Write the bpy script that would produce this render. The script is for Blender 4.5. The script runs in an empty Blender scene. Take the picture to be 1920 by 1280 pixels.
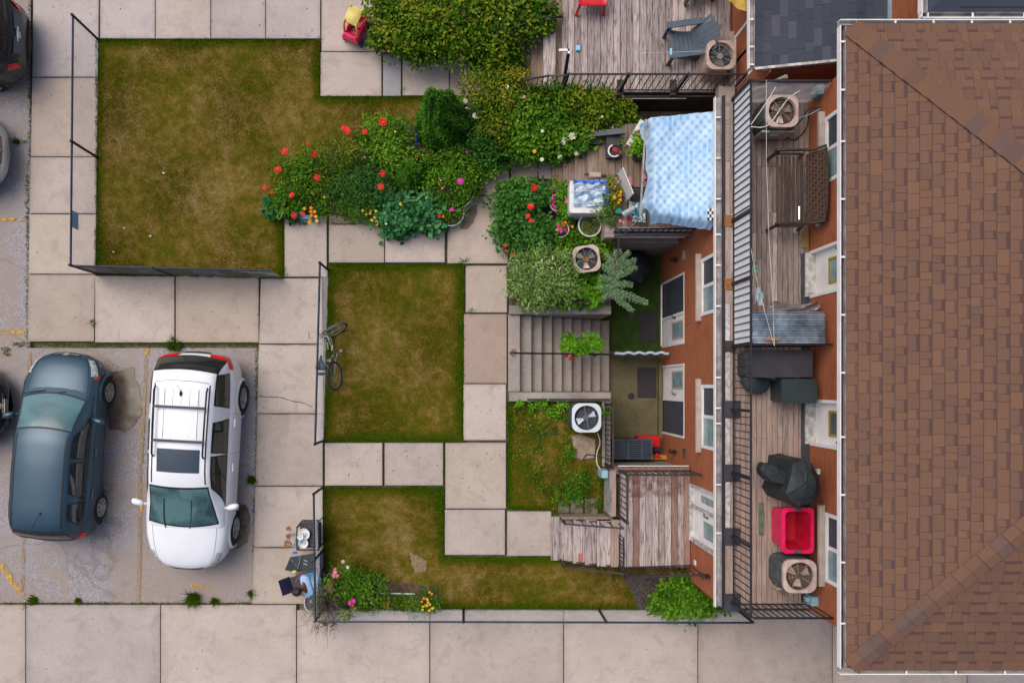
import bpy, math, random
import numpy as np
from mathutils import Vector, Matrix, Euler
PI = math.pi
rnd = random.Random(7)
nr = np.random.default_rng(11)
S = bpy.context.scene
COL = S.collection

# ---------------------------------------------------------------- camera, sky, sun, exposure
CAM_H, FPX, CX, CY = 18.0, 1440.0, 868.0, 725.0      # camera height, focal length and the point straight below it
cd = bpy.data.cameras.new('camera')
cd.sensor_width = 36.0
cd.lens = 36.0 * FPX / 1920.0
cd.shift_x = (960.0 - CX) / 1920.0
cd.shift_y = (CY - 640.0) / 1920.0
cd.clip_end = 500
cam = bpy.data.objects.new('camera', cd)
cam.location = (0, 0, CAM_H)
COL.objects.link(cam)
S.camera = cam
wd = bpy.data.worlds.new('World')
S.world = wd
wd.use_nodes = True
wn = wd.node_tree
wn.nodes.clear()
sky = wn.nodes.new('ShaderNodeTexSky')
sky.sky_type = 'NISHITA'
sky.sun_disc = False
SUN_EL, SUN_ROT = math.radians(58), math.radians(-50)
sky.sun_elevation = SUN_EL
sky.sun_rotation = SUN_ROT
sky.air_density = 0.9
sky.dust_density = 5.0
sky.ozone_density = 0.6
bg = wn.nodes.new('ShaderNodeBackground')
bg.inputs['Strength'].default_value = 0.13
wo = wn.nodes.new('ShaderNodeOutputWorld')
wn.links.new(sky.outputs[0], bg.inputs[0])
wn.links.new(bg.outputs[0], wo.inputs[0])
sl = bpy.data.lights.new('sun', 'SUN')
sl.energy = 1.35
sl.angle = math.radians(50)
sl.color = (1.0, 0.95, 0.88)
sun = bpy.data.objects.new('sun', sl)
sd = Vector((math.sin(SUN_ROT) * math.cos(SUN_EL), math.cos(SUN_ROT) * math.cos(SUN_EL), math.sin(SUN_EL)))
sun.rotation_euler = sd.to_track_quat('Z', 'Y').to_euler()
sun.location = (0, 0, 30)
COL.objects.link(sun)
S.view_settings.view_transform = 'Standard'
S.view_settings.look = 'None'
S.view_settings.exposure = 0.16
S.view_settings.gamma = 1.0
S.render.engine = 'CYCLES'
S.cycles.max_bounces = 6

# ---------------------------------------------------------------- helpers
def W(px, py, z=0.0):
    """point of the place that the photograph shows at (px, py) when it lies at height z"""
    s = (CAM_H - z) / FPX
    return Vector(((px - CX) * s, (CY - py) * s, z))
def wx(px, z=0.0): return (px - CX) * (CAM_H - z) / FPX
def wy(py, z=0.0): return (CY - py) * (CAM_H - z) / FPX

def setp(o, label=None, cat=None, group=None, kind=None):
    if label: o['label'] = label
    if cat: o['category'] = cat
    if group: o['group'] = group
    if kind: o['kind'] = kind
    return o
def thing(name, label, cat, loc=(0, 0, 0), rz=0.0, group=None, kind=None):
    o = bpy.data.objects.new(name, None)
    o.empty_display_size = 0.2
    COL.objects.link(o)
    o.location = loc
    o.rotation_euler = (0, 0, rz)
    return setp(o, label, cat, group, kind)

def wloc(o):
    v = Vector((0, 0, 0))
    while o is not None:
        v = v + o.location
        o = o.parent
    return v

class MB:
    def __init__(self):
        self.v, self.f, self.m, self.mi = [], [], [], 0
    def add(self, vs, fs):
        n = len(self.v)
        self.v.extend([tuple(p) for p in vs])
        for f in fs:
            self.f.append([i + n for i in f])
            self.m.append(self.mi)
        return self
    def box(self, x0, x1, y0, y1, z0, z1):
        if x0 > x1: x0, x1 = x1, x0
        if y0 > y1: y0, y1 = y1, y0
        if z0 > z1: z0, z1 = z1, z0
        return self.add([(x0,y0,z0),(x1,y0,z0),(x1,y1,z0),(x0,y1,z0),(x0,y0,z1),(x1,y0,z1),(x1,y1,z1),(x0,y1,z1)],
            [(0,3,2,1),(4,5,6,7),(0,1,5,4),(1,2,6,5),(2,3,7,6),(3,0,4,7)])
    def bbox(self, x0, x1, y0, y1, z0, z1, b=0.01):
        """box with chamfered top edges"""
        return self.add([(x0,y0,z0),(x1,y0,z0),(x1,y1,z0),(x0,y1,z0),
            (x0,y0,z1-b),(x1,y0,z1-b),(x1,y1,z1-b),(x0,y1,z1-b),
            (x0+b,y0+b,z1),(x1-b,y0+b,z1),(x1-b,y1-b,z1),(x0+b,y1-b,z1)],
            [(0,3,2,1),(8,9,10,11),(0,1,5,4),(1,2,6,5),(2,3,7,6),(3,0,4,7),(4,5,9,8),(5,6,10,9),(6,7,11,10),(7,4,8,11)])
    def prism(self, pts, z0, z1, top=1.0):
        n = len(pts)
        cx = sum(p[0] for p in pts) / n; cy = sum(p[1] for p in pts) / n
        vs = [(p[0], p[1], z0) for p in pts] + [(cx + (p[0]-cx)*top, cy + (p[1]-cy)*top, z1) for p in pts]
        fs = [tuple(range(n - 1, -1, -1)), tuple(range(n, 2 * n))]
        for i in range(n):
            j = (i + 1) % n
            fs.append((i, j, n + j, n + i))
        return self.add(vs, fs)
    def loft(self, rings, cap=True, close=True):
        n = len(rings[0]); vs = []; fs = []
        for r in rings: vs += [tuple(p) for p in r]
        for k in range(len(rings) - 1):
            for i in range(n if close else n - 1):
                j = (i + 1) % n
                fs.append((k*n+i, k*n+j, (k+1)*n+j, (k+1)*n+i))
        if cap:
            fs.append(tuple(range(n - 1, -1, -1)))
            fs.append(tuple(range((len(rings)-1)*n, len(rings)*n)))
        return self.add(vs, fs)
    def tube(self, pts, r, n=6, r1=None):
        pts = [Vector(p) for p in pts]
        rings = []
        m = len(pts)
        for k, p in enumerate(pts):
            d = (pts[min(k+1, m-1)] - pts[max(k-1, 0)])
            if d.length < 1e-7: d = Vector((0, 0, 1))
            d.normalize()
            a = d.cross(Vector((0, 0, 1)))
            if a.length < 0.05: a = d.cross(Vector((1, 0, 0)))
            a.normalize(); b = d.cross(a)
            rr = r if r1 is None else r + (r1 - r) * k / (m - 1)
            rings.append([p + (a * math.cos(2*PI*i/n) + b * math.sin(2*PI*i/n)) * rr for i in range(n)])
        return self.loft(rings)
    def bar(self, p0, p1, w, h):
        """square bar between two points, w sideways, h upward"""
        p0 = Vector(p0); p1 = Vector(p1); d = (p1 - p0).normalized()
        a = d.cross(Vector((0, 0, 1)))
        if a.length < 0.05: a = Vector((1, 0, 0))
        a.normalize(); b = a.cross(d)
        rings = [[p + a*(sx*w/2) + b*(sy*h/2) for sx, sy in ((-1,-1),(1,-1),(1,1),(-1,1))] for p in (p0, p1)]
        return self.loft(rings)
    def lathe(self, prof, n=20, c=(0, 0, 0), sx=1.0, sy=1.0):
        rings = [[(c[0] + r*math.cos(2*PI*i/n)*sx, c[1] + r*math.sin(2*PI*i/n)*sy, c[2] + z) for i in range(n)] for r, z in prof]
        return self.loft(rings, cap=True)
    def grid(self, P):
        """P: (nu, nv, 3) array"""
        nu, nv = P.shape[:2]
        fs = [(i*nv+j, (i+1)*nv+j, (i+1)*nv+j+1, i*nv+j+1) for i in range(nu-1) for j in range(nv-1)]
        return self.add(P.reshape(-1, 3), fs)
    def xf(self, M):
        self.v = [tuple(M @ Vector(p)) for p in self.v]
        return self
    def mesh(self, name, mats, smooth=False):
        me = bpy.data.meshes.new(name)
        me.from_pydata(self.v, [], self.f)
        if not isinstance(mats, (list, tuple)): mats = [mats]
        for m in mats: me.materials.append(m)
        if len(mats) > 1: me.polygons.foreach_set('material_index', self.m)
        if smooth: me.polygons.foreach_set('use_smooth', [True] * len(me.polygons))
        me.update()
        return me
    def obj(self, name, mats, parent=None, world=True, smooth=False, kind=None, label=None, origin=None):
        """world=True: coordinates are those of the place, shifted into the (unrotated) parent"""
        off = Vector((0, 0, 0))
        if parent is not None and world: off = off - wloc(parent)
        if origin is not None: off = off - Vector(origin)
        if off.length > 0: self.v = [(p[0]+off.x, p[1]+off.y, p[2]+off.z) for p in self.v]
        o = bpy.data.objects.new(name, self.mesh(name, mats, smooth))
        COL.objects.link(o)
        if origin is not None: o.location = origin
        if parent is not None: o.parent = parent
        return setp(o, label=label, kind=kind)

def one(name, mb, mats, label, cat, group=None, smooth=False, kind=None):
    """a thing that is one mesh: origin at the middle of its base"""
    v = np.array(mb.v)
    c = Vector(((v[:,0].min()+v[:,0].max())/2, (v[:,1].min()+v[:,1].max())/2, v[:,2].min()))
    o = mb.obj(name, mats, origin=c, smooth=smooth)
    return setp(o, label, cat, group, kind)

def copy_tree(o, parent=None, loc=None, rz=None):
    c = o.copy(); COL.objects.link(c); c.parent = parent
    if loc is not None: c.location = loc
    if rz is not None: c.rotation_euler = (0, 0, rz)
    for ch in list(o.children): copy_tree(ch, c)
    return c
def inst(name, me, parent, loc, rz=0.0, sc=None, rot=None):
    o = bpy.data.objects.new(name, me); COL.objects.link(o)
    o.location = loc if parent is None else Vector(loc) - wloc(parent)
    o.rotation_euler = rot if rot is not None else (0, 0, rz)
    if sc: o.scale = sc
    if parent is not None: o.parent = parent
    return o

def np_mesh(name, V, F, mat, smooth=False, attrs=None):
    """fast mesh from numpy: V (n,3), F (m,k)"""
    me = bpy.data.meshes.new(name)
    me.vertices.add(len(V)); me.vertices.foreach_set('co', np.asarray(V, np.float32).ravel())
    m, k = F.shape
    me.loops.add(m*k); me.loops.foreach_set('vertex_index', F.astype(np.int32).ravel())
    me.polygons.add(m); me.polygons.foreach_set('loop_start', np.arange(0, m*k, k, dtype=np.int32))
    me.polygons.foreach_set('loop_total', np.full(m, k, dtype=np.int32))
    if smooth: me.polygons.foreach_set('use_smooth', np.ones(m, dtype=bool))
    for nm, arr in (attrs or {}).items():
        a = me.attributes.new(nm, 'FLOAT', 'POINT'); a.data.foreach_set('value', np.asarray(arr, np.float32))
    me.materials.append(mat)
    me.update(calc_edges=True)
    return me
def np_obj(name, V, F, mat, parent=None, smooth=False, attrs=None, origin=None):
    V = np.array(V, float)
    if parent is not None: V = V - np.array(wloc(parent))
    if origin is not None: V = V - np.array(origin)
    o = bpy.data.objects.new(name, np_mesh(name, V, F, mat, smooth, attrs)); COL.objects.link(o)
    if origin is not None: o.location = origin
    if parent is not None: o.parent = parent
    return o

# ---------------------------------------------------------------- materials
class N:
    def __init__(self, name):
        self.mt = bpy.data.materials.new(name); self.mt.use_nodes = True
        self.t = self.mt.node_tree; self.t.nodes.clear()
        self.out = self.t.nodes.new('ShaderNodeOutputMaterial')
        self.b = self.t.nodes.new('ShaderNodeBsdfPrincipled')
        self.t.links.new(self.b.outputs[0], self.out.inputs[0])
        self.pos = None
    def n(self, ty, **kw):
        x = self.t.nodes.new(ty)
        for k, v in kw.items():
            if k in x.inputs.keys() if isinstance(k, str) else False: self.put(x, k, v)
            else: setattr(x, k, v)
        return x
    def put(self, node, key, v):
        s = node.inputs[key]
        if hasattr(v, 'is_output'): self.t.links.new(v, s)
        else:
            if isinstance(v, (tuple, list)) and len(v) == 3 and s.type == 'RGBA': v = (*v, 1.0)
            s.default_value = v
    def P(self):
        if self.pos is None: self.pos = self.t.nodes.new('ShaderNodeNewGeometry').outputs['Position']
        return self.pos
    def vscale(self, v, sc, off=None):
        m = self.t.nodes.new('ShaderNodeMapping'); self.put(m, 'Vector', v); m.inputs['Scale'].default_value = sc
        if off is not None: self.put(m, 'Location', off)
        return m.outputs[0]
    def noise(self, scale, detail=3, rough=0.55, vec=None, dist=0.0):
        x = self.t.nodes.new('ShaderNodeTexNoise'); self.put(x, 'Vector', vec if vec is not None else self.P())
        x.inputs['Scale'].default_value = scale; x.inputs['Detail'].default_value = detail
        x.inputs['Roughness'].default_value = rough; x.inputs['Distortion'].default_value = dist
        return x.outputs['Fac']
    def ramp(self, fac, stops):
        r = self.t.nodes.new('ShaderNodeValToRGB'); self.put(r, 'Fac', fac)
        e = r.color_ramp.elements
        while len(e) < len(stops): e.new(0.5)
        for el, (p, c) in zip(e, stops):
            el.position = p; el.color = (*c, 1.0) if len(c) == 3 else c
        return r.outputs[0]
    def rng(self, v, a, b, c=0.0, d=1.0):
        x = self.t.nodes.new('ShaderNodeMapRange'); self.put(x, 'Value', v)
        for k, q in zip(('From Min', 'From Max', 'To Min', 'To Max'), (a, b, c, d)): x.inputs[k].default_value = q
        return x.outputs[0]
    def mix(self, f, a, b, mode='MIX'):
        x = self.t.nodes.new('ShaderNodeMix'); x.data_type = 'RGBA'; x.blend_type = mode
        for k, q in ((0, f), (6, a), (7, b)):
            s = x.inputs[k]
            if hasattr(q, 'is_output'): self.t.links.new(q, s)
            else: s.default_value = (*q, 1.0) if isinstance(q, (tuple, list)) else q
        return x.outputs[2]
    def math(self, op, a, b=0.0):
        x = self.t.nodes.new('ShaderNodeMath'); x.operation = op
        for k, q in ((0, a), (1, b)):
            if hasattr(q, 'is_output'): self.t.links.new(q, x.inputs[k])
            else: x.inputs[k].default_value = q
        return x.outputs[0]
    def objrand(self): return self.t.nodes.new('ShaderNodeObjectInfo').outputs['Random']
    def attr(self, nm):
        x = self.t.nodes.new('ShaderNodeAttribute'); x.attribute_name = nm; return x.outputs['Fac']
    def bright(self, col, v):
        x = self.t.nodes.new('ShaderNodeHueSaturation'); self.put(x, 'Color', col); self.put(x, 'Value', v); return x.outputs[0]
    def bump(self, h, strength=0.3, dist=0.01):
        x = self.t.nodes.new('ShaderNodeBump'); self.put(x, 'Height', h)
        x.inputs['Strength'].default_value = strength; x.inputs['Distance'].default_value = dist
        self.put(self.b, 'Normal', x.outputs[0])
    def done(self, col, rough=0.7, metal=0.0, spec=0.4, **kw):
        self.put(self.b, 'Base Color', col); self.put(self.b, 'Roughness', rough)
        self.put(self.b, 'Metallic', metal); self.put(self.b, 'Specular IOR Level', spec)
        for k, v in kw.items(): self.put(self.b, k.replace('_', ' '), v)
        return self.mt

def simple(name, c, c2=None, rough=0.6, metal=0.0, scale=6.0, bump=0.0, bscale=60.0, rand=0.0, spec=0.4, coat=0.0, lo=0.35, hi=0.65):
    k = N(name)
    if c2 is None: c2 = tuple(x * 0.78 for x in c)
    col = k.ramp(k.noise(scale, 4), [(lo, c2), (hi, c)])
    if rand: col = k.bright(col, k.rng(k.objrand(), 0, 1, 1 - rand, 1 + rand))
    if bump: k.bump(k.noise(bscale, 3), bump, 0.01)
    kw = {'Coat_Weight': coat, 'Coat_Roughness': 0.05} if coat else {}
    return k.done(col, rough, metal, spec, **kw)

def concrete(name, c1, c2, stain=(0.2, 0.17, 0.14), amt=0.38, bump=0.25):
    k = N(name)
    a = k.noise(0.9, 5, 0.6); b = k.noise(14, 5, 0.7); g = k.noise(160, 2)
    col = k.ramp(k.math('ADD', k.math('MULTIPLY', a, 0.6), k.math('MULTIPLY', b, 0.4)), [(0.36, c2), (0.62, c1)])
    st = k.rng(k.noise(2.3, 6, 0.7, dist=0.8), 0.50, 0.72, 0, amt)
    col = k.mix(st, col, stain)
    col = k.mix(k.rng(k.noise(5.0, 4, 0.6), 0.60, 0.75, 0, 0.22), col, tuple(min(1, x*1.25) for x in c1))
    col = k.mix(k.rng(g, 0.3, 0.75, 0.0, 0.14), col, tuple(x*0.45 for x in c2))
    col = k.bright(col, k.rng(k.objrand(), 0, 1, 0.90, 1.09))
    gx = k.n('ShaderNodeTexCoord').outputs['Generated']; sp = k.n('ShaderNodeSeparateXYZ'); k.put(sp, 0, gx)
    ed = None
    for c in (0, 1):
        q = k.math('MINIMUM', sp.outputs[c], k.math('SUBTRACT', 1.0, sp.outputs[c])); ed = q if ed is None else k.math('MINIMUM', ed, q)
    ed = k.math('ADD', ed, k.math('MULTIPLY', k.math('SUBTRACT', k.noise(6, 5, 0.7), 0.5), 0.10))
    col = k.mix(k.rng(ed, -0.01, 0.06, 0.30, 0.0), col, stain)
    k.bump(k.math('ADD', g, k.math('MULTIPLY', b, 0.6)), bump, 0.006)
    return k.done(col, 0.9, 0, 0.25)
M_SLAB = concrete('slab_concrete', (0.50, 0.428, 0.385), (0.41, 0.345, 0.305))
M_SLABC = concrete('cool_slab_concrete', (0.485, 0.43, 0.415), (0.40, 0.352, 0.338))
M_SLABW = concrete('warm_slab_concrete', (0.47, 0.39, 0.33), (0.40, 0.33, 0.28))
M_SLABB = concrete('brown_slab_concrete', (0.40, 0.31, 0.255), (0.33, 0.25, 0.20))
M_SLABG = concrete('grey_slab_concrete', (0.36, 0.355, 0.38), (0.32, 0.31, 0.335))
M_STEP = concrete('step_concrete', (0.385, 0.34, 0.31), (0.25, 0.22, 0.20), amt=0.6)
M_WALLC = concrete('wall_concrete', (0.36, 0.33, 0.31), (0.20, 0.18, 0.165), amt=0.7)
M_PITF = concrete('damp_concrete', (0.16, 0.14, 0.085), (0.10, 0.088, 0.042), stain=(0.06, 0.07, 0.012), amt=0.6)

def asphalt():
    k = N('asphalt')
    agg = k.noise(55, 4, 0.75); agg2 = k.noise(130, 2, 0.8); big = k.noise(0.55, 4, 0.6, dist=0.4); mid = k.noise(2.4, 5, 0.65)
    grey = k.ramp(agg, [(0.36, (0.11, 0.10, 0.108)), (0.47, (0.27, 0.25, 0.262)), (0.56, (0.38, 0.35, 0.36)), (0.66, (0.58, 0.54, 0.54))])
    dust = k.mix(k.rng(k.math('ADD', k.math('MULTIPLY', agg, 0.6), k.math('MULTIPLY', agg2, 0.4)), 0.40, 0.60, 0, 1), (0.20, 0.16, 0.14), (0.42, 0.355, 0.315))
    f = k.rng(k.math('ADD', k.math('MULTIPLY', big, 0.6), k.math('MULTIPLY', mid, 0.45)), 0.49, 0.57, 0.0, 0.85)
    col = k.mix(f, grey, dust)
    vor = k.t.nodes.new('ShaderNodeTexVoronoi'); vor.feature = 'DISTANCE_TO_EDGE'; vor.inputs['Scale'].default_value = 0.42
    k.put(vor, 'Vector', k.P())
    nz = k.n('ShaderNodeTexNoise'); nz.inputs['Scale'].default_value = 1.6; nz.inputs['Detail'].default_value = 5
    k.put(nz, 'Vector', k.P())
    m = k.n('ShaderNodeMix'); m.data_type = 'VECTOR'; m.inputs[0].default_value = 0.22
    k.t.links.new(k.P(), m.inputs[4]); k.t.links.new(nz.outputs['Color'], m.inputs[5]); k.t.links.new(m.outputs[1], vor.inputs['Vector'])
    col = k.mix(k.rng(vor.outputs['Distance'], 0.0, 0.006, 0.35, 0), col, (0.09, 0.08, 0.07))
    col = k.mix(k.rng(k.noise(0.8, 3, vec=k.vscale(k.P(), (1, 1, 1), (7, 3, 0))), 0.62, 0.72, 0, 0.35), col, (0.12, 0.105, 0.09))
    k.bump(k.math('ADD', agg, k.math('MULTIPLY', agg2, 0.5)), 0.55, 0.012)
    return k.done(col, 0.88, 0, 0.3)
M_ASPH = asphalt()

def worn_paint(name, c, thr):
    k = N(name)
    f = k.rng(k.math('ADD', k.math('MULTIPLY', k.noise(9, 5, 0.75), 0.6), k.math('MULTIPLY', k.noise(60, 3, 0.7), 0.4)), thr, thr + 0.06, 0, 1)
    tr = k.n('ShaderNodeBsdfTransparent'); mx = k.n('ShaderNodeMixShader')
    k.done(c, 0.8)
    k.t.links.new(f, mx.inputs[0]); k.t.links.new(tr.outputs[0], mx.inputs[1]); k.t.links.new(k.b.outputs[0], mx.inputs[2])
    k.t.links.new(mx.outputs[0], k.out.inputs[0])
    return k.mt
M_YEL = worn_paint('worn_yellow_paint', (0.62, 0.36, 0.05), 0.47)
M_YELF = worn_paint('faded_yellow_paint', (0.36, 0.25, 0.14), 0.47)
M_RUST = worn_paint('rust_stain', (0.26, 0.11, 0.04), 0.46)

def grassm(name, blade=False):
    k = N(name)
    lush = k.attr('lush')
    big = k.noise(0.75, 4, 0.65, dist=0.5); mid = k.noise(4.2, 5, 0.72, dist=0.4); fine = k.noise(28, 4, 0.7)
    s = k.math('ADD', k.math('MULTIPLY', big, 0.50), k.math('MULTIPLY', mid, 0.52))
    s = k.math('ADD', s, k.math('MULTIPLY', k.math('SUBTRACT', fine, 0.5), 0.34))
    s = k.math('SUBTRACT', s, k.math('MULTIPLY', lush, 0.24))
    g = 1.0 if not blade else 1.25
    col = k.ramp(s, [(0.26, (0.034*g, 0.076*g, 0.0015*g)), (0.40, (0.068*g, 0.074*g, 0.004*g)), (0.475, (0.112*g, 0.088*g, 0.009*g)),
                     (0.56, (0.175*g, 0.122*g, 0.030*g)), (0.68, (0.27*g, 0.185*g, 0.08*g))])
    if blade: col = k.bright(col, k.rng(k.attr('tint'), 0, 1, 0.65, 1.45))
    else: k.bump(fine, 0.8, 0.03)
    return k.done(col, 0.9, 0, 0.04)
M_GRASS = grassm('lawn')
M_BLADE = grassm('grass_blades', True)
M_SOIL = simple('soil', (0.11, 0.075, 0.05), (0.05, 0.033, 0.022), 0.95, scale=9, bump=0.8, bscale=45)
M_GROUND = simple('ground_soil', (0.20, 0.17, 0.12), (0.10, 0.10, 0.05), 0.95, scale=3, bump=0.8, bscale=40)
M_MULCH = simple('mulch', (0.10, 0.08, 0.075), (0.035, 0.027, 0.025), 0.95, scale=25, bump=0.9, bscale=60)
M_TURF = simple('artificial_turf', (0.034, 0.070, 0.006), (0.020, 0.042, 0.004), 0.95, scale=4, bump=0.5, bscale=300)

def wood(name, stops, grey=0.0, axis='y', rand=0.16, knots=0.5):
    k = N(name)
    r = k.objrand()
    cmb = k.n('ShaderNodeCombineXYZ'); k.put(cmb, 0, k.math('MULTIPLY', r, 37.0)); k.put(cmb, 1, k.math('MULTIPLY', r, 91.0)); k.put(cmb, 2, 0.0)
    sc = (22, 1.6, 8) if axis == 'y' else (1.6, 22, 8)
    g = k.noise(1.6, 6, 0.65, vec=k.vscale(k.P(), sc, cmb.outputs[0]), dist=0.6)
    sc2 = (9, 2.2, 2) if axis == 'y' else (2.2, 9, 2)
    kn = k.noise(1.5, 3, 0.6, vec=k.vscale(k.P(), sc2, cmb.outputs[0]), dist=1.2)
    col = k.ramp(g, stops)
    col = k.mix(k.rng(kn, 0.64, 0.74, 0, knots), col, tuple(x*0.25 for x in stops[0][1]))
    col = k.bright(col, k.rng(r, 0, 1, 1 - rand, 1 + rand))
    k.bump(g, 0.5, 0.006)
    return k.done(col, 0.85, 0, 0.25)
M_WGREY = wood('weathered_boards', [(0.36, (0.11, 0.088, 0.085)), (0.48, (0.32, 0.268, 0.255)), (0.66, (0.47, 0.405, 0.40))], knots=0.93, rand=0.24)
M_WBRN = wood('brown_grey_boards', [(0.3, (0.13, 0.09, 0.065)), (0.5, (0.235, 0.17, 0.13)), (0.7, (0.33, 0.25, 0.20))], knots=0.6, rand=0.16)
M_WRED = wood('worn_red_boards', [(0.3, (0.13, 0.08, 0.065)), (0.5, (0.24, 0.15, 0.12)), (0.7, (0.34, 0.23, 0.18))], knots=0.6)
M_WTAN = wood('tan_boards', [(0.3, (0.20, 0.14, 0.115)), (0.5, (0.32, 0.235, 0.20)), (0.7, (0.42, 0.32, 0.28))], knots=0.35, rand=0.10)
M_WTER = wood('terrace_boards', [(0.3, (0.15, 0.115, 0.105)), (0.5, (0.25, 0.20, 0.185)), (0.7, (0.37, 0.31, 0.29))], knots=0.45, rand=0.18)
M_WX = wood('beam_wood', [(0.3, (0.16, 0.12, 0.10)), (0.5, (0.28, 0.22, 0.19)), (0.7, (0.38, 0.31, 0.28))], axis='x')
M_DECKSKIRT = simple('dark_skirting', (0.055, 0.05, 0.05), (0.03, 0.028, 0.03), 0.8, scale=5)

def brick(name, axis, c1, c2, mort):
    k = N(name)
    sep = k.n('ShaderNodeSeparateXYZ'); k.put(sep, 0, k.P())
    cmb = k.n('ShaderNodeCombineXYZ'); k.t.links.new(sep.outputs[1 if axis == 'y' else 0], cmb.inputs[0]); k.t.links.new(sep.outputs[2], cmb.inputs[1])
    b = k.n('ShaderNodeTexBrick')
    k.put(b, 'Vector', cmb.outputs[0]); b.inputs['Scale'].default_value = 1.0
    b.inputs['Brick Width'].default_value = 0.21; b.inputs['Row Height'].default_value = 0.075
    b.inputs['Mortar Size'].default_value = 0.006; b.inputs['Mortar Smooth'].default_value = 0.2; b.inputs['Bias'].default_value = -0.2
    k.put(b, 'Color1', c1); k.put(b, 'Color2', c2); k.put(b, 'Mortar', mort)
    col = k.mix(k.rng(k.noise(1.4, 5, 0.6), 0.5, 0.8, 0, 0.45), b.outputs['Color'], tuple(x*0.6 for x in c2))
    col = k.mix(k.rng(k.noise(22, 3, 0.7), 0.62, 0.8, 0, 0.5), col, (0.42, 0.27, 0.20))
    k.bump(k.math('MULTIPLY', b.outputs['Fac'], -1.0), 0.8, 0.012)
    return k.done(col, 0.88, 0, 0.25)
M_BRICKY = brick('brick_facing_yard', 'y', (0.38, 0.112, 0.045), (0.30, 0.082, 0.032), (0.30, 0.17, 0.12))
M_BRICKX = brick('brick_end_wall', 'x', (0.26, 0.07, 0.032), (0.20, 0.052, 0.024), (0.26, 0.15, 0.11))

def shingle(name, c1, c2, c3):
    k = N(name)
    r = k.math('FRACT', k.math('ADD', k.objrand(), k.attr('tint')))
    col = k.ramp(r, [(0.0, c2), (0.45, c1), (0.8, c1), (1.0, c3)])
    col = k.mix(k.rng(k.noise(240, 2, 0.8), 0.35, 0.7, 0, 0.38), col, tuple(x*0.45 for x in c2))
    col = k.mix(k.rng(k.noise(0.7, 4), 0.45, 0.75, 0, 0.25), col, c3)
    k.bump(k.noise(260, 2, 0.8), 0.35, 0.004)
    return k.done(col, 0.93, 0, 0.2)
M_SH = shingle('brown_shingles', (0.176, 0.096, 0.064), (0.150, 0.086, 0.064), (0.200, 0.108, 0.068))
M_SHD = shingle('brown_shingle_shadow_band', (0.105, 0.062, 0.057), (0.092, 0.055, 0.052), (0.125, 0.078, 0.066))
M_SHG = shingle('charcoal_shingles', (0.052, 0.062, 0.085), (0.038, 0.046, 0.066), (0.085, 0.092, 0.122))

M_WHITE = simple('white_painted_metal', (0.80, 0.80, 0.80), (0.70, 0.69, 0.69), 0.45, scale=3)
M_WHITEP = simple('white_plastic', (0.72, 0.72, 0.73), (0.62, 0.62, 0.62), 0.4, scale=4)
M_DIRTYW = simple('dirty_white_wood', (0.55, 0.54, 0.53), (0.26, 0.25, 0.25), 0.7, scale=9)
M_GUTIN = simple('gutter_debris', (0.075, 0.05, 0.06), (0.03, 0.022, 0.03), 0.8, scale=14, bump=0.6)
M_GUTG = simple('weathered_gutter', (0.40, 0.37, 0.37), (0.20, 0.18, 0.18), 0.7, scale=5)
M_BLACK = simple('black_metal', (0.022, 0.020, 0.026), (0.014, 0.013, 0.018), 0.5, scale=8, rand=0.2)
M_BRNIRON = simple('brown_black_iron', (0.040, 0.026, 0.026), (0.022, 0.016, 0.018), 0.55, scale=8, rand=0.2)
M_NAVY = simple('navy_enamel', (0.025, 0.04, 0.075), (0.014, 0.022, 0.04), 0.35, scale=3)
M_CHAIN = simple('galvanised_wire', (0.40, 0.38, 0.39), (0.22, 0.20, 0.21), 0.45, 0.5, scale=4)
M_CHAINW = simple('pale_wire', (0.62, 0.60, 0.62), (0.40, 0.38, 0.40), 0.5, 0.3, scale=4)
M_SILL = simple('precast_sill', (0.43, 0.36, 0.315), (0.34, 0.28, 0.245), 0.85, scale=5, bump=0.3)
M_SCREEN = simple('dark_insect_screen', (0.055, 0.065, 0.085), (0.04, 0.048, 0.065), 0.55, scale=2)
M_CURT = simple('pane_over_blind', (0.27, 0.38, 0.40), (0.16, 0.25, 0.28), 0.08, scale=3, spec=0.6)
M_PANE = simple('dark_pane', (0.07, 0.10, 0.12), (0.04, 0.06, 0.075), 0.06, scale=2.0, spec=0.7)
M_YFR = simple('ochre_frame', (0.42, 0.29, 0.02), (0.32, 0.22, 0.015), 0.5)
M_TAN = simple('tan_enamel', (0.47, 0.36, 0.30), (0.36, 0.26, 0.21), 0.5, scale=10)
M_TANP = simple('pinkish_enamel', (0.55, 0.44, 0.40), (0.42, 0.31, 0.27), 0.5, scale=8)
M_ACW = simple('white_enamel', (0.62, 0.66, 0.72), (0.55, 0.58, 0.63), 0.35, scale=8)
M_ACIN = simple('fan_well', (0.13, 0.075, 0.03), (0.06, 0.035, 0.02), 0.7, scale=9)
M_ACIN2 = simple('dark_fan_well', (0.035, 0.05, 0.06), (0.02, 0.028, 0.035), 0.7, scale=9)
M_RUSTY = simple('rusty_steel', (0.30, 0.13, 0.04), (0.16, 0.07, 0.03), 0.8, scale=25)
M_BLADEM = simple('fan_blade_metal', (0.42, 0.36, 0.33), (0.25, 0.2, 0.18), 0.45, 0.4, scale=20)
M_LOUV = simple('louvre_grey', (0.085, 0.095, 0.10), (0.045, 0.05, 0.055), 0.5, scale=6)
M_TERRA = simple('terracotta', (0.36, 0.15, 0.10), (0.25, 0.10, 0.07), 0.75, scale=12)
M_PINKPOT = simple('pink_brown_pot', (0.42, 0.20, 0.17), (0.30, 0.13, 0.11), 0.6, scale=12)
M_RED = simple('red_plastic', (0.62, 0.012, 0.018), (0.50, 0.008, 0.014), 0.35, scale=6)
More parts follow.
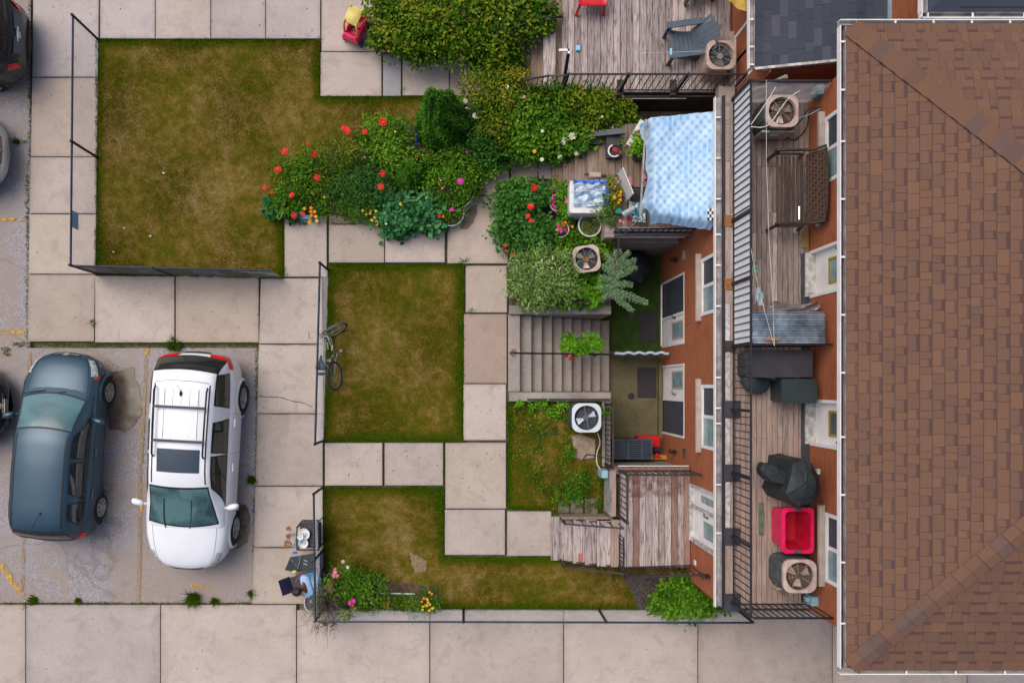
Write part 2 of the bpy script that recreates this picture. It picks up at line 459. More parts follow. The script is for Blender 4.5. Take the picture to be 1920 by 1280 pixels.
M_PINK = simple('crimson_plastic', (0.76, 0.012, 0.11), (0.62, 0.006, 0.07), 0.35, scale=6)
M_PINKD = simple('bin_inside', (0.50, 0.008, 0.035), (0.40, 0.004, 0.022), 0.4, scale=7)
M_YELP = simple('yellow_plastic', (0.66, 0.53, 0.17), (0.55, 0.43, 0.10), 0.4, scale=6)
M_BLUEP = simple('light_blue_plastic', (0.30, 0.60, 0.85), (0.22, 0.48, 0.72), 0.5, scale=5)
M_BLUEBOX = simple('pale_blue_box', (0.25, 0.44, 0.50), (0.20, 0.36, 0.42), 0.5, scale=8)
M_TARPB = simple('bright_blue_tarp', (0.03, 0.14, 0.62), (0.02, 0.09, 0.45), 0.5, scale=6)
M_DKPL = simple('dark_plastic', (0.045, 0.045, 0.058), (0.032, 0.032, 0.042), 0.5, scale=4)
M_DKGRN = simple('dark_teal_plastic', (0.030, 0.045, 0.052), (0.022, 0.034, 0.04), 0.42, scale=3)
M_CHAIRG = simple('slate_plastic', (0.085, 0.11, 0.145), (0.06, 0.08, 0.108), 0.5, scale=4)
M_COVER = simple('black_cover', (0.022, 0.030, 0.034), (0.012, 0.017, 0.02), 0.6, scale=5, bump=0.5, bscale=7)
M_GRATE = simple('slate_grate', (0.065, 0.095, 0.13), (0.045, 0.065, 0.09), 0.45, scale=5)
M_MAT = simple('door_mat', (0.045, 0.04, 0.045), (0.025, 0.022, 0.025), 0.95, scale=60)
M_BARK = simple('bark', (0.16, 0.10, 0.06), (0.08, 0.05, 0.03), 0.9, scale=20)
M_STEM = simple('green_stem', (0.05, 0.12, 0.02), (0.03, 0.07, 0.012), 0.7, scale=20)
M_TWIG = simple('dry_twig', (0.24, 0.17, 0.15), (0.13, 0.09, 0.08), 0.9, scale=20)
M_STONE = simple('stone', (0.36, 0.27, 0.20), (0.24, 0.18, 0.13), 0.9, scale=12, bump=0.5)
M_ROPE = simple('white_rope', (0.66, 0.64, 0.60), (0.5, 0.48, 0.45), 0.8)
M_PEG = simple('green_peg', (0.0, 0.42, 0.25), (0.0, 0.35, 0.2), 0.5)
M_BRZ = simple('bronze_paint', (0.045, 0.028, 0.022), (0.028, 0.018, 0.014), 0.5, scale=8)
M_SEATSL = simple('bench_slat_brown', (0.07, 0.045, 0.036), (0.04, 0.026, 0.022), 0.6, scale=8, rand=0.2)
# ---------------------------------------------------------------- ground sheets
PX0, PX1, PY0, PY1 = 3.46, 5.30, -1.86, 3.38        # the sunken entrance
SX0, SX1, SY0, SY1 = 1.34, 3.46, -0.125, 1.69       # its stairs
def sheet(name, x0, x1, y0, y1, z, mat, kind='structure', holes=()):
    xs = sorted({x0, x1} | {v for h in holes for v in h[:2] if x0 < v < x1})
    ys = sorted({y0, y1} | {v for h in holes for v in h[2:] if y0 < v < y1})
    m = MB()
    for i in range(len(xs)-1):
        for j in range(len(ys)-1):
            mx, my = (xs[i]+xs[i+1])/2, (ys[j]+ys[j+1])/2
            if any(h[0] < mx < h[1] and h[2] < my < h[3] for h in holes): continue
            m.add([(xs[i],ys[j],z),(xs[i+1],ys[j],z),(xs[i+1],ys[j+1],z),(xs[i],ys[j+1],z)], [(0,1,2,3)])
    return m.obj(name, mat, kind=kind)
HOLES = [(PX0, PX1, PY0, PY1), (SX0, SX1, SY0, SY1)]
sheet('ground', -120, 120, -120, 120, -0.12, M_GROUND, holes=HOLES)
# parking asphalt, a finely divided slightly uneven sheet
def asphalt_sheet():
    nx, ny = 60, 110
    X = np.linspace(-26, wx(487), nx)[:, None] * np.ones((1, ny)); Y = np.linspace(wy(1131), 26, ny)[None, :] * np.ones((nx, 1))
    keep = np.ones((nx-1, ny-1), bool)
    Z = -0.055 + 0.006*np.sin(X*1.7+Y*0.9) + 0.005*np.sin(Y*2.3-X)
    V = np.stack([X, Y, Z], -1)
    m = MB()
    # left part (upwards, beside the walkway) and right part below it
    F = []
    for i in range(nx-1):
        for j in range(ny-1):
            cx, cy = (X[i, j]+X[i+1, j])/2, (Y[i, j]+Y[i, j+1])/2
            if cy > wy(644) and cx > wx(47): continue
            F.append((i*ny+j, (i+1)*ny+j, (i+1)*ny+j+1, i*ny+j+1))
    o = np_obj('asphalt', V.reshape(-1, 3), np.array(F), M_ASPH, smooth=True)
    o['kind'] = 'structure'
asphalt_sheet()
def patch_poly(name, pts, z, mat, kind='structure', jit=0.0, **kw):
    m = MB(); P = [W(px, py, 0) for px, py in pts]
    c = sum(P, Vector()) / len(P)
    m.add([(c.x, c.y, z)] + [(p.x, p.y, z) for p in P], [(0, i+1, (i+1) % len(P) + 1) for i in range(len(P))])
    o = m.obj(name, mat, kind=kind, **kw); return o
k = N('wet_asphalt'); c_ = k.ramp(k.noise(2.5, 5, 0.65, dist=0.5), [(0.4, (0.082, 0.062, 0.035)), (0.6, (0.16, 0.125, 0.095))])
k.bump(k.noise(60, 3, 0.7), 0.15, 0.004); M_WET = k.done(c_, 0.22, 0, 0.5)
def wobble(pts, n=4, a=2.0, seed=1):
    r = random.Random(seed); out = []
    for i in range(len(pts)):
        p, q = pts[i], pts[(i+1) % len(pts)]
        for t in range(n):
            f = t / n
            out.append((p[0]+(q[0]-p[0])*f + r.uniform(-a, a), p[1]+(q[1]-p[1])*f + r.uniform(-a, a)))
    return out
patch_poly('puddle', wobble([(206,698),(228,694),(238,688),(249,688),(251,708),(258,722),(265,752),(262,775),(250,795),(240,804),(233,809),(216,806),(203,804),(200,760)], 4, 1.4, 3), -0.038, M_WET)
patch_poly('puddle', wobble([(440,944),(456,945),(466,955),(468,975),(466,1000),(462,1018),(448,1028),(436,1030),(428,1010)], 4, 1.4, 5), -0.038, M_WET)
patch_poly('puddle', wobble([(448,720),(463,722),(468,740),(462,768),(455,778),(446,770)], 4, 1.4, 6), -0.038, M_WET)
# parking lines
def line_px(name, a, b, w, z, mat):
    p, q = W(*a), W(*b); d = (q-p).normalized(); s = Vector((-d.y, d.x, 0))*w/2
    m = MB(); m.add([(v.x, v.y, z) for v in (p-s, q-s, q+s, p+s)], [(0,1,2,3)]); return m.obj(name, mat, kind='structure')
line_px('parking_line', (274,652), (260,905), 0.09, -0.034, M_YELF)
line_px('parking_line', (262,905), (258,1128), 0.10, -0.034, M_YELF)
line_px('parking_line', (264,940), (262,968), 0.08, -0.030, M_YEL)
line_px('parking_line', (43,1000), (38,1112), 0.09, -0.034, M_YELF)
line_px('parking_line', (1,1058), (40,1118), 0.15, -0.030, M_YEL)
line_px('parking_line', (-40,410), (46,411), 0.08, -0.032, M_YEL)
line_px('parking_line', (-40,621), (44,623), 0.08, -0.032, M_YEL)
line_px('parking_line', (357,1098), (396,1102), 0.10, -0.030, M_YEL)
line_px('parking_line', (275,652), (274,668), 0.09, -0.026, M_YEL)
line_px('parking_line', (54,660), (52,700), 0.09, -0.032, M_YELF)

# ---------------------------------------------------------------- concrete slabs
def slab_mb(c, z=0.0, t=0.11, gap=0.009, cham=0.008):
    """c: four pixel corners clockwise from top left"""
    P = [W(px, py, 0) for px, py in c]; ce = sum(P, Vector())/4
    def ins(p, d):
        v = p - ce; return Vector((p.x - math.copysign(d, v.x), p.y - math.copysign(d, v.y), 0))
    r0 = [ins(p, gap) for p in P]; r1 = [ins(p, gap + cham) for p in P]
    m = MB()
    m.loft([[(p.x, p.y, z-t) for p in r0], [(p.x, p.y, z-cham) for p in r0], [(p.x, p.y, z) for p in r1]])
    m.f = [list(reversed(f)) for f in m.f]
    return m
pave = thing('pavement', None, None, kind='structure')
pave2 = thing('pavement', None, None, kind='structure')
gpath = thing('garden_path', None, None, kind='structure')
def R(x0, y0, x1, y1): return [(x0,y0),(x1,y0),(x1,y1),(x0,y1)]
def slab(par, c, mat=None, gap=0.009, z=0.0):
    if len(c) == 4 and not isinstance(c[0], tuple): c = R(*c)
    return slab_mb(c, z + rnd.uniform(-0.006, 0.003), gap=gap).obj('concrete_slab', mat or rs_.choice((M_SLAB, M_SLAB, M_SLABC) if c[0][1] > 1100 or c[0][0] < 620 and c[0][1] < 100 else (M_SLAB, M_SLABW, M_SLAB)), par)
G = 0.017
rs_ = random.Random(21)
# left walkway (slightly splayed edges)
def L(y): return 61.5 - 11.0*min(1.0, max(0, y)/640) 
def Rr(y): return 186.5 - 9.5*min(1.0, max(0, y)/640)
for a, b in ((-330,-160),(-160,-20),(-20,145),(145,294),(294,401),(401,514),(514,641)):
    slab(pave, [(L(a),a),(Rr(a),a),(Rr(b),b),(L(b),b)], gap=0.008 if a in (145, 401) else 0.012)
for a, b in ((177,328),(328,486)): slab(pave, (a,516,b,643), gap=0.014)
for a, b in ((187,291),(291,395),(395,498),(498,601)): slab(pave, (a,-90,b,73), gap=0.008)
slab(pave, (602,-90,716,97)); slab(pave, (600,97,716,181)); slab(pave, (717,100,753,181), M_SLABG, gap=0.012)
for a, b in ((754,843),(843,900),(900,952)): slab(pave, (a,105,b,180))
slab(pave, (602,-330,716,-90)); slab(pave, (187,-330,395,-90)); slab(pave, (395,-330,601,-90))
# middle walkway
for a, b, g in ((521,645,0.012),(645,775,0.006),(775,911,0.012),(911,1026,0.012),(1026,1132,0.006)):
    l0, l1 = 488-(a-520)*0.026, 488-(b-520)*0.026
    slab(pave, [(l0,a),(604+(a>600)*2,a),(606,b),(l1,b)], gap=g)
slab(pave, (532,403,614,520), gap=G); slab(pave, (616,393,721,493), gap=0.008); slab(pave, (721,393,835,493), gap=0.012)
slab(gpath, (838,366,954,495), gap=0.014); slab(gpath, (868,306,955,366), gap=0.008); slab(gpath, (957,298,1009,340), gap=0.012); slab(gpath, (1009,292,1035,336), gap=0.008)
slab(gpath, (872,497,952,587), gap=0.014); slab(gpath, (869,588,951,719), M_SLABB); slab(gpath, (868,719,950,826), gap=0.012)
slab(gpath, (608,829,718,911), gap=0.014); slab(gpath, (720,829,832,911), gap=0.014)
slab(gpath, (834,829,950,954), gap=0.014); slab(gpath, (833,954,948,1041), gap=0.014); slab(gpath, (950,957,1035,1043), gap=0.014)
# sidewalk along the bottom
for a, b in ((-700,-455),(-455,-204),(-204,48),(48,301),(301,556),(556,806),(806,1057),(1057,1309),(1309,1561),(1561,1814),(1814,2066),(2066,2320)):
    for c, d in ((1143 if a > 500 else 1133, 1345),(1345,1560)):
        slab(pave2, (a,c,b,d), gap=0.010)
# fine cracks and stains on the slabs
def crack(pts, w=0.008, z=0.0045, seed=0):
    r = random.Random(seed); P = []
    for i in range(len(pts)-1):
        for t in range(5):
            f = t/5; P.append(W(pts[i][0]+(pts[i+1][0]-pts[i][0])*f + r.uniform(-1, 1), pts[i][1]+(pts[i+1][1]-pts[i][1])*f + r.uniform(-1, 1)))
    P.append(W(*pts[-1])); m = MB(); vs = []
    for p in P: ww = w*r.uniform(0.4, 1.1)/2; vs += [(p.x, p.y-ww, z), (p.x, p.y+ww, z)]
    m.add(vs, [(2*i, 2*i+2, 2*i+3, 2*i+1) for i in range(len(P)-1)])
    return m.obj('slab_crack', M_SOILK, pave, kind=None)
M_SOILK = simple('crack_dirt', (0.05, 0.04, 0.03), (0.03, 0.025, 0.02), 0.95)
crack([(486,742),(500,744),(520,744),(545,750),(570,756),(586,762)], 0.017, seed=3)
for pts in ([(75,145.5),(180,146)], [(70,401),(178,402)], [(70,514),(172,515)], [(490,645.5),(600,646)], [(496,775),(590,776)], [(492,1026),(540,1027)]):
    crack([(p[0], p[1]) for p in pts], 0.010, seed=int(pts[0][0]))
for c, r_ in (((539,1019),9),((541,991),6),((540,1005),6)):
    patch_poly('rust_stain', [(c[0]+r_*math.cos(t*PI/6)*rnd.uniform(.7,1.1), c[1]+r_*math.sin(t*PI/6)*rnd.uniform(.7,1.1)) for t in range(12)], 0.006, M_RUST)

rg = random.Random(77); m = MB()
for _ in range(900):
    px, py = rg.choice(((rg.uniform(0, 1560), rg.uniform(1145, 1275)), (rg.uniform(60, 600), rg.uniform(-10, 70)), (rg.uniform(60, 175), rg.uniform(0, 640)), (rg.uniform(180, 600), rg.uniform(525, 640)), (rg.uniform(480, 600), rg.uniform(520, 1130)), (rg.uniform(610, 950), rg.uniform(830, 905)), (rg.uniform(840, 950), rg.uniform(300, 1040)), (rg.uniform(540, 840), rg.uniform(410, 490)), (rg.uniform(5, 470), rg.uniform(655, 1125))))
    p = W(px, py); s_ = rg.uniform(.004, .012)*rg.choice((1, 1, 1, 1.8)); a = rg.uniform(0, 6); z0 = 0.002 if not (px < 480 and py > 650 and py < 1130) else -0.045
    m.add([(p.x+s_*math.cos(a), p.y+s_*math.sin(a), z0), (p.x+s_*math.cos(a+2), p.y+s_*math.sin(a+2), z0), (p.x+s_*math.cos(a+4.2), p.y+s_*math.sin(a+4.2), z0), (p.x, p.y, z0+s_*.8)], [(0,1,3),(1,2,3),(2,0,3)])
m.obj('grit', simple('grit', (.16,.12,.09), (.06,.05,.045), .9, scale=30), kind='stuff')
# ---------------------------------------------------------------- lawns
def inside(P, poly):
    x, y = P[:, 0], P[:, 1]; c = np.zeros(len(P), bool); n = len(poly)
    for i in range(n):
        x0, y0 = poly[i]; x1, y1 = poly[(i+1) % n]
        c ^= ((y0 > y) != (y1 > y)) & (x < (x1-x0)*(y-y0)/((y1-y0) if y1 != y0 else 1e-9)+x0)
    return c
def edist(P, poly):
    d = np.full(len(P), 1e9)
    for i in range(len(poly)):
        a = np.array(poly[i], float); b = np.array(poly[(i+1) % len(poly)], float); ab = b-a
        t = np.clip(((P-a)@ab)/(ab@ab), 0, 1); d = np.minimum(d, np.linalg.norm(P-(a+t[:, None]*ab), axis=1))
    return d
BV, BL, BT = [], [], []
def blades(P, z, hmin, hmax, lush, w=0.008):
    n = len(P); a = nr.uniform(0, 2*PI, n); h = nr.uniform(hmin, hmax, n); ln = nr.uniform(0.3, 1.3, n)*h; b = a+nr.uniform(1.0, 2.1, n)
    ww = w*nr.uniform(0.6, 1.4, n)
    v0 = np.stack([P[:,0]-ww*np.cos(b), P[:,1]-ww*np.sin(b), np.full(n, z)], 1); v1 = np.stack([P[:,0]+ww*np.cos(b), P[:,1]+ww*np.sin(b), np.full(n, z)], 1)
    v2 = np.stack([P[:,0]+ln*np.cos(a), P[:,1]+ln*np.sin(a), z+h], 1)
    BV.append(np.stack([v0, v1, v2], 1).reshape(-1, 3)); BL.append(np.repeat(lush, 3)); BT.append(np.repeat(nr.uniform(0, 1, n), 3))
def lawn(name, poly_px, z=-0.015, dens=2600, lushw=0.22, base=0.0):
    poly = [tuple(W(px, py)[:2]) for px, py in poly_px]
    xs = [p[0] for p in poly]; ys = [p[1] for p in poly]; st = 0.14
    gx = np.arange(min(xs), max(xs)+st, st); gy = np.arange(min(ys), max(ys)+st, st)
    m = MB()
    c = Vector((sum(xs)/len(xs), sum(ys)/len(ys), 0))
    # triangulated sheet: outline polygon tessellated over a point grid
    import mathutils.geometry as mg
    pts = [Vector(p) for p in poly]
    ed = [(i, (i+1) % len(pts)) for i in range(len(pts))]
    GX, GY = np.meshgrid(gx, gy); Q = np.stack([GX.ravel(), GY.ravel()], 1)
    Q = Q + nr.uniform(-0.02, 0.02, Q.shape)
    ins = inside(Q, poly); ds = edist(Q, poly); Q = Q[ins & (ds > 0.05)]
    allp = pts + [Vector(q) for q in Q]
    vo, eo, fo, *_ = mg.delaunay_2d_cdt(allp, ed, [], 1, 1e-5)
    VP = np.array([[v[0], v[1]] for v in vo]); D = edist(VP, poly)
    V = np.column_stack([VP, z + np.minimum(D, 0.3)*0.05 + 0.012*np.sin(VP[:,0]*2.1)*np.sin(VP[:,1]*1.7)])
    lush = base + np.clip(1 - D/lushw, 0, 1)
    o = np_obj(name, V, np.array(fo), M_GRASS, smooth=True, attrs={'lush': lush}); o['kind'] = 'structure'
    area = abs(sum(poly[i][0]*poly[(i+1)%len(poly)][1]-poly[(i+1)%len(poly)][0]*poly[i][1] for i in range(len(poly))))/2
    n = int(area*dens*1.3); k_ = int(n*(max(xs)-min(xs))*(max(ys)-min(ys))/area)
    Q = np.stack([nr.uniform(min(xs), max(xs), k_), nr.uniform(min(ys), max(ys), k_)], 1); Q = Q[inside(Q, poly)]
    D = edist(Q, poly); blades(Q, z+0.005, 0.012, 0.04, base + np.clip(1 - D/lushw, 0, 1))
    # fringe creeping over the slab edges, in uneven tufts
    per = []
    for i in range(len(poly)):
        a = np.array(poly[i]); b = np.array(poly[(i+1) % len(poly)]); l = np.linalg.norm(b-a)
        t = nr.uniform(0, 1, int(l*420)); p = a + (b-a)*t[:, None]
        keep = (np.sin(t*l*7+i*3)+np.sin(t*l*17.3+i)+np.sin(t*l*3.1)) > nr.uniform(-1.6, 1.2, len(t)); per.append(p[keep])
    Q = np.concatenate(per); blades(Q + nr.uniform(-0.012, 0.012, Q.shape), z, 0.02, 0.055, np.full(len(Q), base+0.75))
    return o
lawn('lawn', [(181,75),(599,75),(599,182),(872,182),(872,330),(700,420),(530,420),(531,521),(480,520),(179,514)], base=0.0)
lawn('lawn', [(616,496),(869,496),(867,826),(610,826)], base=0.12)
lawn('lawn', [(608,914),(831,914),(831,1044),(1290,1046),(1270,1142),(607,1142)], base=0.02)
lawn('lawn', [(953,755),(1130,755),(1130,900),(1128,962),(1040,962),(1030,955),(953,953)], base=0.24, lushw=0.10)
# weedy strips along the asphalt
def strip(name, x0, y0, x1, y1, z=-0.045, dens=1900, lush=0.8):
    a, b = W(x0, y0), W(x1, y1)
    n = int(abs((a.x-b.x)*(a.y-b.y))*dens)
    Q = np.stack([nr.uniform(min(a.x,b.x), max(a.x,b.x), n), nr.uniform(min(a.y,b.y), max(a.y,b.y), n)], 1)
    s = np.sin(Q[:,0]*3.3+Q[:,1]*5.1)+np.sin(Q[:,1]*2.2)+np.sin(Q[:,0]*9.1+1)
    Q = Q[s > nr.uniform(-2.6, 1.0, len(Q))]
    blades(Q, z, 0.02, 0.07, np.full(len(Q), lush))
for q in ((52,-60,61,300),(47,300,53,640),(20,641,486,650),(478,650,486,930),(473,930,480,1132),(0,650,18,668),(0,1129,472,1134),(20,262,50,268)): strip('s', *q)
for q in ((328,516,331,640),(176,520,179,640),(486,520,489,910),(604,640,608,910),(718,830,721,910),(832,830,835,1040),(948,955,951,1040),(613,404,617,492),(870,585,890,589),(950,828,953,953),(950,495,953,587)): strip('s', *q, z=-0.06, dens=3200)
def tuft(px, py, r=0.16, n=160, h=0.2):
    a = nr.uniform(0, 2*PI, n); q = np.sqrt(nr.uniform(0, 1, n))*r*0.6; c = W(px, py)
    blades(np.stack([c.x+q*np.cos(a), c.y+q*np.sin(a)], 1), -0.05, h*0.3, h, np.full(n, 1.1), 0.010)
for t in ((326,648,.2,260,.22),(362,1122,.22,260,.26),(402,1128,.12,120,.15),(60,1125,.16,160,.12),(48,1136,.08,60,.1),(146,1126,.09,90,.12),(868,492,.12,80,.2),(884,584,.12,120,.1),
          (472,1112,.12,160,.12),(472,900,.14,160,.16),(175,606,.09,120,.12),(326,552,.05,40,.08),(600,75,.06,80,.1),(755,170,.05,60,.1),(615,1140,.1,120,.14),(530,512,.1,80,.14),(30,265,.09,90,.1)): tuft(*t)
V = np.concatenate(BV)
g_ = np_obj('grass', V, np.arange(len(V)).reshape(-1, 3), M_BLADE, attrs={'lush': np.concatenate(BL), 'tint': np.concatenate(BT)})
g_['kind'] = 'stuff'
# bare earth pieces
def soil(name, poly_px, z=-0.02, mat=None):
    m = MB(); P = [W(px, py) for px, py in wobble(poly_px, 6, 1.5, 4)]
    c = sum(P, Vector())/len(P)
    m.add([(c.x, c.y, z+0.03)] + [(p.x, p.y, z) for p in P], [(0, (i+1) % len(P) + 1, i+1) for i in range(len(P))])
    m.f = [list(reversed(f)) for f in m.f]
    return m.obj(name, mat or M_SOIL, kind='structure')
soil('flowerbed_soil', [(545,320),(640,280),(740,245),(850,215),(900,190),(1150,190),(1160,285),(960,300),(905,335),(872,380),(840,400),(620,400),(540,392)], 0.012)
soil('flowerbed_soil', [(955,345),(1034,340),(1125,345),(1140,440),(1140,568),(957,568),(955,470),(935,400)], -0.03)
soil('flowerbed_soil', [(700,-60),(1050,-60),(950,110),(700,96)], 0.02)
soil('flowerbed_soil', [(612,1062),(700,1085),(820,1100),(825,1140),(612,1141)], 0.012)
soil('mulch', [(1160,1074),(1290,1078),(1275,1142),(1195,1142),(1185,1110)], 0.012, M_MULCH)
soil('bare_patch', [(768,1035),(785,1042),(800,1050),(798,1070),(780,1074),(772,1060)], 0.012, simple('dry_earth', (.27,.185,.115), (.17,.12,.06), .95, scale=14, bump=.6))
# flat stones in the garden by the stairs
def blockthing(name, px0, py0, px1, py1, z0, z1, mat, label, cat, group=None, b=0.012):
    a, c = W(px0, py0, z1), W(px1, py1, z1)
    m = MB(); m.bbox(min(a.x,c.x), max(a.x,c.x), min(a.y,c.y), max(a.y,c.y), z0, z1, b)
    return one(name, m, mat, label, cat, group)
rs = random.Random(9)
P = [W(1070,815), W(1090,812), W(1118,822), W(1119,838), W(1117,860), W(1090,864), W(1072,858), W(1074,838)]
m = MB(); m.prism([(p.x, p.y) for p in P], -0.02, 0.06, 0.85)
one('flat_stone', m, M_STONE, 'worn tan stone slab in the grass below the white air conditioner', 'stone')
k = N('mossy_stone'); k.bump(k.noise(40, 4), 0.6, 0.01)
M_MOSS = k.done(k.ramp(k.noise(9, 5), [(0.4, (0.05, 0.06, 0.025)), (0.6, (0.15, 0.13, 0.09))]), 0.95)
for i, (a, b, c, d, lb) in enumerate(((1047,938,1068,962,'dark mossy edging stone nearest the grass, beside the wooden steps'),(1070,936,1094,963,'middle mossy edging stone beside the wooden steps'),(1097,934,1122,964,'mossy edging stone beside the steps, nearest the deck'))):
    blockthing('mossy_stone', a, b, c, d, -0.03, 0.05, M_MOSS, lb, 'stone', 'mossy stones beside the wooden steps')

# ---------------------------------------------------------------- sunken entrance and stairs
PZ = -1.7
m = MB(); m.add([(SX1-0.3,PY0,PZ),(PX1,PY0,PZ),(PX1,PY1,PZ),(SX1-0.3,PY1,PZ)], [(0,1,2,3)])
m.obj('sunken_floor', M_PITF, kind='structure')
m = MB(); m.box(3.5, 5.07, 0.92, 3.36, PZ+0.004, PZ+0.02); one('turf_mat', m, M_TURF, 'green artificial turf carpet covering the upper half of the sunken entrance floor', 'artificial turf')
rw = thing('retaining_wall', 'stained grey concrete retaining wall round the sunken entrance', 'wall', (3.4, 1.9, 0))
def wp(x0, x1, y0, y1, z0, z1, nm='wall_section', mat=None, b=0.012):
    m = MB(); m.bbox(x0, x1, y0, y1, z0, z1, b); return m.obj(nm, mat or M_WALLC, rw)
wp(3.30, 5.08, 3.37, 3.62, PZ, -0.01); wp(3.28, 3.46, 1.90, 3.37, PZ, 0.02); wp(1.08, 3.46, 1.69, 1.90, PZ, 0.10)
wp(1.08, 3.46, -0.34, -0.125, PZ, 0.07); wp(3.26, 3.46, -1.86, -0.34, PZ, 0.03); wp(3.46, 5.08, -2.05, -1.862, PZ, 0.03)
st = thing('stairs', 'grey concrete stairs going down to the sunken entrance, split by a handrail', 'stairs', (2.3, 0.8, PZ))
m = MB(); m.bbox(1.06, 1.34, -0.12, 1.685, -0.3, 0.012, 0.012); m.obj('landing_slab', M_STEP, st)
nst = 9; tr = (3.70-1.34)/nst
for i in range(nst):
    z = -0.17*(i+1)
    m = MB(); m.bbox(1.34+tr*i, 1.34+tr*(i+1)+0.025, -0.12, 1.685, z-0.175, z, 0.014); m.obj('step', M_STEP, st)

# ---------------------------------------------------------------- the house
ZG, ZT, XF, XU = 2.9, 3.0, 5.09, 6.77
house = thing('brick_house', 'red brick townhouse with brown shingled hip roof and a terrace over its lower storey', 'house', (8, 0.6, 0))
def wall_open(name, Xf, y0, y1, z0, z1, ops, rec, mat, par, side=-1):
    """wall plane x = Xf facing -X with openings (ya, yb, za, zb) whose reveals go back by rec"""
    ys = sorted({y0, y1} | {v for o in ops for v in o[:2]}); zs = sorted({z0, z1} | {v for o in ops for v in o[2:4]})
    m = MB()
    for i in range(len(ys)-1):
        for j in range(len(zs)-1):
            my, mz = (ys[i]+ys[i+1])/2, (zs[j]+zs[j+1])/2
            if any(o[0] < my < o[1] and o[2] < mz < o[3] for o in ops): continue
            m.add([(Xf,ys[i],zs[j]),(Xf,ys[i],zs[j+1]),(Xf,ys[i+1],zs[j+1]),(Xf,ys[i+1],zs[j])], [(3,2,1,0)])
    for a, b, c, d in ops:
        m.add([(Xf,a,c),(Xf+rec,a,c),(Xf+rec,b,c),(Xf,b,c),(Xf,a,d),(Xf+rec,a,d),(Xf+rec,b,d),(Xf,b,d)], [(0,1,2,3),(7,6,5,4),(4,5,1,0),(3,2,6,7)])
        m.add([(Xf+rec,a,c),(Xf+rec,b,c),(Xf+rec,b,d),(Xf+rec,a,d)], [(3,2,1,0)])
    return m.obj(name, mat, par)
YS, YN = -4.32, 5.62
# openings
LD1 = (0.99, 2.64, -1.66, 0.34); LD2 = (-1.19, 0.54, -1.66, 0.34); LW1 = (1.50, 2.72, 1.62, 2.78); LW2 = (-1.30, 0.05, 1.62, 2.78); LD3 = (-3.42, -2.14, 0.87, 2.8)
wall_open('lower_wall', XF, YS, YN, PZ, ZG-0.02, [LD1, LD2, LW1, LW2, LD3], 0.09, M_BRICKY, house)
UW1 = (3.77, 5.02, 3.66, 5.1); UD1 = (1.72, 2.64, 3.02, 5.05); UD2 = (-1.14, -0.24, 3.02, 5.05); UW2 = (-3.63, -2.33, 3.66, 5.1)
wall_open('upper_wall', XU, YS-0.03, YN, ZT-0.1, 5.46, [UW1, UD1, UD2, UW2], 0.12, M_BRICKY, house)
m = MB()
for y, s in ((YS-0.03, 1), (YN, -1)):
    for x0, x1, z0, z1 in ((XF, XU, PZ, ZG-0.02), (XU, 16, PZ, 5.46)):
        f = [(x0,y,z0),(x1,y,z0),(x1,y,z1),(x0,y,z1)]; m.add(f, [(0,1,2,3) if s > 0 else (3,2,1,0)])
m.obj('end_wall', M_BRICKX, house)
m = MB(); m.box(XU-0.1, 16, YS+0.02, YN-0.02, ZT-0.14, ZT-0.10); m.box(XF+0.3, XU-0.1, YS+0.02, YN-0.02, ZT-0.14, ZT-0.06); m.obj('terrace_slab', M_DECKSKIRT, house)

def window(par, Xf, a, b, c, d, rec=0.06, sill=True, split='h', name='window'):
    """sliding window: frame, two panes, sill; faces -X"""
    t = 0.075; x0, x1 = Xf-0.012, Xf+rec
    m = MB(); m.box(x0,x1,a+0.004,a+t,c+0.004,d-0.004); m.box(x0,x1,b-t,b-0.004,c+0.004,d-0.004)
    m.box(x0+0.003,x1,a+t,b-t,c+0.004,c+t); m.box(x0+0.003,x1,a+t,b-t,d-t,d-0.004)
    mid = (a+b)/2; m.box(x0+0.012,x1,mid-0.035,mid+0.035,c+t,d-t)
    f = m.obj(name, M_WHITE, par)
    m = MB(); m.box(x0+0.035,x1-0.01,mid+0.036,b-t-0.002,c+t+0.002,d-t-0.002); m.obj('pane', M_SCREEN, f)
    m = MB(); m.box(x0+0.025,x1-0.01,a+t+0.002,mid-0.036,c+t+0.002,d-t-0.002); m.obj('pane', M_CURT, f)
    if sill:
        m = MB(); m.bbox(Xf-0.11, Xf-0.002, a-0.10, b+0.12, c-0.09, c+0.0, 0.008); m.obj('sill', M_SILL, f)
    return f
window(house, XF, *LW1); window(house, XF, *LW2); window(house, XU, *UW1, rec=0.08); window(house, XU, *UW2, rec=0.08)
def ldoor(o, dark_top, y_split):
    """basement door unit: a white door with a glazed light next to a dark screened panel"""
    a, b, c, d = o; x0 = XF-0.01; x1 = XF+0.085; t = 0.05
    m = MB(); m.box(x0,x1,a+0.003,a+t,c,d-0.003); m.box(x0,x1,b-t,b-0.003,c,d-0.003); m.box(x0+0.002,x1,a+t,b-t,d-t,d-0.003); m.box(x0+0.01,x1,y_split-0.03,y_split+0.03,c,d-t)
    m.box(x0-0.03,x0+0.0,a+t,b-t,c,c+0.09)
    f = m.obj('door_frame', M_WHITE, house)
    da, db = (a+t, y_split-0.03) if dark_top else (y_split+0.03, b-t)
    sa, sb = (y_split+0.03, b-t) if dark_top else (a+t, y_split-0.03)
    m = MB(); m.box(x0+0.03,x1-0.01,sa+0.003,sb-0.003,c+0.02,d-t-0.003); m.obj('screen_panel', M_SCREEN, f)
    m = MB(); m.box(x0+0.03,x1-0.01,da+0.003,db-0.003,c+0.02,d-t-0.003); dd = m.obj('door', M_WHITE, f)
    w = (db-da)
    return da, db
da, db = ldoor(LD1, True, 1.72); 
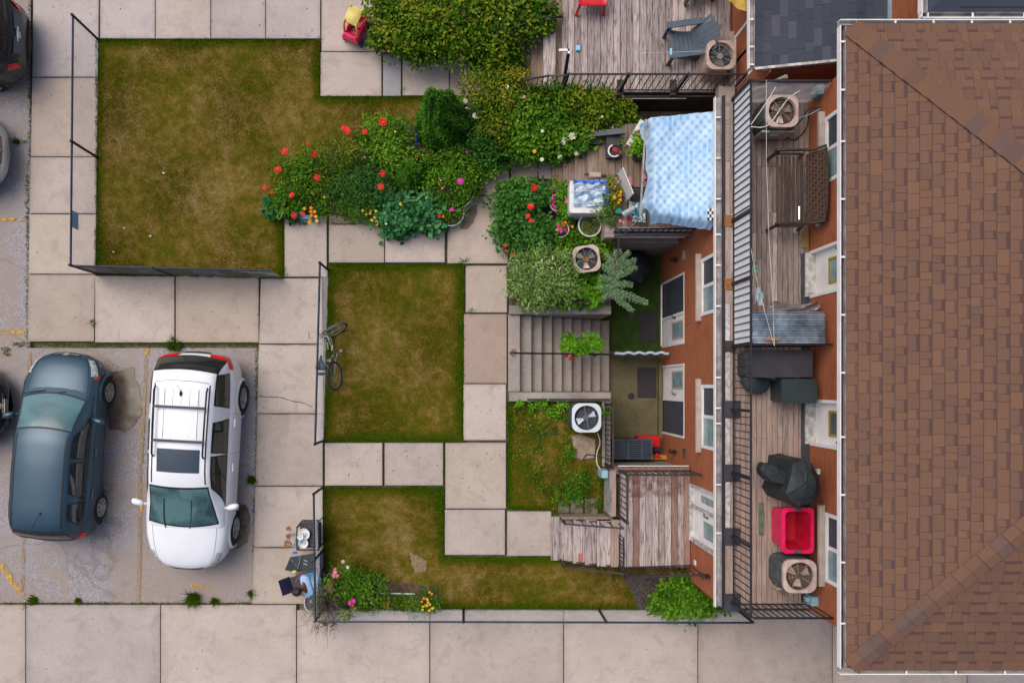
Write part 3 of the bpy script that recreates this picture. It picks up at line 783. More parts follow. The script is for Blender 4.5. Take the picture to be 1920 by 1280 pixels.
def doorbits(da, db, zlo, zhi, X, col, hy):
    t = thing_part = MB(); t.box(X+0.004, X+0.016, da, db, zlo, zhi); return t
def glazed(par, X, a, b, c, d, fr, pane, w=0.04):
    m = MB(); m.box(X-0.012,X,a,a+w,c,d); m.box(X-0.012,X,b-w,b,c,d); m.box(X-0.010,X,a+w,b-w,c,c+w); m.box(X-0.010,X,a+w,b-w,d-w,d)
    f = m.obj('door_window', fr, par); m = MB(); m.box(X-0.006,X,a+w,b-w,c+w,d-w); m.obj('pane', pane, f); return f
glazed(house, XF+0.018, 1.14, 1.56, -0.75, 0.2, M_SILL, M_CURT)
def knob(par, X, y, z):
    m = MB(); m.tube([(X,y,z),(X-0.05,y,z),(X-0.06,y+0.08,z)], 0.014, 6); m.tube([(X,y,z+0.09),(X-0.03,y,z+0.09)], 0.022, 8); m.obj('door_handle', M_BRZ, par)
knob(house, XF+0.018, 1.66, -0.55)
ldoor(LD2, False, -0.31); glazed(house, XF+0.018, -0.05, 0.38, -0.75, 0.2, M_SILL, M_CURT); knob(house, XF+0.018, -0.18, -0.55)
# concrete footing strip along the basement wall
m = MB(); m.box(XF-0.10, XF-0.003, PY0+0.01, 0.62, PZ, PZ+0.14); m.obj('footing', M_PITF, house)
# terrace doors: white door in a deep white frame, ochre-edged window
def udoor(o, flip):
    a, b, c, d = o; X = XU; t = 0.06
    m = MB(); m.box(X-0.015,X+0.118,a+0.003,a+t,c,d-0.003); m.box(X-0.015,X+0.118,b-t,b-0.003,c,d-0.003); m.box(X-0.01,X+0.118,a+t,b-t,d-t,d-0.003)
    f = m.obj('door_frame', M_WHITE, house)
    m = MB(); m.bbox(X-0.10,X+0.10,a+t*0.5,b-t*0.5,c-0.01,c+0.045,0.008); m.obj('threshold', M_DIRTYW, f)
    m = MB(); m.box(X+0.085,X+0.115,a+t,b-t,c+0.05,d-t); dr = m.obj('door', M_WHITE, house)
    w = 0.045; wa, wb, wc, wd = a+0.20, b-0.24, c+0.62, d-0.2
    if flip: wa, wb = a+0.22, b-0.20
    m = MB(); m.box(X+0.06,X+0.086,wa,wa+w,wc,wd); m.box(X+0.06,X+0.086,wb-w,wb,wc,wd); m.box(X+0.062,X+0.086,wa+w,wb-w,wc,wc+w); m.box(X+0.062,X+0.086,wa+w,wb-w,wd-w,wd)
    q = m.obj('door_window', M_YFR, dr); m = MB(); m.box(X+0.076,X+0.086,wa+w,wb-w,wc+w,wd-w); m.obj('pane', M_PANE if flip else M_CURT, dr)
    y = a+0.12 if flip else b-0.12
    m = MB(); m.tube([(X+0.085,y,4.02),(X+0.03,y,4.02)], 0.028, 8); m.tube([(X+0.085,y,4.14),(X+0.04,y,4.14)], 0.03, 8); m.obj('door_handle', M_BRZ, dr)
udoor(UD1, False); udoor(UD2, True)
# deck-level door of the lower right flat
a, b, c, d = LD3; X = XF
m = MB(); m.box(X-0.03,X+0.088,a+0.003,a+0.09,c,d-0.003); m.box(X-0.03,X+0.088,b-0.06,b-0.003,c,d-0.003); m.box(X-0.02,X+0.088,-2.66,-2.60,c,d)
f3 = m.obj('door_frame', M_DIRTYW, house)
m = MB(); m.bbox(X-0.05,X+0.05,a+0.02,b-0.02,c-0.015,c+0.05,0.008); m.obj('threshold', M_DIRTYW, f3)
m = MB(); m.box(X+0.03,X+0.06,a+0.09,-2.66,c+0.05,d); dr = m.obj('door', M_WHITE, house)
glazed(dr, X+0.03, -3.24, -2.80, c+0.75, d-0.02, M_WHITE, M_CURT)
m = MB(); m.box(X+0.04,X+0.07,-2.60,b-0.06,c+0.05,d); dr = m.obj('door', M_WHITE, house)
glazed(dr, X+0.04, -2.52, -2.28, c+0.55, d-0.02, M_WHITE, M_CURT)
knob(house, X+0.03, -2.74, c+1.0)

# ---- lower gutter and terrace edge
def gutter(name, p0, p1, out, w, z, mat_in, straps, par, lip=0.016, mlip=None):
    """trough along p0-p1 (2D), opening outward by vector out*w"""
    p0 = Vector((*p0, 0)); p1 = Vector((*p1, 0)); o = Vector((*out, 0)); d = (p1-p0).normalized(); h = 0.11
    def seg(a, b, z0, z1, mat, nm, pr):
        q = [p0+o*a-d*0.0, p1+o*a, p1+o*b, p0+o*b]; m = MB(); m.add([(v.x,v.y,z0) for v in q]+[(v.x,v.y,z1) for v in q], [(0,3,2,1),(4,5,6,7),(0,1,5,4),(1,2,6,5),(2,3,7,6),(3,0,4,7)]); 
        return m.obj(nm, mat, pr)
    g = seg(w-lip, w, z-h, z, mlip or M_WHITE, name, par)
    seg(0.004, w-lip-0.002, z-h, z-h+0.03, mat_in, 'gutter_trough', g)
    seg(0.0, 0.012, z-h+0.031, z-0.004, mlip or M_GUTG, 'gutter_back', g)
    for s in straps:
        c = p0 + (p1-p0)*s
        m = MB(); m.bar(c + o*0.013 + Vector((0,0,z-0.012)), c + o*(w-lip-0.001) + Vector((0,0,z-0.012)), 0.03, 0.012); m.obj('gutter_strap', M_WHITE, g)
    return g
L_ = YN+0.07-(YS)
gutter('gutter', (5.075, YS), (5.075, 5.69), (-1, 0), 0.125, ZG+0.03, M_GUTG, [0.145,0.24,0.36,0.39,0.45,0.59,0.67,0.73,0.80,0.88,0.96], house)
m = MB(); m.box(5.078, 5.125, YS, 5.69, ZG-0.2, ZT-0.01); m.obj('terrace_edge_flashing', M_BLACK, house)
# wooden cap boards over the terrace edge
for y0, y1, mt in ((YS,-2.95,M_WTAN),(-2.95,-0.42,M_DIRTYW),(-0.42,1.62,M_DIRTYW),(1.62,3.05,M_WTAN),(3.05,4.4,M_WTAN),(4.4,5.69,M_WX)):
    m = MB(); m.bbox(5.128, 5.215, y0+0.003, y1-0.003, ZT-0.05, ZT+0.012, 0.004); m.obj('cap_board', mt, house)
# roof
XE, YB, YT, ZE, PIT = 6.25, -4.58, 5.88, 5.5, 0.27
ym = (YB+YT)/2; run = (YT-YB)/2
m = MB(); zr = ZE+run*PIT
e = 0.03
vs = [(XE,YB,ZE-e),(XE,YT,ZE-e),(XE+run,ym,zr-e),(20,ym,zr-e),(20,YT,ZE-e),(20,YB,ZE-e)]
m.add(vs, [(0,2,1),(1,2,3,4),(0,5,3,2)])
m.add([(XE,YB,ZE-0.14),(XE,YT,ZE-0.14),(20,YT,ZE-0.14),(20,YB,ZE-0.14)], [(0,1,2,3)])
m.add([(XE+0.001,YB+0.001,ZE-0.14),(XE+0.001,YT-0.001,ZE-0.14),(20,YT-0.001,ZE-0.14),(20,YB+0.001,ZE-0.14),(XE+0.001,YB+0.001,ZE-e),(XE+0.001,YT-0.001,ZE-e),(20,YT-0.001,ZE-e),(20,YB+0.001,ZE-e)], [(1,0,4,5),(2,1,5,6),(0,3,7,4)])
roof = m.obj('roof', M_SH, house)
gutter('gutter', (XE-0.005, YB-0.005), (XE-0.005, YT+0.005), (-1, 0), 0.10, ZE-0.01, M_GUTIN, [0.07,0.165,0.27,0.36,0.46,0.55,0.64,0.73,0.82,0.9,0.975], house)
gutter('gutter', (XE-0.1, YT+0.005), (20, YT+0.005), (0, 1), 0.10, ZE-0.01, M_GUTG, [0.02+0.045*i for i in range(8)], house)
gutter('gutter', (20, YB-0.005), (XE-0.1, YB-0.005), (0, -1), 0.10, ZE-0.01, M_GUTG, [0.98-0.058*i for i in range(6)], house)
# shingles: every piece a thin tilted block; alike pieces share a mesh
EXP = 0.178; TH = 0.012
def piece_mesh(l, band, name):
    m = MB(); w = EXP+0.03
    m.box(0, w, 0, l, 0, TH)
    m.mi = 1; m.add([(EXP-0.010, 0, TH+0.0008), (EXP+0.004, 0, TH+0.0008), (EXP+0.004, l, TH+0.0008), (EXP-0.010, l, TH+0.0008)], [(0,1,2,3)]); m.mi = 0  # thin dark line as if printed, the course shadow kept in the colour
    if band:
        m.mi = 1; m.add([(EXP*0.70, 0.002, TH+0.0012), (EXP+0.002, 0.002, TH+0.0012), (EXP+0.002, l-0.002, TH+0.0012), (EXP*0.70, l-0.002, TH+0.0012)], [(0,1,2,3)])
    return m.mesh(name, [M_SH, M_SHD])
rr_ = random.Random(5)
LEN = [0.12, 0.16, 0.20, 0.26]
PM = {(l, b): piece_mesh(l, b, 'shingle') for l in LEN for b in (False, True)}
tilt = math.atan(PIT)
JV, JF, JM, JT = [], [], [], []
def joined(me, M, tint, clip=None):
    n = sum(len(a) for a in JV)
    vs = [M @ v.co for v in me.vertices]
    JV.append(vs); JT.append([tint]*len(vs))
    for p in me.polygons: JF.append([i+n for i in p.vertices]); JM.append(p.material_index)
cands = []
def face_course(org, ux, uy, length, dmax, hip0=True, hip1=True):
    """org: eave corner; ux: inward (plan), uy: along the eave"""
    nc = int(dmax/(EXP*math.cos(tilt)))
    for kk in range(nc):
        d0 = kk*EXP*math.cos(tilt); a = (d0+EXP*0.5) if hip0 else 0.0; b = length-((d0+EXP*0.5) if hip1 else 0.0)
        t = a; prev = False
        while t < b-0.03:
            l = rr_.choice(LEN); l = min(l, b-t)
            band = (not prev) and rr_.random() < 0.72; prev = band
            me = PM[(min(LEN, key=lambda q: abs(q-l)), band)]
            ml = min(LEN, key=lambda q: abs(q-l)); sy = l/ml
            pos = Vector(org) + Vector(ux)*d0 + Vector(uy)*t + Vector((0,0,d0*PIT))
            X = (Vector(ux)*math.cos(tilt-0.052)+Vector((0,0,math.sin(tilt-0.052)))).normalized(); Y = Vector(uy); Z = X.cross(Y)
            M = Matrix(((X.x,Y.x,Z.x,pos.x),(X.y,Y.y,Z.y,pos.y),(X.z,Y.z,Z.z,pos.z+(0.016 if Z.z > 0 else 0)),(0,0,0,1)))
            if Z.z < 0:
                X2, Y2 = X, -Y; Z = X2.cross(Y2); p2 = pos + Vector(uy)*l
                M = Matrix(((X2.x,Y2.x,Z.x,p2.x),(X2.y,Y2.y,Z.y,p2.y),(X2.z,Y2.z,Z.z,p2.z+0.016),(0,0,0,1)))
            M = M @ Matrix.Diagonal((1, sy*(1-0.005/l), 1, 1))
            cands.append((me, M, pos)); t += l
face_course((XE-0.02, YB, ZE), (1,0,0), (0,1,0), YT-YB, 3.5)
face_course((XE, YT+0.02, ZE), (0,-1,0), (1,0,0), 3.9, 3.2, True, False)
face_course((XE, YB-0.02, ZE), (0,1,0), (1,0,0), 3.9, 3.2, True, False)
def vis(p):
    s = FPX/(CAM_H-p.z); return (0 < CX+p.x*s < 1915) and (0 < CY-p.y*s < 1275)
near = sorted([c for c in cands if vis(c[2])], key=lambda c: (c[2]-Vector((7.3, 0.6, 5.5))).length)
ps = set(id(c) for c in near[:290])
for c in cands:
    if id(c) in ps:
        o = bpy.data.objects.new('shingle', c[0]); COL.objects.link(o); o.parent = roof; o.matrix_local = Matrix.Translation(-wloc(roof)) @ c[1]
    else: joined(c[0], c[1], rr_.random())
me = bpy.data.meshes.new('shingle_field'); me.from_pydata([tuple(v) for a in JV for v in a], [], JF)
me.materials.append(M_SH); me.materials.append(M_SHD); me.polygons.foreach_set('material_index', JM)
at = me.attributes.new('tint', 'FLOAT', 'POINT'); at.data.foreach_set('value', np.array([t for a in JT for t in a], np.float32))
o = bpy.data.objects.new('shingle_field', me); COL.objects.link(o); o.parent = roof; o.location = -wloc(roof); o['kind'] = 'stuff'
# hip caps
M_SHH = shingle('grey_brown_cap_shingles', (0.145, 0.092, 0.078), (0.125, 0.08, 0.07), (0.16, 0.10, 0.08))
cm = MB(); cm.add([(0,0,0),(0,-0.16,-0.026),(0.28,-0.16,-0.048),(0.28,0,-0.022),(0.28,0.16,-0.048),(0,0.16,-0.026),(0,0,-0.016),(0,-0.16,-0.044),(0,0.16,-0.044)], [(0,1,2,3),(0,3,4,5),(0,6,7,1),(5,8,6,0)])
cme = cm.mesh('hip_cap', M_SH); cme2 = cm.mesh('hip_cap', M_SHH)
for (cy, sy) in ((YB, 1), (YT, -1)):
    for i in range(15):
        d = 0.04 + i*0.165; v = Vector((1, sy, PIT)).normalized()
        p = Vector((XE, cy, ZE+0.062)) + Vector((1, sy, PIT))*d
        q = v.to_track_quat('X', 'Z'); o = bpy.data.objects.new('hip_cap', cme2 if rr_.random() < 0.4 else cme); COL.objects.link(o); o.parent = roof
        o.location = p - wloc(roof) + Vector((0,0,0.004*(i % 2))); o.rotation_euler = q.to_euler()
# ---------------------------------------------------------------- terrace over the lower storey
terr = thing('terrace', 'long narrow wooden terrace deck above the lower storey wall', 'terrace', (6, 0.6, ZT-0.06))
BD = {}
def board(par, x0, x1, y0, y1, z, t=0.03, mat=None, nm='board', gap=0.004):
    m = MB(); m.bbox(x0+gap, x1-gap, y0+0.002, y1-0.002, z-t, z, 0.004); return m.obj(nm, mat, par)
rb = random.Random(3); bw = 0.1047; x = 5.217
nb = int(round((6.765-5.217)/bw)); bw = (6.765-5.217)/nb
for i in range(nb):
    x = 5.217 + bw*i
    cuts = [YS, -1.9+rb.choice((-.3,0,.35,.9)), rb.choice((.7,1.2,1.6)), 3.0+rb.choice((-.5,0,.4)), 4.3, YN-0.01]
    for j in range(5):
        a, b = cuts[j], cuts[j+1]
        mt = M_WTAN if j == 0 or (j == 1 and rb.random() < .7) else (M_WTER if rb.random() < .8 else M_WGREY)
        if j == 4: mt = M_WBRN if rb.random() < .6 else M_WTER
        board(terr, x, x+bw, a, b, ZT, mat=mt)
m = MB(); m.box(6.60, 6.765, -4.2, 2.6, ZT+0.002, ZT+0.010); m.obj('flashing_strip', simple('slate_strip', (0.05,0.06,0.075), (0.03,0.036,0.045), 0.7), terr)

def railing(label, pts, h, spacing, mat, zs, low=0.07, group=None, posts=(), r=0.008, rail=0.035, plate=None, lowrail=True, name='railing', skip=()):
    """pts: plan points, zs: floor height at each point"""
    t = thing(name, label, 'railing', (pts[0][0], pts[0][1], zs[0]), group=group)
    bm = MB(); bm.box(-r, r, -r, r, 0, 1); bme = bm.mesh('baluster', mat)
    for i in range(len(pts)-1):
        if i in skip: continue
        a = Vector((*pts[i], zs[i])); b = Vector((*pts[i+1], zs[i+1])); U = Vector((0, 0, 1))
        m = MB(); m.bar(a+U*h, b+U*h, rail, 0.028); m.obj('top_rail', mat, t)
        if lowrail: m = MB(); m.bar(a+U*low, b+U*low, 0.025, 0.02); m.obj('bottom_rail', mat, t)
        n = max(1, int((b-a).length/spacing))
        for q in range(n+1):
            p = a + (b-a)*(q/n)
            inst('baluster', bme, t, p+U*low, sc=(1, 1, h-low-0.01))
    for p in posts:
        m = MB(); m.box(p[0]-0.025, p[0]+0.025, p[1]-0.025, p[1]+0.025, p[2], p[2]+h+0.03); m.obj('post', mat, t)
        if plate:
            m = MB(); s = 0.15; m.box(p[0]-0.05-s, p[0]-0.05+s, p[1]-s*1.05, p[1]+s*1.05, p[2]+0.016, p[2]+0.028)
            m.obj('post_plate', plate if not isinstance(plate, dict) else plate[p[1] > 0.5], t)
    return t
RX = 5.262
tr_ = railing('long black metal railing along the outer edge of the upper terrace', [(RX, YN-0.02), (RX, 0.79), (RX, -4.22)], 0.97, 0.132, M_BLACK, [ZT, ZT, ZT], posts=[(RX, YN-0.02, ZT)], name='railing')
for yy, mt in ((3.23, M_RUSTY), (2.0, M_RUSTY), (0.79, M_BRZ), (-0.44, M_DKPL), (-1.68, M_DKPL), (-2.92, M_DKPL), (-4.2, M_DKPL)):
    big = yy > 0; s = 0.10 if big else 0.155
    m = MB(); cx = RX-0.06 if big else RX-0.01; m.box(cx-s, cx+s, yy-s*1.1, yy+s*1.1, ZT+0.014, ZT+0.03); m.obj('post_plate', mt, tr_)
    m = MB(); m.bar((RX-0.02, yy, ZT+0.03), (RX, yy, ZT+0.97), 0.05, 0.05) if not big else m.box(RX-0.03, RX+0.03, yy-0.03, yy+0.03, ZT+0.03, ZT+0.98); m.obj('post', M_BLACK, tr_)
railing('short black metal railing closing the lower end of the terrace', [(RX+0.05, -4.22), (6.76, -4.22)], 0.97, 0.115, M_BLACK, [ZT, ZT])
# white perforated privacy screen behind the railing
k = N('perforated_white_plastic')
vo_ = k.n('ShaderNodeTexVoronoi'); vo_.inputs['Scale'].default_value = 22; k.put(vo_, 'Vector', k.P())
cc = k.mix(k.rng(vo_.outputs['Distance'], 0.12, 0.22, 1, 0), (0.70, 0.72, 0.76), (0.30, 0.32, 0.36))
M_PERF = k.done(cc, 0.6)
m = MB(); m.box(RX+0.014, RX+0.02, 0.83, YN-0.04, ZT+0.06, ZT+0.955)
ps_ = one('privacy_screen', m, M_PERF, 'white perforated privacy screen tied behind the upper part of the terrace railing', 'privacy screen')
# mesh end railing on the upper end
er = thing('railing', 'black railing with white wire mesh across the upper end of the terrace', 'railing', (6, YN-0.06, ZT))
m = MB(); m.bar((RX-0.02, YN-0.04, ZT+0.98), (6.74, YN-0.04, ZT+0.98), 0.04, 0.03); m.obj('top_rail', M_BLACK, er)
m = MB(); 
for q in range(44):
    x = 5.28+q*0.0335; m.box(x-0.0035, x+0.0035, YN-0.078, YN-0.072, ZT+0.02, ZT+0.96)
for q in range(28):
    z = ZT+0.03+q*0.0335; m.box(5.28, 6.74, YN-0.071, YN-0.066, z-0.0035, z+0.0035)
o = m.obj('wire_mesh', M_CHAINW, er, kind='stuff')
m = MB(); m.bar((RX+0.02, 0.775, ZT+0.98), (6.74, 0.775, ZT+0.98), 0.035, 0.03)
dv = thing('railing', 'black divider railing across the middle of the terrace beside the corrugated sheet', 'railing', (6, 0.775, ZT))
m.obj('top_rail', M_BLACK, dv)
bm = MB(); bm.box(-0.008, 0.008, -0.008, 0.008, 0, 0.93); bme = bm.mesh('baluster', M_BLACK)
for q in range(12): inst('baluster', bme, dv, (5.4+q*0.12, 0.775, ZT+0.03))

# ---------------------------------------------------------------- neighbour's building
nbh = thing('brick_house', 'neighbouring brick townhouse with a charcoal shingled porch roof at the top edge', 'house', (9, 9, 0))
NX, NY, NZ = 6.02, 6.16, 2.9
m = MB()
m.add([(NX,NY,-0.1),(NX,14,-0.1),(NX,14,3.0),(NX,NY,3.0)], [(0,3,2,1)]); m.obj('wall', M_BRICKY, nbh)
NU = 8.08
m = MB(); m.add([(NX,NY,-0.1),(18,NY,-0.1),(18,NY,3.0),(NX,NY,3.0)], [(0,1,2,3)])
m.add([(NX,NY,3.0),(NU,NY,3.0),(NU,NY,3.0+(NU-NX)*PIT)], [(0,1,2)])
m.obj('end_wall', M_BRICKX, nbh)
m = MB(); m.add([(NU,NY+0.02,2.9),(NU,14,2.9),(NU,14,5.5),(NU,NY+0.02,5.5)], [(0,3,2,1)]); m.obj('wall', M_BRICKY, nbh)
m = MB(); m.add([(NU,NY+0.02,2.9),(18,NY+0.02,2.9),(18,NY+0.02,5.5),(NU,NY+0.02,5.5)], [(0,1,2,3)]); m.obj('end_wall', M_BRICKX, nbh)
# porch roof and its charcoal shingles
PXE = 5.74; m = MB(); y0 = 6.28
m.add([(PXE,y0,NZ),(PXE,14,NZ),(NU,14,NZ+(NU-PXE)*PIT),(NU,y0,NZ+(NU-PXE)*PIT),(PXE,y0,NZ-0.1),(NU,y0,NZ+(NU-PXE)*PIT-0.1)], [(0,3,2,1),(0,4,5,3)])
pr = m.obj('porch_roof', M_SHG, nbh)
e2 = 0.152
GL = {l: MB().box(0, e2+0.02, 0, l, 0, 0.007).mesh('shingle', M_SHG) for l in (0.2, 0.28, 0.36, 0.44)}
X = Vector((1, 0, PIT-0.05)).normalized(); Z = X.cross(Vector((0, 1, 0)))
for c in range(15):
    t = y0 - 0.02 + rr_.uniform(0, 0.01); first = True
    while t < 9.6:
        l = rr_.choice(list(GL)); d0 = c*e2*0.965
        if first: l = rr_.choice((0.2, 0.28)); first = False
        p = Vector((PXE+0.0+d0, t, NZ+0.010+d0*PIT))
        o = bpy.data.objects.new('shingle', GL[l]); COL.objects.link(o); o.parent = pr
        o.matrix_local = Matrix.Translation(-wloc(pr)) @ Matrix(((X.x,0,Z.x,p.x),(0,1,0,p.y),(X.z,0,Z.z,p.z),(0,0,0,1))) @ Matrix.Diagonal((1, 1-0.005/l, 1, 1)); t += l
gutter('gutter', (PXE-0.002, y0-0.02), (PXE-0.002, 14), (-1, 0), 0.115, NZ+0.0, M_GUTG, [0.01, 0.055, 0.125, 0.2, 0.28], nbh)
m = MB(); m.bar((PXE+0.01,y0-0.035,NZ-0.03), (NU,y0-0.035,NZ-0.03+(NU-PXE)*PIT), 0.05, 0.11); m.obj('rake_board', M_DIRTYW, nbh)
m = MB(); m.tube([(6.32,NY-0.10,3.0),(5.62,NY-0.10,1.6),(5.62,NY-0.10,0.0)], 0.045, 6); m.obj('downspout', M_GUTG, nbh)
m = MB(); m.box(NU-0.07, NU-0.004, 6.3, 14, NZ+0.56, NZ+0.64); m.obj('wall_flashing', M_BLUEBOX, nbh)
ex, ey = 7.49, 6.02
m = MB(); m.add([(ex+0.1,ey+0.1,5.47),(ex+0.1,14,5.47),(ex+3,14,5.47+3*PIT),(ex+3,ey+3.1,5.47+3*PIT),(18,ey+3.1,5.47+3*PIT),(18,ey+0.1,5.47)], [(0,3,2,1),(0,5,4,3)])
m.add([(ex+0.1,ey+0.1,5.36),(18,ey+0.1,5.36),(18,14,5.36),(ex+0.1,14,5.36)], [(0,3,2,1)])
m.add([(ex+0.1,ey+0.1,5.36),(18,ey+0.1,5.36),(18,ey+0.1,5.47),(ex+0.1,ey+0.1,5.47),(ex+0.1,14,5.36),(ex+0.1,14,5.47)], [(0,1,2,3),(4,0,3,5)])
m.obj('roof', M_SHG, nbh)
gutter('gutter', (18, ey+0.1), (ex, ey+0.1), (0, -1), 0.10, 5.46, M_GUTG, [0.99, 0.92, 0.84, 0.76], nbh)
gutter('gutter', (ex+0.1, ey), (ex+0.1, 14), (-1, 0), 0.10, 5.46, M_GUTG, [0.05, 0.2], nbh)
window(nbh, NX, 6.55, 7.75, 1.0, 2.4, rec=-0.008+0.02)
m = MB(); m.bbox(NX-0.13, NX-0.002, 6.7, 7.9, 0.92, 0.99, 0.008); 
m = MB(); m.bbox(5.62, 5.98, 5.95, 6.6, 0.9, 1.15, 0.015); one('concrete_block', m, M_SILL, 'grey concrete block against the brick wall beside the deck air conditioner', 'block')
# yellow cloth awning at the top edge
Pp = np.zeros((9, 9, 3)); 
for i in range(9):
    for j in range(9):
        u, v = i/8, j/8; a = W(1358+45*u, 2+28*u - (1-v)*90, 2.3); Pp[i, j] = (a.x, a.y, 2.3+0.04*math.sin(u*9)+0.05*v)
m = MB(); m.grid(Pp); one('cloth', m, simple('yellow_cloth', (0.55,0.36,0.08), (0.42,0.26,0.05), 0.8), 'ochre yellow cloth hanging by the neighbouring house at the top edge', 'cloth', smooth=True)

# ---------------------------------------------------------------- decks
def deck(label, px0, px1, y0, y1, z, n, mats, skirt=None, loc=None, cut=None, name='deck'):
    x0, x1 = px0, px1; t = thing(name, label, 'deck', ((x0+x1)/2, (y0+y1)/2, z-0.04))
    w = (x1-x0)/n; r = random.Random(int(x0*100+y0*10))
    for i in range(n):
        a, b = x0+w*i, x0+w*(i+1)
        if cut:
            c = cut+r.uniform(-0.08, 0.08)*0; board(t, a, b, y0, y1, z, mat=r.choice(mats), gap=0.005)
        else: board(t, a, b, y0, y1, z, mat=r.choice(mats), gap=0.005)
    return t
DZ = 0.85
d1 = deck("neighbour's weathered grey wooden deck at the top with a slate chair on it", wx(1053, DZ), 5.98, wy(173, DZ), 10.2, DZ, 26, [M_WGREY])
for j in (0,):
    m = MB(); m.box(wx(1053,DZ)+0.02, 5.96, wy(173,DZ)+0.01, 10.1, DZ-0.16, DZ-0.034); m.obj('joists', M_WX, d1)
m = MB(); m.box(wx(1150,DZ), 5.97, wy(178,DZ)-0.03, wy(178,DZ), -0.1, DZ-0.035); m.obj('skirting', M_DECKSKIRT, d1)
m = MB(); m.box(wx(1165,DZ), 5.0, wy(180,DZ)-0.05, wy(180,DZ)-0.031, DZ-0.08, DZ-0.045); m.obj('skirting_trim', M_GUTG, d1)
for x, hh in ((wx(1163,DZ), 0.1), (wx(1262,DZ), 0.11)):
    m = MB(); m.bbox(x-0.08, x+0.08, wy(180,DZ), wy(150,DZ), DZ+0.003, DZ+0.02); m.obj('post_base', M_BRZ, d1)
yr = wy(171, DZ)
railing('black railing along the lower edge of the upper weathered deck', [(wx(1055,DZ), yr), (wx(1372,DZ), yr)], 0.93, 0.145, M_BLACK, [DZ, DZ], low=0.06, posts=[(wx(1055,DZ), yr, DZ), (wx(1162,DZ), yr, DZ), (wx(1268,DZ), yr, DZ), (wx(1372,DZ), yr, DZ)])
def steps(label, xs, y0, y1, zs, mats, cat='steps', t=0.04, skirt=None):
    s = thing('wooden_steps', label, cat, ((xs[0]+xs[-1])/2, (y0+y1)/2, 0)); r = random.Random(len(label))
    for i in range(len(xs)-1):
        nb_ = 1
        board(s, xs[i]-0.012, xs[i+1]+0.006, y0, y1, zs[i], t=t, mat=r.choice(mats), nm='tread', gap=0.003)
        m = MB(); m.box(xs[i]+0.006, xs[i]+0.03, y0+0.03, y1-0.03, max(zs[i]-0.17, -0.08), zs[i]-t-0.001); m.obj('riser', M_WX, s)
    return s
steps('weathered wooden steps up to the upper deck, half hidden by the bushes', [wx(p, 0.4) for p in (950,973,995,1018,1050)], wy(166,0.5), wy(-20,0.5), [0.2,0.36,0.52,0.68], [M_WGREY, M_WBRN])
m = MB(); a = W(1019, 62, 0.86); b = W(1042, 164, 0.86); m.bbox(a.x, b.x, b.y, a.y, 0.3, 0.87, 0.01); one('wooden_box_post', m, M_WGREY, 'pale wooden boxed ledge between the steps and the railing of the upper deck', 'ledge')
railing('bent black stair railing beside the steps of the upper deck', [(wx(975,0.4), wy(178,0.4)), (wx(1020,0.7), wy(176,0.7)), (wx(1050,DZ), wy(172,DZ))], 0.9, 0.13, M_BLACK, [0.35, 0.8, DZ], low=0.35)
m = MB(); m.bar((wx(1056,DZ), wy(158,DZ), DZ+0.05), W(1066, 98, 1.85), 0.06, 0.06); o = one('leaning_pole', m, M_BLACK, 'black pole leaning on the corner of the upper deck railing', 'pole')
m = MB(); p = W(1066, 95, 1.88); m.box(p.x-0.2, p.x+0.02, p.y-0.02, p.y+0.03, 1.86, 1.90); m.box(p.x-0.02, p.x+0.03, p.y-0.07, p.y+0.03, 1.86, 1.90); one('bracket', m, M_WHITE, 'white metal bracket on top of the leaning black pole', 'bracket')
m = MB(); m.tube([W(940,62,1.2), W(990,42,1.2), W(1018,34,1.25), W(1055,32,1.25)], 0.03, 6); one('pipe_handrail', m, M_BLACK, 'thin dark bent handrail over the bushes left of the upper deck', 'handrail', smooth=True)

d2 = deck('brown wooden deck with potted flowers and a blue cloth over it', wx(1142, DZ), 5.08, wy(438, DZ), wy(232, DZ), DZ, 13, [M_WBRN])
for y in (wy(438,DZ),):
    m = MB(); m.box(wx(1146,DZ), 5.07, y-0.04, y-0.002, DZ-0.2, DZ-0.01); m.obj('edge_beam', M_WX, d2)
    m = MB(); m.box(wx(1148,DZ), 5.0, y-0.055, y-0.041, DZ-0.20, DZ-0.16); m.obj('trim_strip', M_WHITE, d2)
m = MB(); m.bbox(wx(1142,DZ)-0.10, wx(1142,DZ)+0.12, wy(446,DZ), wy(408,DZ), 0.0, DZ+0.03, 0.01); m.obj('corner_post', M_WX, d2)
steps('brown wooden steps rising from the path to the flower deck', [wx(1036,.2), wx(1057,.3), wx(1078,.4), wx(1100,.5), wx(1121,.6), wx(1142,.7)], wy(352,.5), wy(262,.5), [0.15,0.30,0.45,0.6,0.72], [M_WBRN])
yy = wy(436, DZ)
railing('black railing backed with white slats at the lower edge of the flower deck', [(wx(1150,DZ), yy), (5.07, yy)], 0.42, 0.125, M_BLACK, [DZ, DZ], low=0.03)
m = MB(); m.box(wx(1152,DZ), 5.05, yy+0.02, yy+0.03, DZ+0.01, DZ+0.40); one('white_slat_panel', m, M_PERF, 'white panel behind the black railing under the blue cloth', 'panel')
m = MB(); m.box(wx(1152,.9), wx(1152,.9)+0.03, wy(484,1.2), wy(430,1.2), 1.25, 1.29); one('grey_pole', m, M_BLACK, 'thin dark pole sticking out from the flower deck corner over the sunken entrance', 'pole')

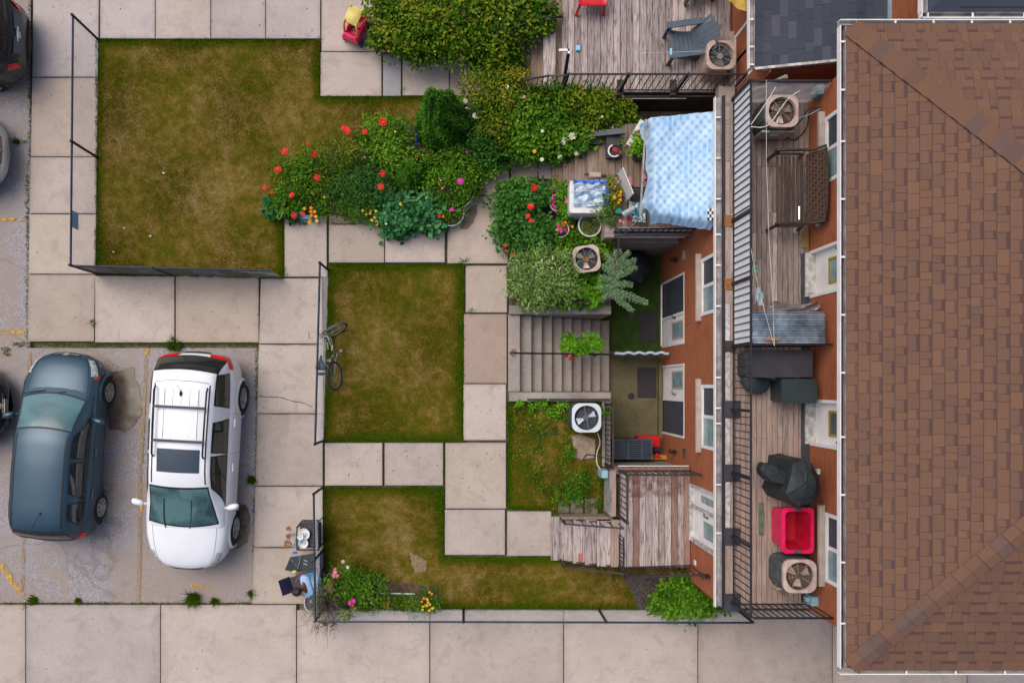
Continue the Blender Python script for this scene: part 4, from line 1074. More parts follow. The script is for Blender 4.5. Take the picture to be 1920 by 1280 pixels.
X3 = wx(1163, DZ)
d3 = deck('weathered plank deck in front of the white door at the lower right', X3, 5.08, wy(1063, DZ), wy(884, DZ), DZ, 11, [M_WGREY, M_WGREY, M_WRED])
m = MB(); m.box(X3+0.05, 5.07, wy(1060,DZ), wy(890,DZ), DZ-0.2, DZ-0.034); m.obj('joists', M_WX, d3)
m = MB(); m.bbox(X3-0.09, 5.06, wy(884,DZ)+0.006, wy(878,DZ)+0.03, DZ-0.16, DZ+0.02, 0.006); m.obj('edge_beam', M_WRED, d3)
m = MB(); m.box(X3-0.05, 5.05, wy(877,DZ)+0.035, wy(877,DZ)+0.052, DZ-0.05, DZ-0.01); m.obj('trim_strip', M_WHITE, d3)
m = MB(); m.bbox(X3-0.19, X3-0.093, wy(968,DZ), wy(878,DZ)+0.02, DZ-0.14, DZ+0.01, 0.006); m.obj('edge_beam', M_WTAN, d3)
m = MB(); m.bbox(X3-0.19, X3-0.004, wy(1063,DZ), wy(975,DZ), DZ-0.16, DZ-0.02, 0.006); m.obj('edge_beam', M_WTAN, d3)
m = MB(); m.box(X3-0.21, X3-0.195, wy(968,DZ), wy(884,DZ), 0.0, DZ-0.02); m.obj('side_panel', M_GUTG, d3)
# red-worn area of planks
k = N('worn_red_paint'); f_ = k.rng(k.noise(6, 5, 0.7), 0.42, 0.62, 0, 0.55)
tr0 = k.n('ShaderNodeBsdfTransparent'); mx0 = k.n('ShaderNodeMixShader'); k.done((0.22, 0.08, 0.055), 0.85)
k.t.links.new(f_, mx0.inputs[0]); k.t.links.new(tr0.outputs[0], mx0.inputs[1]); k.t.links.new(k.b.outputs[0], mx0.inputs[2]); k.t.links.new(mx0.outputs[0], k.out.inputs[0])
m = MB(); a = W(1172, 892, DZ); b = W(1283, 932, DZ); m.add([(a.x,b.y,DZ+0.004),(b.x,b.y,DZ+0.004),(b.x,a.y,DZ+0.004),(a.x,a.y,DZ+0.004)], [(0,1,2,3)]); m.obj('worn_paint', k.mt, d3)
yn = wy(881, DZ)
railing('black railing along the upper edge of the lower deck', [(X3-0.03, yn), (5.05, yn)], 0.95, 0.12, M_BRNIRON, [DZ, DZ], low=0.08)
railing('black railing on the left side of the lower deck', [(X3-0.04, yn), (X3-0.04, wy(966, DZ))], 0.95, 0.12, M_BRNIRON, [DZ, DZ], low=0.08, posts=[(X3-0.04, yn, DZ), (X3-0.04, wy(966,DZ), DZ)])
ysr = wy(1062, DZ)
railing('black railing along the lower edge of the lower deck', [(X3-0.02, ysr), (5.05, ysr+0.05)], 0.95, 0.12, M_BRNIRON, [DZ, DZ], low=0.08, posts=[(X3-0.03, ysr, DZ)])
railing('short black railing gate between the steps and the lower deck', [(X3-0.03, wy(1000,DZ)), (X3-0.03, ysr)], 0.5, 0.09, M_BRNIRON, [DZ, DZ], low=0.05)
SXS = [wx(1034,.1), wx(1053,.2), wx(1074,.3), wx(1096,.4), wx(1118,.5), wx(1144,.6)]
s3 = steps('weathered grey wooden steps rising to the lower deck', SXS, wy(1056,.4), wy(972,.4), [0.10,0.25,0.40,0.55,0.70], [M_WGREY])
m = MB(); m.bbox(SXS[1]-0.02, SXS[-1]+0.1, wy(972,.3)+0.006, wy(968,.3)+0.02, -0.1, 0.45, 0.006); m.obj('side_board', M_WBRN, s3)
for (a, b, lb) in ((971,988,'black stair railing on the upper side of the wooden steps'),(1050,1066,'black stair railing on the lower side of the wooden steps')):
    railing(lb, [(wx(1052,.2), wy(a+2,.3)), (X3-0.04, wy(a+2,.3))], 0.72, 0.2, M_BRNIRON, [0.18, DZ-0.1], low=0.06, posts=[(wx(1052,.2), wy(a+2,.3), 0.1)])
m = MB(); p = W(1089, 1045, 0.41); m.bbox(p.x-0.06, p.x+0.06, p.y-0.14, p.y+0.10, 0.401, 0.406, 0.002); one('red_stain', m, simple('faded_red', (0.42,0.16,0.13),(0.3,0.14,0.12),0.8), 'faded red patch on the third tread of the lower steps', 'patch')

# railings of the sunken entrance
railing('black railing on the curb between the small garden and the sunken entrance', [(3.325, -0.40), (3.325, -1.80)], 0.95, 0.115, M_BRNIRON, [0.03, 0.03], low=0.08, posts=[(3.325, -0.40, 0.03), (3.325,-1.8,0.03)])
railing('black railing on the wall at the upper side of the concrete stairs', [(1.45, 1.93), (3.40, 1.93)], 0.32, 0.1, M_BRNIRON, [0.08, 0.08], low=0.05)
railing('dark low railing on the wall at the lower side of the concrete stairs', [(1.5, -0.29), (3.42, -0.29)], 0.10, 0.3, M_BRNIRON, [0.065, 0.065], low=0.02)
hr = thing('handrail', 'dark iron handrail down the middle of the concrete stairs', 'handrail', (1.2, 0.8, 0))
m = MB(); m.tube([(wx(962,.8), wy(662,.8), 0.85), (3.3, 0.79, -0.55), (3.62, 0.79, -0.78)], 0.022, 7); m.obj('rail', M_BRNIRON, hr)
for x, zb, zt in ((wx(962,.8), 0.0, 0.85), (3.3, -1.5, -0.55)):
    m = MB(); m.tube([(x, 0.79, zb), (x, 0.79, zt)], 0.02, 6); m.obj('post', M_BRNIRON, hr)
p = W(962, 661); patch_poly('rust_stain', [(962+9*math.cos(t*PI/6)*rnd.uniform(.7,1.1), 661+9*math.sin(t*PI/6)*rnd.uniform(.7,1.1)) for t in range(12)], 0.018, M_RUST)

M_CHAINP = simple('bright_galvanised_wire', (0.82, 0.80, 0.80), (0.62, 0.60, 0.60), 0.5, 0.0, scale=4)
# ---------------------------------------------------------------- chain-link fences
def fence(label, pts, h, posts, dark=False, lean=(0, 0), ext=False, z0=-0.03, mat=None, group='chain-link fences round the lawns'):
    t = thing('chain_link_fence', label, 'fence', (*pts[0], z0), group=group)
    m = MB(); sp = 0.085; r = 0.0024; L3 = Vector((lean[0], lean[1], 0))
    for i in range(len(pts)-1):
        a = Vector((*pts[i], z0)); b = Vector((*pts[i+1], z0)); d = (b-a); Ln = d.length; d.normalize(); up = Vector((0,0,1))*h + L3
        q = MB(); q.tube([a+up, b+up], 0.024, 8); q.obj('top_rail', M_NAVY, t)
        n = int((Ln+h)/sp)
        for s in (1, -1):
            for q_ in range(n):
                u0 = q_*sp - (h if s > 0 else 0)
                # wire from (u, v=0) to (u + s*h, v=h), clipped to 0..Ln
                ua, va, ub, vb = u0 + (0 if s > 0 else 0), 0.0, u0 + s*h, h
                if s < 0: ua, ub = u0 , u0 - h
                pts2 = []
                for (x0, y0_, x1, y1_) in ((ua, va, ub, vb),):
                    lo, hi = 0.0, 1.0; dx = x1-x0
                    if dx:
                        t0, t1 = (0-x0)/dx, (Ln-x0)/dx
                        if t0 > t1: t0, t1 = t1, t0
                        lo, hi = max(lo, t0), min(hi, t1)
                    if hi-lo > 0.02: pts2 = [(x0+dx*lo, (y1_-y0_)*lo), (x0+dx*hi, (y1_-y0_)*hi)]
                if pts2:
                    A = a + d*pts2[0][0] + up*(pts2[0][1]/h); B = a + d*pts2[1][0] + up*(pts2[1][1]/h)
                    m.tube([A, B], r, 3)
        # twisted wire ends above the rail
        for q_ in range(int(Ln/sp)):
            A = a + d*(q_*sp) + up; m.tube([A, A + Vector((0,0,0.035)) + d*0.012 + Vector((rnd.uniform(-.01,.01), rnd.uniform(-.01,.01), 0))], 0.003, 3)
    o = m.obj('chain_link_mesh', mat or M_CHAINP, t, kind='stuff')
    for (x, y) in posts:
        q = MB(); up = Vector((0,0,h+0.03)) + L3; q.tube([Vector((x,y,z0)), Vector((x,y,z0))+up], 0.03, 8); q.lathe([(0.001,0.055),(0.03,0.045),(0.036,0.0),(0.036,-0.01)][::-1], 8, (x+lean[0], y+lean[1], z0+h+0.02)); q.obj('post', M_BLACK, t)
    return t
fa = [tuple(W(183.5,74)[:2]), tuple(W(179.5,512)[:2])]
f1 = fence('chain-link fence down the left side of the large lawn, with a blue sheet on it', fa, 1.18, [fa[0], tuple(W(182,295)[:2]), fa[1]])
m = MB(); a = Vector(fa[1])+ (Vector(fa[0])-Vector(fa[1]))*0.155; b = Vector(fa[1])+ (Vector(fa[0])-Vector(fa[1]))*0.22
m.box(a.x-0.02, a.x-0.012, a.y, b.y+0.02, 0.80, 1.16); one('blue_sheet', m, M_BLUEP, 'light blue plastic sheet hooked on the left chain-link fence', 'plastic sheet')
fb = [fa[1], tuple(W(531,521)[:2])]
f2 = fence('dark screened fence along the lower edge of the large lawn', [fb[0], fb[1]], 1.12, [tuple(W(322,516)[:2])], mat=M_CHAIN)
k = N('dark_windscreen'); tr1 = k.n('ShaderNodeBsdfTransparent'); mx1 = k.n('ShaderNodeMixShader'); k.done(k.ramp(k.noise(6, 4), [(0.4, (0.03,0.04,0.035)), (0.6, (0.07,0.075,0.06))]), 0.9)
mx1.inputs[0].default_value = 0.8; k.t.links.new(tr1.outputs[0], mx1.inputs[1]); k.t.links.new(k.b.outputs[0], mx1.inputs[2]); k.t.links.new(mx1.outputs[0], k.out.inputs[0])
m = MB(); A = Vector((*fb[0], 0)); B = Vector((*fb[1], 0)); nn = 14
Pg = np.zeros((nn, 4, 3))
for i in range(nn):
    for j in range(4):
        p = A+(B-A)*(i/(nn-1)); hh = 1.08*(1-max(0,(i-10))/4.0); Pg[i,j] = (p.x, p.y+0.02*math.sin(i*1.7), hh*j/3)
m.grid(Pg); m.obj('windscreen_fabric', k.mt, f2)
fc = [tuple(W(615,506)[:2]), tuple(W(606.5,826)[:2])]
fence('chain-link fence with a bicycle leaning on it beside the middle lawn', fc, 1.05, fc)
fd = [tuple(W(604,914)[:2]), tuple(W(607,1138)[:2])]
fence('chain-link fence beside the seated person', fd, 1.05, [fd[0], tuple(W(606,1030)[:2]), fd[1]])
fe = [tuple(W(612,1141)[:2]), tuple(W(1381,1143)[:2])]
fence('long chain-link fence between the lower lawn and the sidewalk', fe, 1.0, [tuple(W(p,1141)[:2]) for p in (869,1122,1381)])
# ---------------------------------------------------------------- cars
def carpaint(name, c, rough=0.28, metal=0.0, coat=0.35):
    k = N(name); col = k.ramp(k.noise(3, 4), [(0.3, tuple(x*0.94 for x in c)), (0.7, c)])
    return k.done(col, rough, metal, 0.5, Coat_Weight=coat, Coat_Roughness=0.22)
P_DKSKY = carpaint('sky_tinted_dark_paint', (0.027, 0.070, 0.110), 0.40, 0.40)  # dark car; the blue sky reflection is mixed into its paint colour
P_WHITE = carpaint('white_paint', (0.80, 0.82, 0.86), 0.35)
P_BLACK = carpaint('black_paint', (0.016, 0.014, 0.018), 0.25)
P_SILV = carpaint('pale_silver_paint', (0.55, 0.56, 0.56), 0.3, 0.2)
M_TRIM = simple('black_trim', (0.012, 0.014, 0.018), None, 0.5)
M_SEAM = simple('panel_gap', (0.02, 0.022, 0.026), None, 0.8)
M_TYRE = simple('tyre_rubber', (0.022, 0.022, 0.024), (0.014, 0.014, 0.015), 0.85, scale=20)
M_RIM = simple('alloy_rim', (0.55, 0.54, 0.52), (0.42, 0.41, 0.40), 0.35, 0.55, scale=12)
M_CHROME = simple('chrome', (0.75, 0.77, 0.80), None, 0.15, 0.9)
M_TAIL = simple('red_tail_lamp', (0.68, 0.006, 0.012), (0.5, 0.004, 0.008), 0.15, coat=0.5)
M_AMBER = simple('amber_lamp', (0.55, 0.10, 0.02), None, 0.2)
M_SIDEG = simple('dark_tinted_glass', (0.030, 0.034, 0.034), (0.016, 0.018, 0.019), 0.05, spec=0.7, scale=1.2)
M_SUNR = simple('sunroof_glass', (0.035, 0.055, 0.085), (0.028, 0.045, 0.07), 0.07, spec=0.8, scale=1.5)
M_HEADL = simple('headlamp_lens', (0.55, 0.58, 0.60), (0.22, 0.25, 0.27), 0.08, spec=0.8, scale=14)
M_SEAT = simple('seat_fabric', (0.17, 0.23, 0.23), (0.12, 0.17, 0.17), 0.9)
def glassmat(name, c, c2):
    k = N(name); sep = k.noise(1.7, 4, 0.5, dist=0.5)
    return k.done(k.ramp(sep, [(0.38, c2), (0.58, c)]), 0.2, 0, 0.6)
M_WSH = glassmat('teal_windscreen', (0.075, 0.18, 0.20), (0.04, 0.11, 0.125))
M_WSH2 = glassmat('green_windscreen', (0.095, 0.19, 0.19), (0.025, 0.06, 0.06))
M_PLATE = simple('number_plate', (0.62, 0.65, 0.72), (0.5, 0.53, 0.6), 0.5, scale=20)

def cr(tab, y):
    """smooth interpolation through a table of (y, value)"""
    ys = [a for a, _ in tab]; vs = [b for _, b in tab]
    if y <= ys[0]: return vs[0]
    if y >= ys[-1]: return vs[-1]
    i = max(j for j in range(len(ys)-1) if ys[j] <= y); h = ys[i+1]-ys[i]; t = (y-ys[i])/h
    def sl(j):
        if j == 0: return (vs[1]-vs[0])/(ys[1]-ys[0])
        if j == len(ys)-1: return (vs[-1]-vs[-2])/(ys[-1]-ys[-2])
        a = (vs[j]-vs[j-1])/(ys[j]-ys[j-1]); b = (vs[j+1]-vs[j])/(ys[j+1]-ys[j])
        return 0 if a*b <= 0 else 2*a*b/(a+b)
    m0, m1 = sl(i)*h, sl(i+1)*h; t2, t3 = t*t, t*t*t
    return (2*t3-3*t2+1)*vs[i]+(t3-2*t2+t)*m0+(-2*t3+3*t2)*vs[i+1]+(t3-t2)*m1

class Car:
    def __init__(s, P): s.P = P
    def body(s, y, t):
        """t in -1..1: 0 = top centre line, +-1 = underside"""
        P = s.P; sg = 1 if t >= 0 else -1; a = abs(t)
        w, ze, zc = cr(P['w'], y), cr(P['ze'], y), cr(P['zc'], y)
        zl = 0.24 + cr(P['lift'], y)
        pts = [(0,zc),(.35*w,zc-.1*(zc-ze)),(.62*w,ze+.66*(zc-ze)),(.80*w,ze+.34*(zc-ze)),(.90*w,ze+0.05*(zc-ze)-.012),(.955*w,ze-.055),(.985*w,ze-.14),(w,max(ze-.27,zl+.16)),(w*1.0,max(.46,zl+.10)),(w*.985,max(.33,zl+.05)),(w*.93,zl),(0,zl)]
        ks = [0,.16,.30,.42,.50,.55,.60,.68,.78,.86,.92,1.0]
        i = max(j for j in range(11) if ks[j] <= a+1e-9) if a < 1 else 10
        f = (a-ks[i])/(ks[i+1]-ks[i]); x = pts[i][0]+(pts[i+1][0]-pts[i][0])*f; z = pts[i][1]+(pts[i+1][1]-pts[i][1])*f
        q = min(1, x/max(w, 0.01)); bow = cr(P['bow'], y)
        return Vector((sg*x, y + bow*(1-q*q), z))
    def gh(s, y, t):
        """greenhouse, t -1..1: 0 = roof centre, +-.5 roof edge, +-1 belt line"""
        P = s.P; sg = 1 if t >= 0 else -1; a = abs(t)
        xb = cr(P['w'], y)*P['belt']; zb = cr(P['ze'], y)-0.03; zr = max(cr(P['zr'], y), zb+0.02); xr = cr(P['wr'], y)
        full = min(1, (zr-zb)/0.35); ed = 0.075*full
        if a >= 0.5:
            f = (1-a)/0.5; x = xb+(xr-xb)*f+0.035*math.sin(PI*f)*full; z = zb+(zr-ed-zb)*f
        else:
            f = (0.5-a)/0.5; x = xr*(1-f); z = zr-ed*(1-f)**2.4
        q = min(1, x/max(xb, .01)); bow = cr(P['gbow'], y)
        return Vector((sg*x, y + bow*(1-q*q), z))
    def patch(s, fn, y0, y1, ny, t0, t1, nt, off, par, name, mat, thick=True, fy=None, label=None, mirror=False, smooth=True):
        def pt(i, j):
            t = t0+(t1-t0)*j/(nt-1); f = i/(ny-1)
            a, b = (fy(t) if fy else (y0, y1)); y = a+(b-a)*f
            e = 1e-3; p = fn(y, t); n = (fn(y+e, t)-fn(y-e, t)).cross(fn(y, t+e)-fn(y, t-e))
            if n.length < 1e-12: n = Vector((0, 0, 1))
            n.normalize()
            if n.dot(p-Vector((0, p.y*0.6, 0.55))) < 0: n = -n
            return p+n*off
        Pg = np.array([[tuple(pt(i, j)) for j in range(nt)] for i in range(ny)])
        m = MB(); m.grid(Pg)
        o = m.obj(name, mat, par, world=False, smooth=smooth, label=label)
        return o
    def wheel(s, root, x, y, r, sg):
        w = 0.21
        def lx(m, cx): m.v = [(cx+sg*p[2], y+p[0], r+p[1]) for p in m.v]; 
        m = MB(); m.lathe([(r*0.66,-w/2),(r*0.93,-w/2),(r,-w/2+.03),(r,w/2-.03),(r*0.93,w/2),(r*0.70,w/2+.004),(r*0.67,w/2-.03)], 28); lx(m, x); m.f = [f[::-1] if sg < 0 else f for f in m.f]
        ty = m.obj('wheel', M_TYRE, root, world=False, smooth=False)
        m = MB(); m.lathe([(r*0.30,w/2-.07),(r*0.66,w/2-.065),(r*0.69,w/2+.001),(r*0.64,w/2+.006),(r*0.60,w/2-.045),(r*0.2,w/2-.05)], 28); lx(m, x); m.obj('rim', M_TRIM, ty, world=False)
        m = MB(); m.lathe([(r*0.60,w/2-.03),(r*0.685,w/2-.01),(r*0.685,w/2+.008),(r*0.62,w/2+.010),(r*0.60,w/2-.02)], 28)
        for q in range(s.P.get('spk', 7)):
            a = 2*PI*q/s.P.get('spk', 7)+0.2; c, d = math.cos(a), math.sin(a)
            m.bar((c*r*.1, d*r*.1, w/2-.015), (c*r*.64, d*r*.64, w/2+.0), 0.045, 0.025)
        m.lathe([(0.001,w/2+.005),(r*.18,w/2+.002),(r*.2,w/2-.03)], 12); lx(m, x); m.obj('spokes', M_RIM, ty, world=False)
        return ty
    def build(s, label, loc, rz, group=None, cat='car'):
        P = s.P; root = thing('parked_car', label, cat, loc, rz, group); paint = P['paint']
        y0, y1 = P['w'][0][0], P['w'][-1][0]; ys = list(np.linspace(y0, y1, 54)); ts = [-1,-.92,-.86,-.78,-.68,-.6,-.55,-.5,-.42,-.36,-.30,-.23,-.16,-.08,0,.08,.16,.23,.30,.36,.42,.5,.55,.6,.68,.78,.86,.92,1]
        m = MB(); m.loft([[s.body(y, t) for t in ts[:-1]] for y in ys]); m.f = [f[::-1] for f in m.f]
        bd = m.obj('body', paint, root, world=False, smooth=True)
        g0, g1 = P['g']; m = MB(); tt = np.linspace(-1, 1, 33)
        m.grid(np.array([[tuple(s.gh(y, t)) for t in tt] for y in np.linspace(g0, g1, 46)])); m.obj('cabin', paint, root, world=False, smooth=True)
        pp = lambda *a, **k: s.patch(*a, **k)
        G_, B_ = s.gh, s.body
        # glass with black surrounds
        for (nm, a, b, te, mat) in (('windscreen', P['ws'][0], P['ws'][1], 0.475, P['wsmat']), ('rear_window', P['rw'][0], P['rw'][1], P.get('rwt', 0.46), M_SIDEG)):
            fr = pp(G_, a-0.035, b+0.035, 12, -te-.02, te+.02, 17, 0.004, root, nm, M_TRIM)
            pp(G_, a, b, 12, -te, te, 17, 0.008, fr, 'pane', mat)
        for sg in (-1, 1):
            for (a, b, ta, tb) in P['sw']:
                def fy(t, a=a, b=b): 
                    f = (0.93-abs(t))/0.36; return (a + P.get('rk', 0.10)*f*(1 if a < -1 else 0.25), b - P.get('fk', 0.30)*f*(1 if b > 0.3 else 0.08))
                fr = pp(G_, a, b, 10, sg*.97, sg*.54, 8, 0.003, root, 'side_window', M_TRIM, fy=lambda t: (fy(t)[0]-.025, fy(t)[1]+.025))
                pp(G_, a, b, 10, sg*.93, sg*.57, 8, 0.007, fr, 'pane', P.get('sgm', M_SIDEG), fy=fy)
        # seams
        for (a, b, t0, t1) in P['seams']:
            for sg in (-1, 1):
                pp(B_, a, b, 14, sg*t0, sg*t1, 6, 0.002, root, 'panel_seam', M_SEAM)
        for (fn, a, b, t0, t1, nm, mat, mir) in P['extra']:
            for sg in ((-1, 1) if mir else (1,)):
                pp(G_ if fn == 'g' else B_, a, b, 10, sg*t0, sg*t1, 10, 0.009, root, nm, mat)
        # wheels and arches
        r = P['r']
        for yy in P['axles']:
            for sg in (-1, 1):
                wv = cr(P['w'], yy)
                m = MB(); n = 20; pts = []
                for q in range(n+1):
                    a = -0.35 + (PI+0.7)*q/n; pts.append((math.cos(a), math.sin(a)))
                R1, R0 = r*1.17, r*1.17+0.02; X = sg*(wv+0.004)
                m.add([(X, yy+c*R1, max(0.12, r+d*R1)) for c, d in pts] + [(X, yy, r)], [((q, q+1, n+1) if sg > 0 else (q+1, q, n+1)) for q in range(n)])
                m.obj('wheel_arch', M_TRIM, root, world=False)
                m = MB(); lip = [[(sg*(wv-.03), yy+c*r*1.17, max(.14, r+d*r*1.17)), (sg*(wv+.018), yy+c*r*1.19, max(.14, r+d*r*1.19)), (sg*(wv+.014), yy+c*r*1.26, max(.14, r+d*r*1.26)), (sg*(wv-.03), yy+c*r*1.34, max(.14, r+d*r*1.34))] for c, d in pts]
                m.loft(lip, cap=False, close=False)
                if sg > 0: m.f = [f[::-1] for f in m.f]
                m.obj('arch_lip', paint, root, world=False, smooth=True)
                s.wheel(root, sg*(wv-0.085), yy, r, sg)
        # mirrors
        ym, zm = P['mir']; wv = cr(P['w'], ym)
        for sg in (-1, 1):
            m = MB(); ring = []
            for (dx, sc) in ((0, .5), (.05, .9), (.16, 1.0), (.22, .8), (.25, .4)):
                x = wv*0.93+0.06+dx; yb = ym - 0.05*dx/0.25*1.0
                ring.append([(sg*x, yb+c*0.075*sc, zm+d*0.075*sc) for c, d in [(math.cos(2*PI*i/10), math.sin(2*PI*i/10)) for i in range(10)]])
            m.loft(ring); m.bar((sg*(wv*0.90), ym+0.02, zm-.05), (sg*(wv*0.93+0.09), ym, zm-.02), 0.05, 0.03)
            mr = m.obj('wing_mirror', P.get('mirm', paint), root, world=False, smooth=True)
        # door handles
        for yh in P['hd']:
            for sg in (-1, 1):
                p = s.body(yh, sg*0.615); m = MB(); m.bar((p.x+sg*.02, yh-.09, p.z), (p.x+sg*.02, yh+.09, p.z), .03, .025); m.obj('door_handle', P.get('hm', paint), root, world=False)
        return root

hatch = Car(dict(paint=P_DKSKY, spk=8, r=0.315, axles=(-1.33, 1.33), belt=0.925, wsmat=M_WSH, sgm=M_SIDEG,
  w=[(-2.04,.56),(-1.98,.70),(-1.85,.80),(-1.5,.865),(-.8,.885),(.6,.885),(1.3,.87),(1.65,.82),(1.88,.74),(2.04,.60),(2.13,.42)],
  ze=[(-2.04,.66),(-1.98,.90),(-1.85,.97),(-1.2,.97),(0,.94),(1.0,.90),(1.5,.82),(1.85,.73),(2.04,.64),(2.13,.52)],
  zc=[(-2.04,.68),(-1.98,.93),(-1.85,1.0),(0,1.0),(1.0,1.03),(1.5,.95),(1.85,.83),(2.04,.70),(2.13,.55)],
  lift=[(-2.1,.14),(-1.8,.02),(1.8,.0),(2.13,.08)], bow=[(-2.04,-.07),(-1.6,-.03),(-.5,0),(1.2,.0),(1.7,.03),(2.13,.06)],
  g=(-1.93,1.22), zr=[(-1.93,.98),(-1.86,1.16),(-1.74,1.36),(-1.60,1.455),(-1.2,1.50),(-.4,1.515),(.1,1.49),(.36,1.42),(.8,1.20),(1.22,.96)],
  wr=[(-1.93,.70),(-1.7,.60),(-.8,.60),(.0,.60),(.4,.615),(1.22,.74)], gbow=[(-1.93,-.06),(-1.5,-.02),(-.5,0),(.1,.08),(.5,.14),(1.22,.19)],
  ws=(.40,1.06), rw=(-1.915,-1.80), sw=[(-1.62,-1.10,0,0),(-1.04,-.22,0,0),(-.16,.78,0,0)], fk=.46, rk=.16,
  seams=[(.955,.965,0,.5),(1.0,2.02,.395,.402),(.93,.94,.5,.86),(-.13,-.12,.5,.86),(-1.0,-.99,.5,.80)],
  extra=[('b',1.66,2.02,.44,.56,'headlamp',M_HEADL,True),('b',1.60,1.68,.50,.58,'side_lamp',M_AMBER,True),('b',2.06,2.10,-.30,.30,'grille',M_TRIM,False),('b',2.075,2.09,.06,.26,'grille_bar',M_CHROME,True),('b',2.05,2.11,-.05,.05,'badge',M_CHROME,False),
         ('b',-2.03,-1.80,.44,.63,'tail_lamp',M_TAIL,True),('b',1.08,1.20,-.40,.40,'cowl',M_TRIM,False)],
  mir=(.72,.98), hd=(-.95,.0)))
hc = hatch.build('dark hatchback with blue sky sheen in its paint parked nose up beside the white car', (-9.14, -1.39, -0.05), math.radians(-4.1))
m = MB(); m.tube([(0.12,-1.33,1.50),(0.12,-1.36,1.53),(0.06,-1.62,1.66)], 0.006, 5); m.lathe([(.028,0),(.02,.02),(.001,.025)], 8, (0.12,-1.33,1.495)); m.obj('aerial', M_TRIM, hc, world=False)
for sg in (-1, 1):
    hatch.patch(hatch.gh, -1.72, .30, 20, sg*.465, sg*.435, 3, .004, hc, 'roof_gutter', M_TRIM)
m = hatch.patch(hatch.gh, -1.735, -1.715, 3, -.44, .44, 17, .004, hc, 'panel_seam', M_SEAM)
m = hatch.patch(hatch.gh, -1.86, -1.84, 3, -.10, .10, 9, .014, hc, 'brake_lamp', M_TAIL)
for x0, d in ((0.25, 1), (-0.2, 1)):
    m = MB(); a = hatch.gh(1.16, .0); m.tube([(x0, 1.30, 1.02), (x0-0.25, 1.26, 1.03), (x0-0.52, 1.20, 1.03)], .010, 5); m.obj('wiper', M_TRIM, hc, world=False)

suv = Car(dict(paint=P_WHITE, spk=5, r=0.35, axles=(-1.49, 1.50), belt=0.93, wsmat=M_WSH2, sgm=M_SIDEG,
  w=[(-2.42,.62),(-2.36,.76),(-2.2,.86),(-1.8,.925),(-1.0,.945),(.6,.94),(1.3,.935),(1.7,.90),(2.0,.83),(2.2,.72),(2.32,.56),(2.38,.40)],
  ze=[(-2.42,.70),(-2.36,.98),(-2.2,1.08),(-1.2,1.09),(0,1.05),(1.1,1.02),(1.7,.95),(2.1,.86),(2.3,.76),(2.38,.64)],
  zc=[(-2.42,.72),(-2.36,1.0),(-2.2,1.1),(0,1.1),(1.1,1.13),(1.7,1.06),(2.1,.96),(2.3,.84),(2.38,.68)],
  lift=[(-2.4,.16),(-2.0,.04),(2.0,.02),(2.38,.12)], bow=[(-2.42,-.08),(-1.8,-.03),(-.5,0),(1.3,.0),(1.8,.03),(2.38,.07)],
  g=(-2.30,1.34), zr=[(-2.30,1.09),(-2.22,1.25),(-2.08,1.50),(-1.92,1.63),(-1.5,1.685),(-.5,1.70),(.1,1.67),(.36,1.61),(.8,1.37),(1.34,1.07)],
  wr=[(-2.30,.76),(-2.0,.66),(-1.2,.645),(.0,.63),(.4,.645),(1.34,.80)], gbow=[(-2.30,-.10),(-1.9,-.10),(-1.4,-.03),(-.5,0),(.1,.03),(.5,.08),(1.34,.14)],
  ws=(.42,1.22), rwt=.56, rw=(-2.27,-2.01), sw=[(-2.02,-1.30,0,0),(-1.02,-.30,0,0),(-.24,.86,0,0)], fk=.42, rk=.08,
  seams=[(1.20,1.208,0,.5),(1.22,2.22,.395,.401),(1.06,1.068,.5,.86),(-.27,-.262,.5,.86),(-1.15,-1.142,.5,.78)],
  extra=[('b',1.95,2.28,.43,.56,'headlamp',M_HEADL,True),('b',2.30,2.34,-.34,.34,'grille',M_TRIM,False),('b',2.315,2.33,-.14,.14,'grille_bar',M_CHROME,False),
         ('b',-2.405,-2.12,.43,.60,'tail_lamp',M_TAIL,True),('b',-2.40,-2.30,.22,.44,'tail_lamp',M_TAIL,True),('b',-2.415,-2.39,-.22,.22,'rear_handle',M_TRIM,False),('g',-.38,.10,0,.36,'sunroof',M_SUNR,True),('b',1.235,1.33,-.40,.40,'cowl',M_TRIM,False)],
  mir=(.92,1.08), hd=(-.95,.05)))
sc_ = suv.build('white SUV with roof rails and sunroof parked nose down beside the walkway', (-6.09, -1.70, -0.05), math.radians(177), cat='car')
for sg in (-1, 1):
    m = MB(); m.tube([(sg*.555,-1.70,1.665),(sg*.56,-1.62,1.735),(sg*.55,-.9,1.755),(sg*.54,-.26,1.74),(sg*.535,-.20,1.66)], .020, 7); m.obj('roof_rail', M_TRIM, sc_, world=False, smooth=True)
    suv.patch(suv.gh, -1.72, .34, 20, sg*.462, sg*.44, 3, .004, sc_, 'roof_gutter', M_SEAM)
for yy in (-1.27, -.55):
    m = MB(); m.bar((-.55, yy, 1.755), (.55, yy, 1.755), .055, .025); m.obj('cross_bar', M_NAVY, sc_, world=False)
for x in (-.36,-.18,0,.18,.36):
    for a, b in ((-1.66,-1.32),(-1.22,-.60)):
        m = MB(); z = 1.69; m.bar((x,a,1.683+0.000),(x,b,1.695),.02,.012); m.obj('roof_rib', P_WHITE, sc_, world=False)
m = MB(); m.lathe([(.03,0),(.022,.05),(.001,.06)], 8, (0,-1.56,1.68), 1, 2.2); m.tube([(0,-1.60,1.70),(.05,-1.74,1.80)], .005, 5); m.obj('aerial', M_TRIM, sc_, world=False)
suv.patch(suv.gh, -1.755, -1.745, 3, -.44, .44, 17, .004, sc_, 'panel_seam', M_SEAM)
